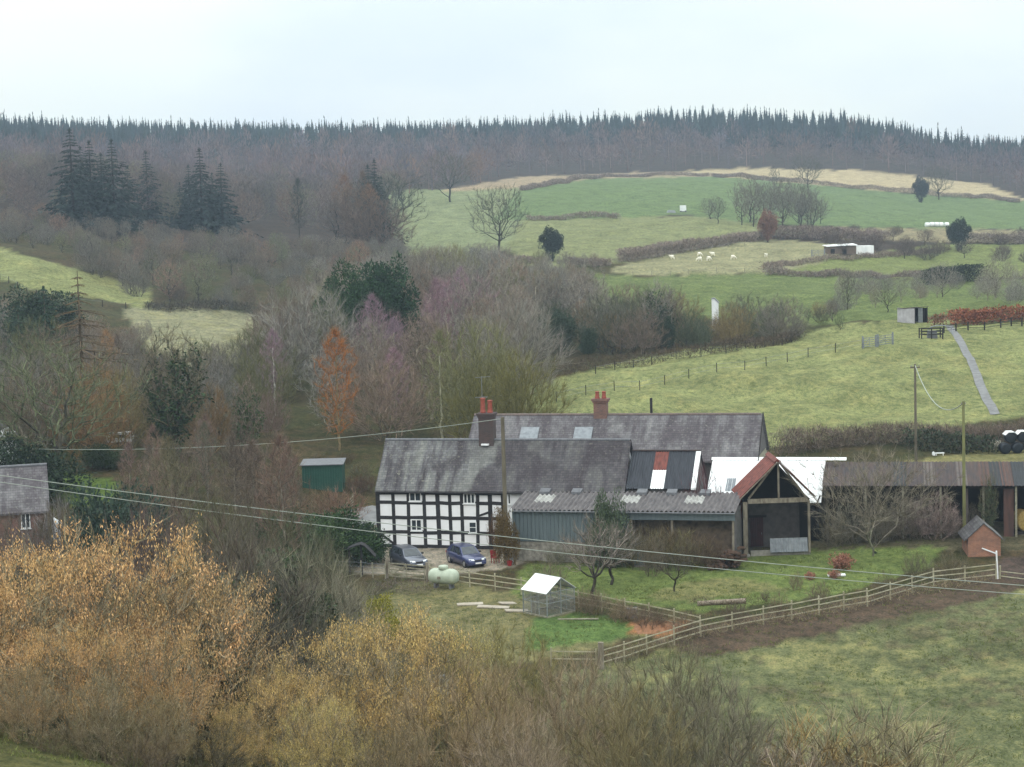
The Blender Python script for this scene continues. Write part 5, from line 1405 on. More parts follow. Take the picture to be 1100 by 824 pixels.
# --- the red gabled cart shed
RO = ground(803, 598, 100); RO.z = 0
R = Fr(RO, 1.0)
re_ = empty('cart_shed', RO, R.yaw, 'open fronted cart shed with a rusty red roof over a timber gable', 'barn')
rp_ = lambda u, v: R.px(u, v, 0)
xa, xb = rp_(800.5, 560)[0], rp_(869, 560)[0]; zt_ = rp_(835, 537)[1]; xm = rp_(835, 520)[0]; zp_ = rp_(835, 494)[1]; exl, exr = rp_(793.5, 530)[0], rp_(869.5, 529)[0] + .35; ze = rp_(800, 531)[1]
D_ = 4.2
ro = MB()
for (x0, x1) in ((exl, xm), (exr, xm)):
    n = 26; vs_, fs_ = [], []
    for i in range(n + 1):
        y = -.35 + (D_ + .35) * i / n; dz = .035 * math.sin(i * 1.8)
        vs_ += [(x0, y, ze - .25 + dz), (x1, y, zp_ + dz), (x0, y, ze - .29 + dz), (x1, y, zp_ - .04 + dz)]
    for i in range(n): a = 4 * i; fs_ += [(a, a + 1, a + 5, a + 4), (a + 2, a + 6, a + 7, a + 3)]
    fs_ += [(0, 2, 3, 1), (4 * n, 4 * n + 1, 4 * n + 3, 4 * n + 2)]
    ro.add(vs_, fs_)
ro = ro.build('roof', RUSTR, re_)
MB().prism([(xm - .28, -.4, zp_ - .1), (xm, -.4, zp_ + .12), (xm + .28, -.4, zp_ - .1)], (0, D_ + .45, 0)).build('ridge_cap', RUSTR, ro)
MB().beam((exl + .03, -.37, ze - .34), (xm, -.37, zp_ - .12), .05, .2, up=(0, 1, 0)).beam((exr - .03, -.37, ze - .34), (xm, -.37, zp_ - .12), .05, .2, up=(0, 1, 0)).build('bargeboard', TIMBER, re_)
MB().beam((exr + .05, -.42, ze - .3), (xm + .08, -.42, zp_ + .02), .05, .34, up=(0, 1, 0)).build('rusty_verge', RUSTR, re_)
MB().box(xa + .22, xb - .1, -.12, .16, zt_ - .22, zt_ + .12).build('tie_beam', TIMBER, re_)
MB().box(xm + .02, xm + .16, -.06, .06, zt_ + .124, zp_ - .2).build('king_post', TIMBER, re_)
MB().beam((xa + .3, .1, zt_ + .15), (xm - .05, .1, zp_ - .25), .14, .14).beam((xb - .2, .1, zt_ + .15), (xm + .22, .1, zp_ - .25), .14, .14).build('rafter', TIMBER, re_)
for x, w_ in ((xa, .34), (xb, .16)): MB().box(x - w_ / 2, x + w_ / 2, -.14, .14, .18, zt_ - .1).build('post', TIMBER, re_)
MB().box(xa - .3, xa + .3, -.35, .25, -.4, .17).build('post_base', CONC, re_)
MB().prism([(xa - .2, D_, -.4), (xb + .1, D_, -.4), (xb + .1, D_, ze - .35), (xm, D_, zp_ - .1), (xa - .2, D_, ze - .35)], (0, -.2, 0)).build('back_wall', ROUGHW, re_)
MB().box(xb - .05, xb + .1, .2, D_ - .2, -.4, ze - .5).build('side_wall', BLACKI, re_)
MB().box(xa - .12, xa, .2, D_ - .21, -.4, ze - .5).build('side_wall', BLACKI, re_)  # added wall, closes the left side to keep the inside dark
MB().prism([(xa + .05, D_ - .24, zt_ - .75), (xb - .06, D_ - .24, zt_ - .75), (xb - .06, D_ - .24, zt_ + .1), (xm, D_ - .24, zp_ - .25), (xa + .05, D_ - .24, zt_ + .1)], (0, -.05, 0)).build('gable_panel', BLACKI, re_)  # dark panel: the shade up inside the gable, painted as colour
do = MB(); dxa = R.px(806, 570, D_ - .24)[0]; dxb = R.px(820, 570, D_ - .24)[0]; dzt = R.px(812, 556, D_ - .24)[1]
for k in range(6): do.box(dxa + k * (dxb - dxa) / 6, dxa + (k + 1) * (dxb - dxa) / 6 - .015, D_ - .27, D_ - .22, .05, dzt)
do = do.build('door', mat_plain('dark_red_paint', S(104, 60, 62, .42), S(84, 52, 54, .4), .8, 3), re_)
MB().box(dxa - .12, dxb + .25, D_ - .34, D_ - .2, dzt + .01, dzt + .2).build('lintel', DARKT, re_)
MB().cyl((dxb - .15, D_ - .3, 1.0), (dxb - .15, D_ - .3, 1.15), .02, n=6).build('handle', GALV, do)
MB().box(xa + .4, xb + .05, -.02, .2, -.4, .42).build('low_wall', CONC, re_)
corr(MB(), -.02, .0, 0, 0, 0, 0) if False else None
sd = MB(); zz0, zz1 = rp_(795, 558)[1], ze - .35
vs_, fs_ = [], []
for i in range(15):
    y = -.2 + 2.6 * i / 14; dx = .04 * math.sin(i * 1.7); vs_ += [(exl + .12 + dx, y, zz0), (exl + .12 + dx, y, zz1), (exl + .16 + dx, y, zz0), (exl + .16 + dx, y, zz1)]
for i in range(14): a = 4 * i; fs_ += [(a, a + 1, a + 5, a + 4), (a + 2, a + 6, a + 7, a + 3)]
sd.add(vs_, fs_).build('side_sheet', RUSTR, re_)
# sheets of iron leaning in the opening
s0, s1 = R.px(827.5, 585, -.3)[0], R.px(868, 585, -.3)[0]; sz0, sz1 = R.px(845, 593, -.3)[1], R.px(845, 578.5, -.3)[1]
o_ = MB(); vs_, fs_ = [], []
for i in range(61):
    x = s0 + (s1 - s0) * i / 60; dy = .02 * math.sin(i * 1.6); vs_ += [(x, -.3 + dy, sz0), (x, -.06 + dy, sz1), (x, -.285 + dy, sz0), (x, -.045 + dy, sz1)]
for i in range(60): a = 4 * i; fs_ += [(a, a + 4, a + 5, a + 1), (a + 2, a + 3, a + 7, a + 6)]
t_ = o_.add(vs_, fs_).build('iron_sheet', GALV); t_.location = RO; t_.rotation_euler[2] = R.yaw
tag(t_, 'bluish corrugated iron sheet leaning across the mouth of the cart shed', 'metal sheet')

# --- the long open shed at the right
SO = ground(1010, 578, 120); SO.z = .1
Sh = Fr(SO, -12)
se = empty('open_shed', SO, Sh.yaw, 'long open fronted shed under a dark rusty corrugated roof at the right', 'shed')
sx0, sx1 = Sh.px(886, 523, 0)[0], Sh.px(1190, 523, 0)[0]
sz0, sz1 = Sh.px(1010, 522, -.4)[1], Sh.px(1010, 496, 6)[1]
ro = corr(corr(MB(), sx0 - .2, sx1, -.4, sz0, 6, sz1, .3, .03), sx0 - .2, sx1, 6, sz1, 9, sz1 - 1.2, .3, .03).build('roof', RUSTS, se)
r9 = random.Random(9)
STRP = [mat_plain('rust_strip', S(128, 94, 84, .46), S(100, 82, 78, .42), .85, 1.2, stretch=(3, .6, .6)), mat_plain('tarry_strip', S(78, 82, 88, .42), S(70, 72, 76, .4), .85, 1.2), mat_plain('pale_strip', S(142, 130, 124, .48), S(112, 104, 102, .45), .85, 1.2)]
f_ = lambda y: sz0 + (sz1 - sz0) * (y + .4) / 6.4
for u, w_, q in ((992, .9, 2), (1028, .8, 2), (1052, .9, 0), (1064, 1.0, 1), (1075, .9, 0), (1088, 1.0, 1), (960, 1.0, 1)):
    x = Sh.px(u, 510, 2)[0]; corr(MB(), x, x + w_, -.41, f_(-.41) + .02, 5.9, f_(5.9) + .02, .3, .03).build('roof_sheet', STRP[q], ro)
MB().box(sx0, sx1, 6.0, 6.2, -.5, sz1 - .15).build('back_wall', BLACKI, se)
MB().box(sx0 - .02, sx0 + .15, -.1, 6, -.5, sz0).build('end_wall', DARKT, se)
for u in (887.5, 930, 970, 1010.5, 1056.5, 1091.5, 1130):
    x = Sh.px(u, 545, 0)[0]; MB().box(x - .08, x + .08, -.08, .08, -.5, sz0 - .05).build('post', GREYT, se)
MB().box(sx0 + .2, sx1, -.05, .1, sz0 - .25, sz0 - .08).build('eaves_beam', DARKT, se)
for u0, u1, mt in ((1078, 1089, STRP[0]), (1035, 1040, STRP[2])):
    x0, x1 = Sh.px(u0, 545, .2)[0], Sh.px(u1, 545, .2)[0]; MB().box(x0, x1, .15, .22, .2, sz0 - .3).build('hanging_sheet', mt, se)

# --- small brick outhouse
p = ground(1040, 599, 120)
K = Fr((p.x, p.y, p.z), -6)
ke = empty('brick_outhouse', p, K.yaw, 'small orange brick outhouse with a slate roof beside the muddy gateway', 'outhouse')
kw = K.px(1075, 590, 0)[0]; kz = K.px(1040, 577, 0)[1]; kt = K.px(1056, 561.5, 0)[1]
MB().prism([(0, 0, -.5), (kw, 0, -.5), (kw, 0, kz), (kw * .48, 0, kt - .08), (0, 0, kz)], (0, 3.4, 0)).build('wall', BRICKO, ke)
ko = MB(); ko.prism([(-.3, -.12, kz - .25), (kw * .48, -.12, kt), (kw + .3, -.12, kz - .25), (kw + .3, -.12, kz - .33), (kw * .48, -.12, kt - .09), (-.3, -.12, kz - .33)], (0, 3.7, 0))
ko.build('roof', SLATE, ke)
MB().beam((kw * .42, -.08, K.px(1052, 589, -.1)[1]), (kw * .88, -.08, K.px(1068, 595, -.1)[1]), .05, .09).build('pale_plank', WSHEET, ke)

# --- cottage at the left edge
p = spot(55, 141)
C = Fr((p.x, p.y, 1.4), 15)
ce = empty('brick_cottage', (p.x, p.y, 1.4), C.yaw, 'red brick cottage with a slate roof at the left edge, half hidden by hazels', 'cottage')
cz0 = C.px(30, 547, 0)[1]; cz1 = C.px(30, 500, 3.2)[1]; cw = 12
MB().prism([(-cw, 0, -1), (-cw, 6.4, -1), (-cw, 6.4, cz0), (-cw, 3.2, cz1 - .15), (-cw, 0, cz0)], (cw - .1, 0, 0)).build('wall', BRICK, ce)
ro = roof_slab(MB(), -cw - .2, .1, [(-.3, cz0 - .2), (3.2, cz1), (6.7, cz0 - .2)]).build('roof', SLATE2, ce)
MB().cyl((-cw, 3.2, cz1), (.1, 3.2, cz1), .12, n=8).build('ridge_tiles', LEAD, ro)
x0, x1 = C.px(22.5, 558, 0)[0], C.px(32.5, 558, 0)[0]
window(ce, x0, x1, C.px(28, 567.5, 0)[1], C.px(28, 548.8, 0)[1], 2, -.05)
window(ce, x0 - 4, x0 - 3, C.px(28, 567.5, 0)[1], C.px(28, 549.5, 0)[1], 2, -.05)
MB().cyl((-.2, -.1, -.5), (-.2, -.1, cz0 - .2), .06, n=8).build('downpipe', OAK, ce)
MB().prism([(C.px(57, 570, .5)[0], .5, C.px(57, 566, .5)[1]), (C.px(67, 570, .5)[0], .5, C.px(67, 565, .5)[1]), (C.px(58, 560, .5)[0], .5, C.px(58, 559.5, .5)[1])], (0, 2, 0)).box(C.px(57, 570, .5)[0], C.px(66, 570, .5)[0], .52, 2.45, -.8, C.px(60, 566.2, .5)[1]).build('white_porch', WSHEET, ce)

# --- green shed
p = ground(325, 524, 150); p2 = ground(369, 523, 150)
G = Fr((p.x, p.y, p.z), 0)
ge_ = empty('green_shed', p, 0, 'dark green painted shed with a nearly flat pale roof, left of the farmhouse', 'shed')
gw = G.px(368, 515, 0)[0]; gz_ = G.px(345, 500, 0)[1]
gb_ = MB(); nb = 16
for k in range(nb): gb_.box(k * gw / nb, (k + 1) * gw / nb - .012, 0, .05, -.5, gz_)
gb_.box(0, .05, .052, 2.6, -.5, gz_).box(gw - .07, gw - .02, .052, 2.6, -.5, gz_).box(0, gw, 2.6, 2.65, -.5, gz_)
gb_.build('wall', GREENS, ge_)
MB().prism([(-.15, -.2, gz_ + .02), (gw + .15, -.2, gz_ + .02), (gw + .15, 2.8, gz_ + .22), (-.15, 2.8, gz_ + .22)], (0, 0, .07)).build('roof', LEAD, ge_)
MB().box(-.02, gw + .02, -.06, -.004, gz_ - .13, gz_).build('fascia', GREENS, ge_)

# --- field shelter, hut and other far buildings
p = ground(982.5, 347.5, 200)
T = Fr(p, 0)
SHW = GALV
te = empty('field_shelter', p, math.radians(42), 'pale corrugated field shelter with a dark open front on the crest of the hill field', 'field shelter')
hh = T.px(982, 330.5, 0)[1]
w1, w2 = 2.9, 3.1
MB().box(-w1, 0, 0, .06, -.3, hh - .3) if False else None
sd = MB()
for k in range(12): sd.box(-.03 - .02 * (k % 2), .03, k * w1 / 12, (k + 1) * w1 / 12, -.3, hh - .1)
sd.build('side_wall', mat_plain('pale_grey_sheet', S(206, 204, 208, .7), S(180, 176, 182, .66), .6, 1.5), te)
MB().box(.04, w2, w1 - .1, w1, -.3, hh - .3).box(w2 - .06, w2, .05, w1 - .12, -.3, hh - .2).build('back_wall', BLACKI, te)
MB().box(.9, 1.95, .0, .05, -.3, hh - .15).build('front_panel', GALV, te)
for x in (.06, 2.2, w2 - .1): MB().box(x, x + .1, -.03, .07, -.3, hh - .1).build('post', DARKT, te)
MB().prism([(-.12, -.15, hh - .02), (w2 + .1, -.15, hh - .02), (w2 + .1, w1 + .1, hh - .28), (-.12, w1 + .1, hh - .28)], (0, 0, .08)).build('roof', RUSTS, te)

p = ground(888, 273.5, 300)
T = Fr(p, 4)
te = empty('long_hut', p, T.yaw, 'long low whitish hut among the hedges beyond the plateau', 'hut')
a, b, c_ = 0.3, T.px(920, 270, 0)[0], T.px(939, 270, 0)[0]
z1_, z2_ = T.px(905, 264, 0)[1], T.px(930, 264, 0)[1]
MB().box(a, b - .05, 0, 4, -.4, z1_ - .15).build('wall', mat_plain('brown_boards', S(160, 140, 124, .5), S(120, 104, 96, .45), .9, 1.5, stretch=(4, 1, 1)), te)
MB().box(b, c_, .3, 4, -.4, z2_).build('white_wall', WSHEET, te)
MB().prism([(a - .3, -.4, z1_ - .12), (b + .2, -.4, z1_ + .02), (b + .2, 4.3, z1_ + .3), (a - .3, 4.3, z1_ + .1)], (0, 0, .12)).build('roof', WSHEET, te)
for x in (1.0, 3.9): MB().box(x, x + 1.0, -.04, -.004, -.3, z1_ - .7).build('door', BLACKI, te)
p = ground(765, 336, 200, 320)
p = spot(765, 292)
T = Fr(p, -8)
te = empty('white_hut', p, T.yaw, 'narrow white hut end showing among the hedgerow trees beyond the hill field', 'hut')
zt_ = T.px(766, 321, 0)[1]; ww = T.px(771.5, 328, 0)[0]
MB().prism([(0, 0, -.4), (ww, 0, -.4), (ww, 0, zt_ - .7), (ww * .4, 0, zt_), (0, 0, zt_ - .1)], (0, 2.5, 0)).build('wall', WSHEET, te)
MB().prism([(-.1, -.1, zt_ - .08), (ww * .4, -.1, zt_ + .02), (ww + .1, -.1, zt_ - .72), (ww + .1, -.1, zt_ - .64), (ww * .4, -.1, zt_ + .1), (-.1, -.1, zt_)], (0, 2.7, 0)).build('roof', LEAD, te)
p = ground(734, 228, 400)
T = Fr(p, 0); zt_ = T.px(734, 220.5, 0)[1]
te = empty('water_bowser', p, 0, 'small white box shaped tank standing in the green field left of the copse', 'tank')
MB().box(-1.0, 1.0, 0, 1.6, .35, zt_).build('tank_body', WSHEET, te); MB().box(-1.1, 1.1, -.05, 1.7, .2, .346).build('chassis', LEAD, te)
for x in (-.8, .8): MB().cyl((x, -.02, .25), (x, .2, .25), .3, n=12).build('wheel', BLACKI, te)
p = ground(721, 228.5, 400)
o_ = MB().prism([(-1.6, 0, -.1), (1.6, 0, -.1), (1.2, 0, .75), (-.9, 0, .9)], (0, 1.6, 0)).build('silage_clamp', mat_plain('pale_sheet', S(196, 200, 204, .6), S(170, 176, 180, .6), .6, 1)); o_.location = p
tag(o_, 'low pale wrapped stack left of the white box shaped tank', 'wrapped stack')
for i, u in enumerate((996, 1001, 1006, 1011, 1017)):
    p = ground(u, 243.5, 400); r_ = .75
    o_ = MB().lathe([(-.7, .3), (-.66, .66), (-.5, .75), (.5, .75), (.66, .66), (.7, .3)], (0, 0, .6), (1, .1, 0), 14).build('wrapped_bale', WSHEET, None, True); o_.location = p
    tag(o_, 'white wrapped bale in the row at the foot of the wheat field', 'bale', 'white wrapped bales in a row')

# ------------------------------------------------------------------ cars
def paint(name, c):
    m, nt, b = nodes(name)
    n = noise(nt, objco(nt), 1.5, 4)
    nt.links.new(ramp(nt, n, [(.35, tuple(x * .8 for x in c[:3]) + (1,)), (.65, c)]), b.inputs['Base Color'])
    setv(b, Roughness=.28, Metallic=.35); b.inputs['Coat Weight'].default_value = .6; b.inputs['Coat Roughness'].default_value = .1
    return m


TYRE = mat_plain('tyre', (.02, .02, .022, 1), (.012, .012, .013, 1), .85, 8)
RIM = mat_plain('alloy', (.45, .46, .48, 1), (.3, .3, .32, 1), .35, 6, metallic=.8)
LAMP = mat_plain('lamp_glass', (.75, .78, .8, 1), (.55, .58, .6, 1), .15, 6)
TRIM = mat_plain('black_trim', (.025, .025, .027, 1), (.018, .018, .02, 1), .6, 6)
PLATE = mat_plain('plate', (.8, .8, .78, 1), (.74, .74, .72, 1), .5, 3)
TAILR = mat_plain('red_lamp', (.4, .02, .02, 1), (.3, .015, .015, 1), .3, 4)


def loft(sections, name, mat, parent, bevel=0.0, smooth=True):
    """skin over cross-sections: each a list of (x, y, z), same length"""
    n = len(sections[0]); vs = [p for s in sections for p in s]; fs = []
    for k in range(len(sections) - 1):
        for i in range(n): fs.append((k * n + i, k * n + (i + 1) % n, (k + 1) * n + (i + 1) % n, (k + 1) * n + i))
    fs += [tuple(range(n)), tuple(range((len(sections) - 1) * n, len(sections) * n))[::-1]]
    return MB().add(vs, fs).build(name, mat, parent, smooth, bevel)


def car(p, yaw, body_mat, label, L=4.1, Wd=1.68, Ht=1.42, hatch=.25):
    """front towards local -y"""
    e = empty('parked_car', p, yaw, label, 'car', 'cars parked before the farmhouse')
    hw_ = Wd / 2
    # lower body: stations along y, front to back: (y, bottom, belt, half-width)
    st = [(-L / 2, .32, .58, hw_ - .2), (-L / 2 + .1, .24, .7, hw_ - .08), (-L / 2 + .5, .2, .8, hw_ - .02), (-L / 2 + 1.15, .2, .92, hw_), (0, .2, .95, hw_), (L / 2 - .8, .2, .97, hw_), (L / 2 - .12, .24, .95, hw_ - .06), (L / 2, .34, .86, hw_ - .16)]
    secs = [[(-w * .93, y, b), (w * .93, y, b), (w, y, b + (t - b) * .45), (w * .97, y, t - .05), (w * .86, y, t), (-w * .86, y, t), (-w * .97, y, t - .05), (-w, y, b + (t - b) * .45)] for y, b, t, w in st]
    loft(secs, 'body', body_mat, e)
    # glasshouse
    g0, g1, r0, r1 = -L / 2 + 1.15, L / 2 - .18, -L / 2 + 1.85, L / 2 - .18 - hatch - .3
    wb, wt, zb, zt = hw_ - .06, hw_ - .24, .93, Ht
    P = dict(a=(-wb, g0, zb - .02), b=(wb, g0, zb - .02), c=(wb, g1, zb), d=(-wb, g1, zb), A=(-wt, r0, zt - .04), B=(wt, r0, zt - .04), C=(wt, r1, zt - .02), D=(-wt, r1, zt - .02))
    cb = MB().add([P[k] for k in 'abcdABCD'], [(0, 1, 5, 4), (1, 2, 6, 5), (2, 3, 7, 6), (3, 0, 4, 7)])
    cb.build('cabin', body_mat, e)
    mid = (r0 + r1) / 2
    loft([[(-wt, r0 - .02, zt - .06), (wt, r0 - .02, zt - .06), (wt * .96, r0, zt - .02), (-wt * .96, r0, zt - .02)], [(-wt - .01, mid, zt - .04), (wt + .01, mid, zt - .04), (wt * .95, mid, zt + .02), (-wt * .95, mid, zt + .02)], [(-wt, r1 + .02, zt - .06), (wt, r1 + .02, zt - .06), (wt * .95, r1, zt - .01), (-wt * .95, r1, zt - .01)]], 'roof', body_mat, e, smooth=False)

    def pane(name, k, f0, f1, h0, h1, off=.012):
        a, b, c, d = [Vector(P[q]) for q in k]          # bottom-left, bottom-right, top-right, top-left
        q = lambda s, t: (a.lerp(b, s)).lerp(d.lerp(c, s), t)
        n = (b - a).cross(d - a).normalized() * off
        MB().add([q(f0, h0) + n, q(f1, h0) + n, q(f1, h1) + n, q(f0, h1) + n, q(f0, h0), q(f1, h0), q(f1, h1), q(f0, h1)], [(0, 1, 2, 3), (7, 6, 5, 4), (0, 4, 5, 1), (1, 5, 6, 2), (2, 6, 7, 3), (3, 7, 4, 0)]).build(name, GLASS, e)
    pane('windscreen', 'abBA', .06, .94, .05, .95)
    pane('rear_window', 'cdDC', .08, .92, .15, .92)
    for k in ('bcCB', 'daAD'):
        fwd_ = k == 'bcCB'
        for s0, s1 in (((.1, .46), (.5, .78)) if fwd_ else ((.22, .5), (.54, .9))): pane('side_window', k, s0, s1, .12, .9)
    for sx in (-1, 1):
        for y in (-L / 2 + .78, L / 2 - .72):
            ty = MB().lathe([(-.1, .2), (-.095, .29), (-.06, .31), (.06, .31), (.095, .29), (.1, .2)], (sx * (hw_ - .1), y, .31), (1, 0, 0), 20).build('wheel', TYRE, e, True)
            MB().lathe([(0, .19), (.012, .185), (.016, .05)], (sx * (hw_ - .1) + sx * .1, y, .31), (sx, 0, 0), 14).build('rim', RIM, ty)
        MB().prism([(sx * (hw_ - .52), -L / 2 + .0, .62), (sx * (hw_ - .14), -L / 2 + .14, .64), (sx * (hw_ - .12), -L / 2 + .22, .76), (sx * (hw_ - .5), -L / 2 + .12, .72)], (0, -.045, .01)).build('headlight', LAMP, e)
        MB().box(sx * (hw_ - .15) - .06, sx * (hw_ - .15) + .06, L / 2 - .22, L / 2 - .02, .72, .9).build('tail_light', TAILR, e)
        MB().prism([(sx * hw_, g0 + .35, .93), (sx * (hw_ + .16), g0 + .3, .95), (sx * (hw_ + .16), g0 + .3, 1.07), (sx * hw_, g0 + .35, 1.06)], (0, .1, 0)).build('wing_mirror', TRIM, e)
    MB().box(-hw_ + .18, hw_ - .18, -L / 2 - .05, -L / 2 + .06, .3, .5).build('bumper', body_mat, e, bevel=.03)
    MB().box(-.3, .3, -L / 2 - .03, -L / 2 + .01, .55, .66).build('grille', TRIM, e)
    MB().box(-.26, .26, -L / 2 - .065, -L / 2 - .05, .36, .47).build('number_plate', PLATE, e)
    return e


p = ground(439, 608, 120); taken.append((p.x, p.y))
car(p, math.radians(26), paint('grey_blue_paint', S(112, 118, 136, .5)), 'grey blue estate car parked at the left before the farmhouse, behind the field gate', L=4.3, Ht=1.44, hatch=.1)
p = ground(501, 606.5, 120); taken.append((p.x, p.y))
car(p, math.radians(28), paint('blue_paint', S(80, 90, 146, .48)), 'blue hatchback car parked at the right before the farmhouse', L=4.1, Ht=1.5)

# ------------------------------------------------------------------ gas tank
p = ground(477, 631.5, 100); taken.append((p.x, p.y))
GAS = mat_plain('pale_green_paint', S(198, 208, 188, .78), S(178, 190, 170, .7), .5, 2)
te = empty('gas_tank', p, math.radians(-24), 'pale green horizontal gas tank on legs beside the rail fence', 'gas tank')
prof_ = [(-1.18, .02), (-1.16, .2), (-1.08, .38), (-.95, .5), (-.75, .57), (.75, .57), (.95, .5), (1.08, .38), (1.16, .2), (1.18, .02)]
MB().lathe(prof_, (0, 0, .85), (1, 0, 0), 24).build('tank_body', GAS, te, True)
MB().lathe([(0, .36), (.2, .36), (.27, .33), (.3, .2)], (0, 0, 1.36), (0, 0, 1), 18).build('valve_hood', GAS, te, True)
for x in (-.62, .62): MB().box(x - .07, x + .07, -.3, .3, -.2, .42).build('leg', LEAD, te)
MB().box(-.25, .02, -.575, -.555, .72, .92).build('label_plate', mat_plain('dull_plate', S(176, 170, 150, .6), None, .6), te)

# ------------------------------------------------------------------ greenhouse
p = ground(588, 664, 100); taken.append((p.x, p.y))
Gf = Fr(p, 42)
ge = empty('garden_greenhouse', p, Gf.yaw, 'small metal framed greenhouse with a white roof on the garden plot', 'greenhouse')
w_, l_ = 2.55, 2.35; he_, hr = 1.65, 2.5
FRM = mat_plain('greenhouse_frame', S(176, 182, 180, .6), S(140, 146, 144, .55), .5, 4)
fr_ = MB()
for x in (0, w_ * .5, w_):
    for y in (0, l_): fr_.box(x - .03, x + .03, y - .03, y + .03, 0, he_ if x != w_ * .5 else hr - .05)
for y in (l_ / 3, 2 * l_ / 3):
    for x in (0, w_): fr_.box(x - .02, x + .02, y - .02, y + .02, 0, he_)
for y in (0, l_):
    for z in (.95, he_): fr_.box(.03, w_ - .03, y - .022, y + .022, z - .025, z + .025)
    fr_.beam((0, y, he_), (w_ / 2, y, hr), .05, .05).beam((w_, y, he_), (w_ / 2, y, hr), .05, .05)
for x in (0, w_):
    for z in (.95, he_): fr_.box(x - .022, x + .022, .03, l_ - .03, z - .025, z + .025)
fr_.box(w_ / 2 - .03, w_ / 2 + .03, -.02, l_ + .02, hr - .02, hr + .04)
fr_.build('frame', FRM, ge)
gg = bpy.data.materials.new('greenhouse_glass'); gg.use_nodes = True
bb = gg.node_tree.nodes['Principled BSDF']; tr_ = gg.node_tree.nodes.new('ShaderNodeBsdfTransparent'); mx_ = gg.node_tree.nodes.new('ShaderNodeMixShader'); mx_.inputs[0].default_value = .12
nz_ = noise(gg.node_tree, objco(gg.node_tree), 2.0, 3); gg.node_tree.links.new(ramp(gg.node_tree, nz_, [(.3, g(.25)), (.7, g(.5))]), bb.inputs['Base Color']); setv(bb, Roughness=.15)
gg.node_tree.links.new(tr_.outputs[0], mx_.inputs[1]); gg.node_tree.links.new(bb.outputs[0], mx_.inputs[2])
gg.node_tree.links.new(mx_.outputs[0], gg.node_tree.nodes['Material Output'].inputs[0])
for (a, b, y) in ((.035, w_ * .5 - .035, 0), (w_ * .5 + .035, w_ - .035, 0), (.035, w_ - .035, l_)): MB().box(a, b, y - .004, y + .004, .12, he_ - .03).build('glass_panel', gg, ge)
for x in (0, w_): MB().box(x - .004, x + .004, .035, l_ - .035, .12, he_ - .03).build('glass_panel', gg, ge)
for s, x0 in ((1, -.12), (-1, w_ + .12)):
    z_ = he_ - .05
    MB().prism([(x0, -.08, z_ + .03), (w_ / 2 - s * .03, -.08, hr + .03), (w_ / 2 - s * .03, -.08, hr + .06), (x0, -.08, z_ + .06)], (0, l_ + .16, 0)).build('roof_panel', WSHEET, ge)
MB().box(-.06, w_ + .06, -.06, .06, -.15, .1).box(-.06, w_ + .06, l_ - .06, l_ + .06, -.15, .1).box(-.06, .06, .06, l_ - .06, -.15, .1).box(w_ - .06, w_ + .06, .06, l_ - .06, -.15, .1).build('base_kerb', GREYT, ge)
MB().box(.4, 2.2, 1.6, 2.1, .7, .75).box(.45, .5, 1.65, 2.05, 0, .7).box(2.1, 2.15, 1.65, 2.05, 0, .7).build('staging', GREYT, ge)


# ------------------------------------------------------------------ fences and gates
RAILT = mat_plain('pale_rail_timber', S(206, 200, 172, .68), S(160, 152, 126, .58), .9, 2, bmp=.1)


def fence(name, label, pts, hgt, rails, step, mat=RAILT, post_r=.045, rail_h=.062, rail_t=.04, cat='fence', wire=False, posts=True, ph=.1):
    """pts: photo pixels of the fence's foot; posts stand on the land, rails run between them"""
    G3 = [q if isinstance(q, Vector) else ground(q[0], q[1], 90) for q in pts]
    run = [G3[0]]
    for a, b in zip(G3[:-1], G3[1:]):
        n = max(1, round((b - a).length / step))
        for i in range(1, n + 1):
            q = a.lerp(b, i / n); q.z = gz(q.x, q.y); run.append(q)
    o0 = run[0].copy(); e = empty(name, o0, 0, label, cat)
    r = random.Random(len(run))
    L_ = [q - o0 for q in run]
    if posts:
        for q in L_:
            t_ = r.uniform(-.04, .04); MB().prism([(q.x - post_r, q.y - post_r, q.z - .4), (q.x + post_r, q.y - post_r, q.z - .4), (q.x + post_r, q.y + post_r, q.z - .4), (q.x - post_r, q.y + post_r, q.z - .4)], (t_, t_ * .5, hgt + .4 + ph + r.uniform(-.05, .05))).build('post', mat, e)
    for z in rails:
        m = MB()
        for a, b in zip(L_[:-1], L_[1:]):
            s = r.uniform(-.025, .025); d_ = Vector((0, -post_r - rail_t / 2 - .004, 0))
            if wire: m.cyl(a + Vector((0, 0, z)), b + Vector((0, 0, z)), .012, n=4)
            else: m.beam(a + d_ + Vector((0, 0, z + s)), b + d_ + Vector((0, 0, z - s)), rail_t, rail_h)
        m.build('wire' if wire else 'rail', mat if not wire else GALV, e)
    return e


main_pts = [(646, 718), (695, 703), (753, 684), (820, 671), (880, 661), (932, 652), (1003, 630), (1070, 622)]
fence('rail_fence', 'silvered rail fence along the top of the pasture, between the corner post and white post', main_pts[:], 1.15, (.35, .72, 1.08), 2.6)
fence('rail_fence', 'silvered post and rail fence from the cars past the greenhouse', [(462, 625), (505, 631), (560, 639), (622, 653), (698, 668), (752, 681)], 1.15, (.35, .72, 1.08), 2.5)
fence('rail_fence', 'short grey rail fence left of the stout corner post', [(592, 716), (641, 716)], 1.0, (.45, .9), 2.0)
p = ground(645.5, 719, 90)
cpst = MB().cyl((0, 0, -.4), (.03, 0, 1.62), .2, .17, 12).build('corner_post', TIMBER); cpst.location = p
tag(cpst, 'stout weathered corner post where the pasture rails meet', 'post')
p = ground(1072, 622, 100)
wp = MB().cyl((0, 0, -.4), (-.1, 0, 2.0), .07, .06, 10).lathe([(0, .06), (.03, .04), (.05, .01)], (-.1, 0, 2.0), (0, 0, 1), 10).build('white_post', WHITEP); wp.location = p
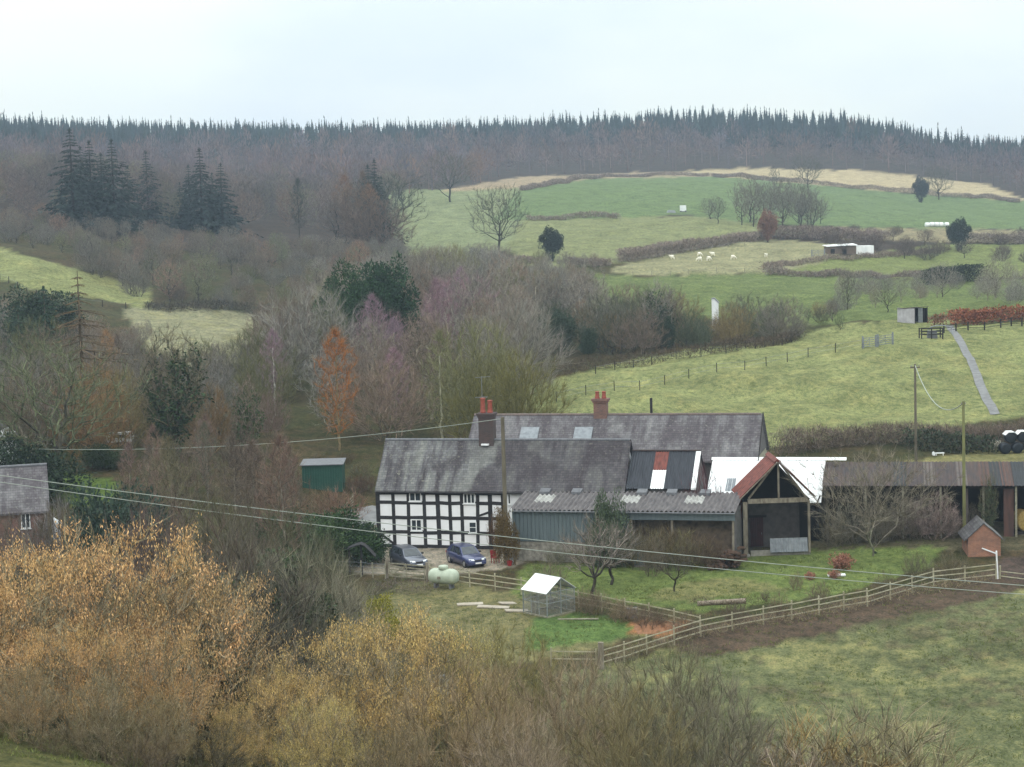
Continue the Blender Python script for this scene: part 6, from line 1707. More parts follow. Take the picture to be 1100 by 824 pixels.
tag(wp, 'tall white post at the end of the pasture fence by the muddy gateway', 'post')
fence('rail_fence', 'low grey rails across the muddy gateway right of the white post', [(1074, 622), (1125, 628)], .8, (.2, .55), 3.0)
fence('rail_fence', 'brown rail fence bending beside the track left of the farmhouse', [(340, 566), (366, 562), (380, 545)], 1.1, (.3, .55, .8, 1.05), 1.6, mat=GREYT)
fence('wire_fence', 'post and wire fence behind the black shelter, left of the gate', [(358, 618), (388, 620), (414, 622)], 1.1, (.4, .8, 1.1), 1.2, mat=GREYT, wire=True)
fence('wire_fence', 'thin post and wire fence crossing the hill field', [(598, 432), (660, 420), (740, 407), (800, 398), (868, 384), (926, 374)], 1.1, (.5, 1.05), 4.2, mat=DARKT, wire=True, post_r=.045)
fence('wire_fence', 'weathered stakes along the foot of the hedgerow above the hill field', [(640, 402), (700, 392), (780, 380), (850, 368)], 1.0, (.9,), 3.4, mat=DARKT, wire=True, post_r=.05)
fence('rail_fence', 'dark rail fence below the rusty beech hedge', [(1014, 358), (1040, 355), (1075, 352), (1120, 349)], 1.1, (.35, .7, 1.05), 2.4, mat=DARKT, post_r=.08)
fence('wire_fence', 'line of pale stakes round the sheep field', [(680, 297), (740, 295), (800, 293), (830, 290)], 1.0, (.9,), 5.0, mat=GREYT, wire=True, post_r=.06)
fence('wire_fence', 'pale stakes in front of the hedge above the sheep', [(664, 283), (700, 279), (745, 271), (800, 264)], 1.1, (1.0,), 6.5, mat=GREYT, wire=True, post_r=.06)
fence('wire_fence', 'stakes along the sloping field at the left', [(0, 300), (60, 322), (110, 330), (160, 333)], 1.1, (1.0,), 5, mat=DARKT, wire=True, post_r=.06)


def gate(name, label, a, b, hgt, bars, mat, cat='gate', diag=True):
    A, B_ = (q if isinstance(q, Vector) else ground(q[0], q[1], 90) for q in (a, b))
    e = empty(name, A, 0, label, cat); d_ = B_ - A
    for q, nm in ((Vector((0, 0, 0)), 'gate_post'), (d_, 'gate_post')): MB().box(q.x - .1, q.x + .1, q.y - .1, q.y + .1, q.z - .4, q.z + hgt + .25).build(nm, TIMBER if mat is not GALV else GALV, e)
    a0, a1 = d_ * .06, d_ * .94; m = MB()
    for i in range(bars): z = .2 + (hgt - .25) * i / (bars - 1); m.beam(a0 + Vector((0, 0, z)), a1 + Vector((0, 0, z)), .04, .09 if mat is not GALV else .08)
    for q in (a0, a1, d_ * .5): m.beam(q + Vector((0, -.045, .15)), q + Vector((0, -.045, hgt)), .06, .04)
    if diag: m.beam(a0 + Vector((0, -.05, .2)), d_ * .5 + Vector((0, -.05, hgt - .1)), .03, .07)
    m.build('gate_leaf', mat, e)
    return e


gate('field_gate', 'silvered five bar timber gate in front of the grey blue car', (416, 621), (459, 625), 1.2, 5, GREYT)
gate('metal_hurdle', 'pale galvanised gate in the hill field fence, left of the two', (927, 374.5), (941, 373), 1.35, 5, GALV)
gate('metal_hurdle', 'pale galvanised gate in the hill field fence, right of the two', (943, 372.5), (959, 370), 1.35, 5, GALV)
gate('metal_hurdle', 'pale galvanised hurdle at the left end of the long whitish hut', (872, 276), (886, 275), 1.5, 4, GALV)

# handling pen and pale box at the head of the path
p = ground(990, 364, 180)
e = empty('stock_pen', p, 0, 'small timber rail pen round a pale box in front of the field shelter', 'pen')
for q in ((0, 0), (1.3, -.1), (2.8, 0), (2.8, 1.4), (0, 1.4)): MB().box(q[0] - .07, q[0] + .07, q[1] - .07, q[1] + .07, -.3, 1.35).build('post', DARKT, e)
for z in (.5, .9, 1.28): MB().beam((0, -.1, z), (2.8, -.1, z), .05, .1).beam((2.9, 0, z), (2.9, 1.4, z), .05, .1).beam((0, 1.5, z), (2.8, 1.5, z), .05, .1).build('rail', DARKT, e)
b_ = MB().prism([(0, 0, -.05), (1.3, 0, -.05), (1.2, 0, .95), (.1, 0, .95)], (0, .8, 0)).build('feed_box', LEAD); b_.location = p + Vector((.9, .3, 0))
tag(b_, 'pale grey feed box standing inside the timber rail pen', 'box')
arch = [Vector((0, 0, .4))] + [Vector((1.6 - 1.6 * math.cos(t), 0, 1.0 + .55 * math.sin(t))) for t in np.linspace(.2, PI - .2, 9)] + [Vector((3.2, -.2, .4))]
a_ = MB().tube(arch, .07, 8).build('pipe_hoop', GALV); a_.location = p + Vector((1.3, 1.9, 0)); tag(a_, 'bent pale pipe hoop over the head of the grey path', 'pipe')


def strip(name, label, px, w_, mat, lift=.04, step=1.2):
    """a path laid on the land"""
    G3 = [ground(u, v, 90) for u, v in px]; run = []
    for a, b in zip(G3[:-1], G3[1:]):
        n = max(1, int((b - a).length / step)); run += [a.lerp(b, i / n) for i in range(n)]
    run.append(G3[-1]); vs_, fs_ = [], []
    for i, q in enumerate(run):
        t_ = (run[min(i + 1, len(run) - 1)] - run[max(i - 1, 0)]); s = Vector((t_.y, -t_.x, 0)).normalized()
        for k_ in (-1, -.33, .33, 1):
            c_ = q + s * w_ / 2 * k_; vs_.append((c_.x, c_.y, gz(c_.x, c_.y) + lift))
    for i in range(len(run) - 1):
        for j in range(3): fs_.append((4 * i + j, 4 * i + j + 1, 4 * i + j + 5, 4 * i + j + 4))
    return tag(MB().add(vs_, fs_).build(name, mat), label, None, None, 'structure')


TARM = mat_plain('worn_tarmac', S(164, 164, 164, .55), S(136, 136, 138, .5), .9, 1.2, bmp=.2)
strip('path', 'narrow grey path climbing the hill field', [(1069, 446), (1060, 430), (1050, 405), (1038, 380), (1027, 360), (1020, 350)], 1.0, TARM, .07)
strip('track', 'grey track rounding the corner of the farmhouse', [(370, 562), (384, 558), (398, 555), (420, 550)], 4.2, TARM, .06)
kb = [ground(345, 565, 100), ground(362, 565, 100), ground(373, 561, 100), ground(380, 553, 100)]
kb = [q + Vector((0, 0, .1)) for q in kb]
o_ = MB().tube([q - kb[0] for q in kb], .09, 8).build('pale_kerb', WSHEET); o_.location = kb[0]; tag(o_, 'pale curved kerb edging the track by the farmhouse corner', 'kerb')
# black shelter
p = ground(383, 618, 100)
e = empty('garden_shelter', p, 0, 'small black timber shelter with a drooping dark canopy beside the laurels', 'shelter')
for x, h_ in ((-.5, 1.9), (.42, 2.3)): MB().box(x - .07, x + .07, -.07, .07, -.3, h_).build('post', OAK, e)
pr_ = [(-.6 + 2.1 * t, 0, 1.95 + .5 * math.sin(t * 2.2 + .3) - .9 * max(0, t - .55) * 2) for t in np.linspace(0, 1, 9)]
MB().prism([(a, -.5, c_) for a, b, c_ in pr_] + [(a, -.5, c_ - .08) for a, b, c_ in pr_[::-1]], (0, 1.1, 0)).build('canopy', OAK, e)

# ------------------------------------------------------------------ poles and lines
POLE = mat_plain('pole_timber', S(150, 140, 120, .5), S(112, 104, 88, .45), .9, 3, stretch=(1, 1, .2))
POLEG = mat_plain('algae_pole', S(160, 162, 106, .55), S(130, 130, 88, .5), .9, 3, stretch=(1, 1, .2))
tops = {}


def pole(u, v, vtop, label, mat=POLE, r0=.14, Y=None, arm=0.0, key=None):
    p = spot(u, Y) if Y else ground(u, v, 100)
    h = height_to(p, u - (v - vtop) * .03, vtop)
    e = empty('utility_pole', p, 0, label, 'pole')
    MB().cyl((0, 0, -.5), (0, 0, h), r0, r0 * .72, 12).build('shaft', mat, e)
    if arm: MB().box(-arm, arm, -.06, .06, h - .4, h - .28).build('crossarm', mat, e)
    for x in (-.12, .12) if not arm else (-arm + .08, arm - .08):
        MB().lathe([(0, .03), (.05, .06), (.12, .06), (.16, .03)], (x, 0, h - .27), (0, 0, 1), 8).build('insulator', CONC, e)
    tops[key] = p + Vector((0, 0, h - .12))
    return e


pole(544.5, 607, 448, 'tall weathered utility pole in front of the farmhouse roof, ivy round its foot', r0=.19, key='a')
pole(984, 500, 391, 'grey utility pole behind the long open shed, left of the greenish one', Y=176, r0=.14, arm=.45, key='b', mat=POLE)
pole(1036, 552, 431, 'greenish utility pole rising in front of the long open shed', Y=146, mat=POLEG, r0=.15, key='c')
pole(551, 606, 546, 'slim pale pole just right of the tall utility pole', r0=.06, mat=WHITEP, key='d')
p = ground(543, 607, 100)
plant('laurel0', p, 4.4, 'ivy_bush', 'brown and olive ivy swathing the foot of the tall utility pole', 'bush', crown=S(132, 110, 70, .55), wide=.28)
p = H.world(px_x(534), -.55, 0)
plant('scrub1', p, 3.4, 'climbing_shrub', 'russet brown climber against the farmhouse wall left of the pole', 'bush', crown=S(136, 104, 78, .6), wide=.3)
p = H.world(H.px(759, 526, 1.5)[0], -.2, 0)
plant('scrub0', p, height_to(p, 759, 493), 'creeper_bush', 'purple red creeper between the dark barn and the white roof', 'bush', crown=S(130, 84, 92, .5), wide=.36)


def cable(name, label, A, B_, sag, r=.016, mat=GALV):
    A, B_ = Vector([float(c) for c in A]), Vector([float(c) for c in B_]); n = 40
    pts = [A.lerp(B_, i / n) - Vector((0, 0, sag * 4 * (i / n) * (1 - i / n))) - A for i in range(n + 1)]
    o = MB().tube(pts, r, 5).build(name, mat); o.location = A
    return tag(o, label, 'cable')


CAB = mat_plain('pale_cable', S(188, 196, 186, .62), S(170, 178, 168, .6), .6, 1)
cable('power_line', 'upper of the two pale power lines crossing in front of the farm', at(-60, 502.5, 118), at(1150, 633, 118), .55, .028, CAB)
cable('power_line', 'lower of the two pale power lines crossing in front of the farm', at(-60, 509, 118.6), at(1150, 642, 118.6), .75, .026, CAB)
cable('phone_line', 'thin pale line from the left hand woods to the top of the tall pole', at(-60, 478, 165), tops['a'], 1.2, .024, CAB)
cable('phone_line', 'slack pale cable drooping between the grey pole and the greenish pole', tops['b'], tops['c'], 2.0, .04, CAB)


# ------------------------------------------------------------------ hedges
def hedge(name, label, pts, hgt, wid, crown, dens=60, leafy=False, ymin=150, var=.25, cat='hedge', tw_=.03, tl_=.6, step=None, seed=1):
    G3 = [q if isinstance(q, Vector) else ground(q[0], q[1], ymin) for q in pts]
    r = np.random.RandomState(seed + len(pts)); Ps, n_all = [], 0
    for a, b in zip(G3[:-1], G3[1:]):
        L = (b - a).length; n = int(L * dens * hgt * wid / 2) + 8
        t = r.rand(n); s = r.normal(size=n) * wid * .3; zz = r.rand(n) ** .8
        x = a.x + (b.x - a.x) * t + s; y = a.y + (b.y - a.y) * t + r.normal(size=n) * wid * .3
        top = hgt * (1 + var * .5 * np.sin(x * .37 + seed) * np.sin(y * .23) + var * .5 * np.sin(x * .11 + seed) + var * .3 * np.sin(x * 1.7 + y))
        Ps.append(np.stack([x, y, hz(x, y) + zz * top], 1))
    P = np.concatenate(Ps); o0 = P.mean(0); P = P - o0
    D = unit(r.normal(size=P.shape) * .6 + np.array([[0, 0, .6]]))
    if leafy: V, q = leaves(P, D, .32 * (.5 + r.rand(len(P))), .18 * (.5 + r.rand(len(P))), r)
    else: V, q = blades(P, D, tl_ * (.5 + r.rand(len(P))), tw_ * (.6 + .8 * r.rand(len(P))), r)
    o = link(name, np_mesh(name, V, [q], LEAF if leafy else TWIG), None, None, crown); o.location = o0
    return tag(o, label, cat)


HB = S(150, 134, 126, .78)
hedge('field_hedge', 'dark clipped hedge along the middle field, left of the dark oval tree', [(555, 284), (585, 283)], 1.6, 1.8, HB, 160, tw_=.1, ymin=300, seed=2)
hedge('field_hedge', 'short dark clipped hedge right of the dark oval tree', [(610, 284), (655, 286)], 1.9, 1.8, HB, 160, tw_=.1, ymin=300, seed=3)
hedge('field_hedge', 'long dark clipped hedge rising above the sheep', [(665, 282), (700, 277), (740, 270), (780, 264), (822, 258)], 2.6, 1.8, HB, 130, tw_=.1, ymin=300, seed=4)
hedge('field_hedge', 'dark level hedge between the wheat field and the pale field', [(566, 237), (610, 236), (665, 235)], 1.5, 1.5, HB, 130, tw_=.12, ymin=400, seed=5)
hedge('field_hedge', 'broad mauve hedge above the long whitish hut', [(824, 257), (860, 256), (905, 257), (950, 258)], 2.8, 5, S(148, 132, 126, .7), 60, tw_=.12, ymin=380, seed=6)
hedge('field_hedge', 'mauve hedge right of the rounded dark evergreen tree', [(1040, 262), (1090, 262), (1130, 262)], 2.4, 4, S(148, 134, 128, .7), 60, tw_=.12, ymin=380, seed=7)
hedge('field_hedge', 'low hedge curving below the long whitish hut', [(822, 291), (850, 286), (880, 281), (930, 277), (1000, 272)], 1.0, 2.2, S(146, 130, 120, .7), 80, tw_=.1, ymin=330, seed=8)
hedge('field_hedge', 'low mauve hedge along the far edge of the plateau', [(822, 296), (880, 298), (940, 298), (995, 300)], 1.3, 2.4, S(146, 130, 124, .7), 90, tw_=.1, ymin=330, seed=9)
hedge('yew_hedge', 'tall dark green clipped hedge block on the plateau', [(996, 307), (1025, 303), (1055, 301)], 3.1, 2.6, S(62, 72, 58, .4), 130, True, ymin=330, seed=10, var=.05)
hedge('field_hedge', 'thin hedge between the wood strip and the green wheat field', [(560, 205), (640, 192.5), (700, 189), (762, 189.5)], 1.8, 2.0, HB, 60, tw_=.16, ymin=500, seed=11)
hedge('field_hedge', 'thin hedge along the lower edge of the stubble field', [(765, 190), (860, 197), (960, 206.5), (1040, 213), (1095, 218)], 2.0, 2.0, HB, 60, tw_=.16, ymin=500, seed=12)
hedge('field_hedge', 'low dark hedge under the wood above the rough pale patch', [(158, 333), (250, 333), (330, 337), (420, 338)], 1.3, 2.0, S(104, 96, 88, .42), 70, tw_=.1, ymin=240, seed=13)
hedge('field_hedge', 'broad brown hedge along the foot of the hill field', [spot(836, 180), spot(900, 183), spot(960, 184.5), spot(1020, 186), spot(1085, 188), spot(1180, 190)], 2.1, 2.6, S(146, 128, 118, .48), 160, tw_=.045, tl_=.7, seed=14)
hedge('ivy_hedge', 'dark green ivy growing through the brown hedge behind the greenish pole', [spot(975, 182), spot(1005, 183), spot(1040, 184), spot(1068, 185)], 1.7, 1.8, S(86, 96, 74, .44), 110, True, seed=15)
hedge('beech_hedge', 'rusty orange beech hedge at the right on the crest of the hill field', [(1023, 350), (1060, 347), (1100, 345), (1130, 344)], 2.1, 1.8, S(176, 110, 84, .55), 150, True, ymin=180, seed=16, var=.1)
hedge('beech_hedge', 'short rusty beech hedge beside the field shelter', [(1002, 350), (1014, 350)], 1.5, 1.5, S(160, 112, 90, .52), 150, True, ymin=180, seed=17, var=.1)
hedge('wall_growth', 'brown tangle of stems along the near side of the hedgerow above the hill field', [(600, 404), (680, 394), (780, 379), (860, 364)], 1.4, 2.0, S(120, 104, 88, .44), 90, tw_=.06, ymin=200, seed=18, cat='undergrowth')
hedge('dead_grass', 'bleached tussocks and stems along the pasture fence', [(660, 712), (720, 692), (800, 676), (900, 660), (980, 640), (1060, 626)], .55, 1.3, S(166, 150, 122, .55), 260, tw_=.022, tl_=.4, ymin=90, seed=19, cat='tussocks')
hedge('dead_grass', 'bleached stems along the fence beyond the greenhouse', [(610, 655), (660, 664), (720, 676), (760, 682)], .8, 1.2, S(160, 138, 116, .52), 300, tw_=.02, tl_=.45, ymin=90, seed=20, cat='tussocks')
hedge('bramble_bank', 'brown brambles on the bank below the cart shed and garden', [(742, 650), (770, 656), (800, 652), (830, 650)], .6, 1.2, S(110, 92, 80, .45), 260, tw_=.02, tl_=.4, ymin=100, seed=21, cat='brambles')
hedge('bramble_bank', 'grey brown brambles before the gate and gas tank', [(395, 640), (430, 636), (462, 640)], .8, 2.0, S(140, 124, 122, .5), 200, tw_=.02, tl_=.5, ymin=90, seed=22, cat='brambles')
hedge('bramble_bank', 'dark brambles and timber litter under the open lean-to', [spot(700, 145), spot(740, 145), spot(770, 144)], .9, 1.6, S(108, 98, 78, .45), 200, tw_=.022, tl_=.5, seed=23, cat='brambles')


# ------------------------------------------------------------------ sheep
def skin_body(name, verts, edges, radii, mat):
    me = bpy.data.meshes.new(name); me.from_pydata(verts, edges, [])
    o = bpy.data.objects.new(name, me); COL.objects.link(o)
    o.modifiers.new('skin', 'SKIN'); sub = o.modifiers.new('sub', 'SUBSURF'); sub.levels = 1
    for i, rr in enumerate(radii): me.skin_vertices[0].data[i].radius = rr if isinstance(rr, tuple) else (rr, rr)
    me.skin_vertices[0].data[0].use_root = True
    dg = bpy.context.evaluated_depsgraph_get(); dg.update()
    m2 = bpy.data.meshes.new_from_object(o.evaluated_get(dg)); bpy.data.objects.remove(o)
    m2.name = name; m2.materials.clear(); m2.materials.append(mat)
    for p_ in m2.polygons: p_.use_smooth = True
    return m2


WOOL = mat_plain('wool', S(246, 242, 226, .95), S(228, 222, 204, .9), .95, 6, bmp=.4)
LEGM = mat_plain('sheep_skin', S(170, 160, 146, .6), S(120, 112, 104, .5), .9, 5)
bodyv = [(0, 0, .66), (.34, 0, .68), (-.36, 0, .66), (.55, 0, .8), (.68, 0, .93), (.86, 0, .84)] + [(x, y, z) for x in (.3, -.34) for y in (-.13, .13) for z in (.42, .02)]
bodye = [(0, 1), (0, 2), (1, 3), (3, 4), (4, 5), (1, 6), (6, 7), (1, 8), (8, 9), (2, 10), (10, 11), (2, 12), (12, 13)]
bodyr = [.3, .27, .26, .15, .11, .06] + [.075, .035] * 4
graz = list(bodyv); graz[3] = (.58, 0, .55); graz[4] = (.76, 0, .3); graz[5] = (.86, 0, .12)
SB = [skin_body('standing_sheep', bodyv, bodye, bodyr, WOOL), skin_body('grazing_sheep', graz, bodye, bodyr, WOOL)]
for u, v, k_, a, lab in ((722.5, 279, 0, 2.8, 'sheep standing apart at the left end of the flock'), (751, 276, 1, .2, 'upper of the two sheep at the left of the middle group'), (752, 281, 1, 3.3, 'lower of the two sheep at the left of the middle group'), (761, 280.5, 1, .4, 'sheep grazing at the middle of the flock'), (766, 275.5, 0, 2.9, 'uppermost sheep at the right of the middle group'), (787, 279, 1, .1, 'large pale sheep grazing right of the middle group'), (823, 277, 0, 4.2, 'sheep standing alone near the right of the sheep field')):
    p = ground(u, v, 350)
    o = link('sheep', SB[k_], None, None); o.location = p; o.rotation_euler[2] = a; o.scale = (1.15,) * 3
    tag(o, lab, 'sheep', 'sheep grazing in the far field')
    MB().cyl((.78, -.1, .9) if k_ == 0 else (.74, -.1, .36), (.74, -.2, .88) if k_ == 0 else (.68, -.2, .36), .03, .015, 6).cyl((.78, .1, .9) if k_ == 0 else (.74, .1, .36), (.74, .2, .88) if k_ == 0 else (.68, .2, .36), .03, .015, 6).build('ears', LEGM, o)
p = ground(1071, 484, 120); o = link('sheep', SB[0], None, None); o.location = p; o.rotation_euler[2] = 3.0; o.scale = (1.1,) * 3
tag(o, 'white sheep standing below the dark wrapped bales at the right edge', 'sheep')

# ------------------------------------------------------------------ odds and ends
BALE = mat_plain('dark_wrap', S(44, 54, 66, .4), S(34, 42, 52, .4), .4, 3)
for i, (u, dz, y) in enumerate(((1079, 0, 0), (1092, 0, 0), (1105, 0, 0), (1085, 1.05, 0), (1098, 1.05, 0))):
    p = spot(u, 184.5)
    lab = ('dark blue wrapped bale at the bottom left of the stack by the right edge', 'dark blue wrapped bale in the bottom row beside the left one', 'dark blue wrapped bale at the right of the bottom row, cut by the frame', 'white capped wrapped bale on the left of the stack, upper row', 'white capped wrapped bale on the right of the stack, upper row')[i]
    e = empty('wrapped_bale', p + Vector((0, 0, dz)), 0, lab, 'bale', 'stack of dark wrapped bales')
    MB().lathe([(-.6, .35), (-.57, .5), (-.48, .56), (.48, .56), (.57, .5), (.6, .35)], (0, 0, .56), (0, 1, 0), 16).build('bale', BALE, e, True)
    if dz: MB().prism([(-.62, -.7, .85), (-.3, -.7, 1.12), (.3, -.7, 1.12), (.62, -.7, .85), (.3, -.7, 1.16), (-.3, -.7, 1.17)], (0, 1.3, 0)).build('sheet', WSHEET, e)
p = spot(1008, 180)
o = MB().prism([(-.9, 0, 0), (-.5, 0, 0), (-.45, 0, .55), (-.7, 0, .7), (-.9, 0, .45)], (0, .6, 0)).box(-.48, 1.0, .1, .5, .35, .5).box(-.3, -.2, .2, .4, 0, .35).box(.8, .9, .2, .4, 0, .35).build('feed_trough', WSHEET); o.location = p; o.scale = (.6, .6, .6)
tag(o, 'small white feed trough under the ivy in the brown hedge', 'trough')
p = ground(1099, 572, 110)
e = empty('straw_bale', p, .3, 'round yellow straw bale at the right edge by the open shed', 'bale')
MB().lathe([(-.6, .3), (-.58, .78), (-.5, .84), (.5, .84), (.58, .78), (.6, .3)], (0, 0, 1.0), (0, 1, 0), 22).build('straw', mat_plain('straw', S(212, 184, 110, .62), S(164, 134, 78, .55), .95, 9, bmp=.6), e)
MB().box(-.9, .9, -.6, .6, -.2, .2).build('pallet', DARKT, e)
p = ground(532, 605, 110)
e = empty('garden_chair', p, .5, 'small red garden chair beside the ivy clad pole', 'chair')
REDP = mat_plain('red_plastic', S(190, 60, 62, .6), S(160, 48, 50, .55), .5, 4)
MB().box(-.25, .25, -.25, .25, .4, .45).build('seat', REDP, e); MB().prism([(-.25, .2, .45), (.25, .2, .45), (.25, .32, .95), (-.25, .32, .95)], (0, .05, 0)).build('backrest', REDP, e)
for x in (-.22, .22):
    MB().box(x - .03, x + .03, -.25, .2, .62, .66).build('armrest', REDP, e)
    for y in (-.22, .22): MB().box(x - .025, x + .025, y - .025, y + .025, -.02, .4 if y > 0 else .62).build('leg', REDP, e)
p = ground(547.5, 608, 110)
e = empty('red_bucket', p, 0, 'red bucket at the foot of the slim pale pole', 'bucket')
MB().lathe([(0, .16), (.36, .22), (.38, .23), (.38, .2), (.1, .16)], (0, 0, .02), (0, 0, 1), 14).build('pail', REDP, e)
MB().tube([Vector((.22 * math.cos(t), 0, .4 + .2 * math.sin(t))) for t in np.linspace(0, PI, 8)], .01, 5).build('handle', GALV, e)
p = H.world(H.px(687, 575, -6.2)[0], -6.2); p.z = gz(p.x, p.y)
e = empty('water_butt', p, 0, 'blue grey square water tank under the open lean-to', 'water tank')
MB().box(-.5, .5, -.4, .4, .15, 1.1).build('tank_body', CLAD, e, bevel=.05); MB().box(-.52, .52, -.42, .42, 1.104, 1.16).build('lid', GALV, e); MB().box(-.45, .45, -.35, .35, -.2, .146).build('stand', CONC, e)
p = ground(784, 610, 110)
e = empty('garden_table', p, .1, 'small grey garden table on the lawn before the cart shed', 'table')
MB().box(-.75, .75, -.35, .35, .68, .73).build('tabletop', GALV, e)
for x in (-.6, .6):
    for y in (-.25, .25): MB().beam((x, y, -.02), (x * .85, y, .68), .04, .04).build('leg', LEAD, e)
p = ground(776, 650, 100)
o = MB().tube([Vector((-1.7, 0, .14)), Vector((-.5, .1, .17)), Vector((.6, .05, .2)), Vector((1.6, .25, .2))], .17, 10).build('fallen_trunk', mat_plain('bare_log', S(196, 180, 160, .6), S(160, 146, 128, .55), .9, 4, stretch=(.3, 1, 1))); o.location = p
tag(o, 'pale barkless log lying on the bank below the garden', 'log')
p = ground(783, 596, 120)
o = MB().beam((-.5, 0, -.05), (.55, .5, 2.5), .1, .32, up=(0, 1, 0)).build('leaning_plank', TIMBER); o.location = p; tag(o, 'pale plank leaning by the cart shed post', 'plank')
# woodpile: every log shows
lg = MB().cyl((0, -.55, 0), (0, .55, 0), .13, n=9).mesh('log'); lg.materials.append(mat_plain('log_bark', S(120, 92, 74, .45), S(90, 70, 60, .42), .9, 6))
for i in range(46):
    q = H.world(H.px(rnd.uniform(764, 797), 580, -6.2)[0], rnd.uniform(-6.9, -5.7)); q.z = gz(q.x, q.y); row = rnd.random()
    o = link('firewood_log', lg); o.location = q + Vector((0, 0, .12 + 1.5 * row * min(1, max(.15, (q.x - spot(758, 140).x) / 2.4)))); o.rotation_euler = (rnd.uniform(-.4, .4), rnd.uniform(0, 3), rnd.uniform(-1.2, 1.2)); s = rnd.uniform(.7, 1.2); o.scale = (s, s, s)
    tag(o, 'brown log in the heap of firewood beside the cart shed', 'log', 'heap of firewood logs')
for i, (u, v, a, l_) in enumerate(((505, 650, .1, 1.8), (530, 653, -.15, 2.2), (555, 657, .2, 1.6), (545, 649, .5, 1.2))):
    p = ground(u, v, 90)
    o = MB().box(-l_ / 2, l_ / 2, -.3, .3, .02, .09).build('pale_board', mat_plain('bleached_board', S(206, 196, 180, .65), S(180, 166, 148, .6), .8, 2) if 'bleached_board' not in bpy.data.materials else bpy.data.materials['bleached_board']); o.location = p; o.rotation_euler = (.05, .04 * i, a)
    tag(o, ('pale board lying at the left of the scatter by the greenhouse', 'longest pale board lying in the scatter by the greenhouse', 'pale board lying nearest the greenhouse', 'short skewed pale board lying behind the longest one')[i], 'board', 'pale boards scattered left of the greenhouse')
p = ground(621, 666, 90); o = MB().beam((-1.35, .12, .06), (1.35, -.1, .06), .22, .06).build('pale_plank', GREYT); o.location = p; tag(o, 'long pale plank lying on the lower lawn in front of the greenhouse', 'plank')
p = ground(476, 700, 90)
p = spot(476, 104); z_ = at(476, 698, 104)[2] - p.z
o = corr(MB(), -.95, .95, -.4, -.05, .6, 1.0, .18, .02).build('iron_sheet', GALV); o.location = p; tag(o, 'pale grey iron sheet leaning among the thickets below the gas tank', 'metal sheet')
p = ground(679, 664, 95); o = MB().box(-.35, .35, -.25, .25, 0, .6).box(-.38, .38, -.28, .28, .602, .66).build('grey_box', LEAD); o.location = p; tag(o, 'small blue grey box beside the orange earth heap', 'box')
p = ground(968 - 68, 620, 100); o = MB().prism([(-.7, 0, .02), (.6, .1, .02), (.6, .1, .1), (-.7, 0, .1)], (0, .35, .05)).build('white_board', WSHEET); o.location = p; tag(o, 'white board lying between the flame orange beech shrubs', 'board')
mbh = MB(); r5 = random.Random(5); hp = [ground(680, 676, 95), ground(735, 674, 95)]
vs_ = []; nx_, ny_ = 22, 9
for j in range(ny_):
    for i in range(nx_):
        a, b = i / (nx_ - 1), j / (ny_ - 1); q = hp[0].lerp(hp[1], a) + Vector((0, (b - .5) * 3.2, 0))
        z = gz(q.x, q.y) - .05 + .32 * math.sin(PI * a) ** .6 * math.sin(PI * b) ** .8 * (1 + r5.uniform(-.5, .5)); vs_.append((q.x - hp[0].x, q.y - hp[0].y, z - hp[0].z))
o = mbh.add(vs_, [(j * nx_ + i, j * nx_ + i + 1, (j + 1) * nx_ + i + 1, (j + 1) * nx_ + i) for j in range(ny_ - 1) for i in range(nx_ - 1)]).build('earth_heap', mat_plain('orange_earth', S(190, 138, 104, .6), S(160, 116, 84, .55), .95, 3, bmp=.5)); o.location = hp[0]
tag(o, 'low heap of orange earth behind the pasture rails', 'earth heap')
p = spot(130, 186); e = empty('parked_caravan', p, .3, 'white caravan half hidden among the trees beyond the cottage lawn', 'caravan'); e.scale = (.62, .62, .55)
MB().prism([(-2, 0, .5), (2, 0, .5), (2.2, 0, 1.3), (1.9, 0, 2.2), (-1.9, 0, 2.2), (-2.2, 0, 1.3)], (0, 2, 0)).build('body', WSHEET, e); MB().box(-1.2, .9, -.02, -.003, 1.3, 1.85).build('window', GLASS, e)
for x in (-.4, .4): MB().cyl((x, -.03, .32), (x, .2, .32), .3, n=14).build('wheel', TYRE, e)

# tussocks of longer grass over the near pasture, lawns and the slope below the camera
r = np.random.RandomState(77); PP = []
for u0, u1, y0, y1, n in ((560, 1140, 76, 132, 9000), (560, 1010, 127, 146, 2500), (-150, 520, 60, 100, 7000), (380, 640, 100, 140, 2600)):
    Y = np.sqrt(r.uniform(y0 * y0, y1 * y1, n)); u = r.uniform(u0, u1, n); PP.append(np.stack([(u - CX) / F * Y, Y], 1))
PP = np.concatenate(PP)
cl_n = np.sin(PP[:, 0] * .9) * np.sin(PP[:, 1] * .5) + .7 * np.sin(PP[:, 0] * .31 + 2) * np.sin(PP[:, 1] * .37)
PP = PP[r.rand(len(PP)) < np.clip(.35 + .5 * cl_n, .06, 1)]
rep = np.repeat(np.arange(len(PP)), 9); P = PP[rep] + r.normal(size=(len(rep), 2)) * .11
P = np.concatenate([P, (hz(P[:, 0], P[:, 1]) - .02)[:, None]], 1)
D = unit(r.normal(size=P.shape) * .5 + np.array([[0, 0, .8]]))
V, q = blades(P, D, .1 + .16 * r.rand(len(P)), .02 + .02 * r.rand(len(P)), r)
tag(link('grass', np_mesh('grass', V, [q], TWIG), None, None, S(132, 140, 82, .5)), 'tussocky winter grass of the pasture and garden', None, None, 'stuff')

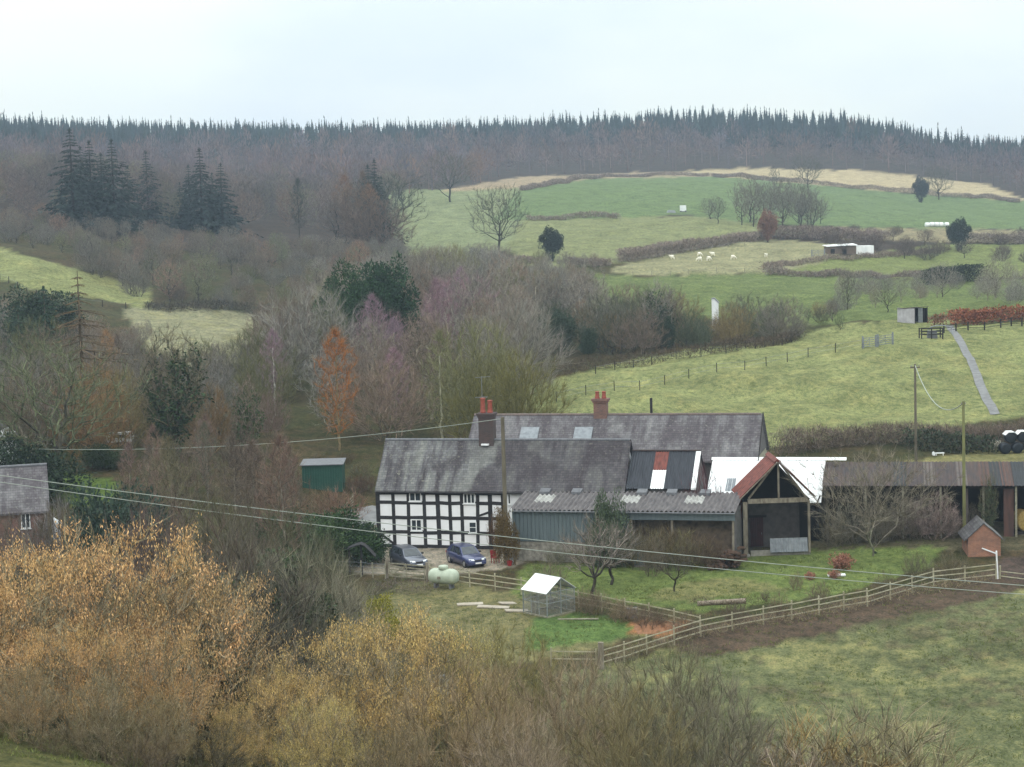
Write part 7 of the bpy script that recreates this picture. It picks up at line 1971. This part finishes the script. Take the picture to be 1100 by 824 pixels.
# rough growth in front of the open lean-to and along the shed
for i, (u, Y, vt, c, wd) in enumerate(((672, 143.2, 566, S(140, 134, 104, .6), .8), (688, 143.8, 560, S(128, 116, 92, .55), .7), (704, 143.5, 566, S(146, 138, 106, .6), .8), (722, 143.2, 560, S(136, 120, 96, .55), .75), (738, 143.6, 566, S(150, 140, 104, .6), .8), (752, 143.3, 570, S(132, 112, 92, .55), .7), (764, 142.6, 574, S(126, 106, 90, .55), .6))):
    p = H.world(H.px(u, 580, -6.2)[0], -6.2 - .4 * (i % 2)); p.z = gz(p.x, p.y)
    plant('scrub%d' % (i % 2), p, max(.8, height_to(p, u, vt)), 'bramble_bush', 'olive brown bramble in the row before the open bay of the lean-to', 'bush', 'brambles before the open bay of the lean-to', crown=c, wide=wd)
for i, (u, Y, vt, c, wd) in enumerate(((895, 146, 548, S(150, 140, 124, .65), .9), (915, 147, 538, S(146, 140, 128, .65), .9), (955, 147.2, 545, S(150, 138, 126, .65), .8), (1022, 146.5, 545, S(158, 142, 134, .65), .7), (940, 146, 536, S(148, 138, 124, .6), .8), (990, 146.8, 532, S(156, 140, 136, .65), .8), (1045, 147.5, 540, S(146, 136, 120, .6), .6))):
    p = spot(u, Y)
    plant('stool%d' % (i % 3), p, height_to(p, u, vt), 'bare_shrub', 'grey bare shrub in the row along the front of the long open shed', 'bush', 'bare shrubs before the long open shed', crown=c, wood=S(150, 144, 124, .6), wide=wd)
p = spot(2, 172)
T = Fr(p, 0)
e = empty('white_cottage', p, 0, 'white rendered house end at the extreme left edge among the trees', 'house')
MB().prism([(-4, 0, -.5), (.1, 0, -.5), (.1, 0, 2.9), (-1.9, 0, 4.3), (-4, 0, 2.9)], (0, 5, 0)).build('wall', WSHEET, e)
roof_slab(MB(), -.2, 5.2, [(-2.3, 2.6), (0, 4.4), (2.3, 2.6)]).build('roof', SLATE2, e).matrix_local = Matrix.Translation((-1.95, 0, .05)) @ Matrix.Rotation(PI / 2, 4, 'Z')

gs = [(590, 640, 600, 'scrub0', S(150, 136, 120, .55), .8), (636, 660, 628, 'scrub1', S(150, 132, 112, .55), .8), (668, 668, 640, 'scrub0', S(160, 140, 118, .6), .8), (700, 676, 648, 'scrub1', S(140, 120, 104, .5), .9), (735, 684, 656, 'scrub0', S(146, 126, 108, .5), .7), (790, 670, 644, 'scrub1', S(134, 116, 102, .5), .8), (838, 664, 634, 'scrub0', S(150, 130, 112, .55), .6), (880, 652, 622, 'scrub1', S(146, 128, 112, .55), .6), (950, 640, 612, 'scrub0', S(140, 128, 104, .52), .7), (985, 625, 590, 'scrub1', S(136, 130, 104, .52), .7), (1022, 622, 588, 'scrub0', S(146, 134, 110, .52), .7)]
for u, v, vt, kd, c, wd in gs:
    p = ground(u, v, 90)
    plant(kd, p, height_to(p, u, vt), 'garden_shrub', 'brown bare shrub along the rail fences round the garden', 'bush', 'bare shrubs along the garden fences', crown=c, wood=S(120, 108, 92, .5), wide=wd)
p = spot(640, 128); plant('fruit1', p, height_to(p, 640, 552), 'plum_tree', 'twiggy grey plum tree rising in front of the lean-to, right of the greenhouse', 'tree', crown=S(152, 140, 132, .6), wood=S(96, 90, 80, .45), wide=.9)
p = spot(700, 136); plant('stool2', p, height_to(p, 700, 575), 'lilac_bush', 'bare mauve lilac on the lawn before the open bay of the lean-to', 'bush', crown=S(146, 132, 116, .55), wood=S(110, 100, 84, .5), wide=.7)

for u, v, vt, c, wd in ((382, 528, 508, S(140, 112, 98, .5), .9), (396, 530, 508, S(128, 104, 92, .5), .9), (388, 512, 494, S(140, 128, 104, .5), 1.1), (345, 500, 486, S(118, 110, 84, .45), 1.3), (372, 498, 484, S(128, 112, 88, .45), 1.2)):
    p = ground(u, v, 150)
    plant('scrub1', p, max(1, height_to(p, u, vt)), 'bank_bush', 'brown bramble on the bank between the green shed and the farmhouse gable', 'bush', 'brambles on the bank by the green shed', crown=c, wide=wd)

# ------------------------------------------------------------------ the air
hm = bpy.data.materials.new('haze'); hm.use_nodes = True
nt = hm.node_tree; nt.nodes.clear()
o_ = nt.nodes.new('ShaderNodeOutputMaterial'); pv = nt.nodes.new('ShaderNodeVolumePrincipled')
pv.inputs['Color'].default_value = (.64, .81, 1.0, 1); pv.inputs['Density'].default_value = 0.00021; pv.inputs['Anisotropy'].default_value = 0.0
nt.links.new(pv.outputs[0], o_.inputs['Volume'])
hb = MB().box(-1000, 1000, -60, 1720, float(ZG.min()) - 1, 150).build('haze', hm)
tag(hb, None, None, None, 'stuff')
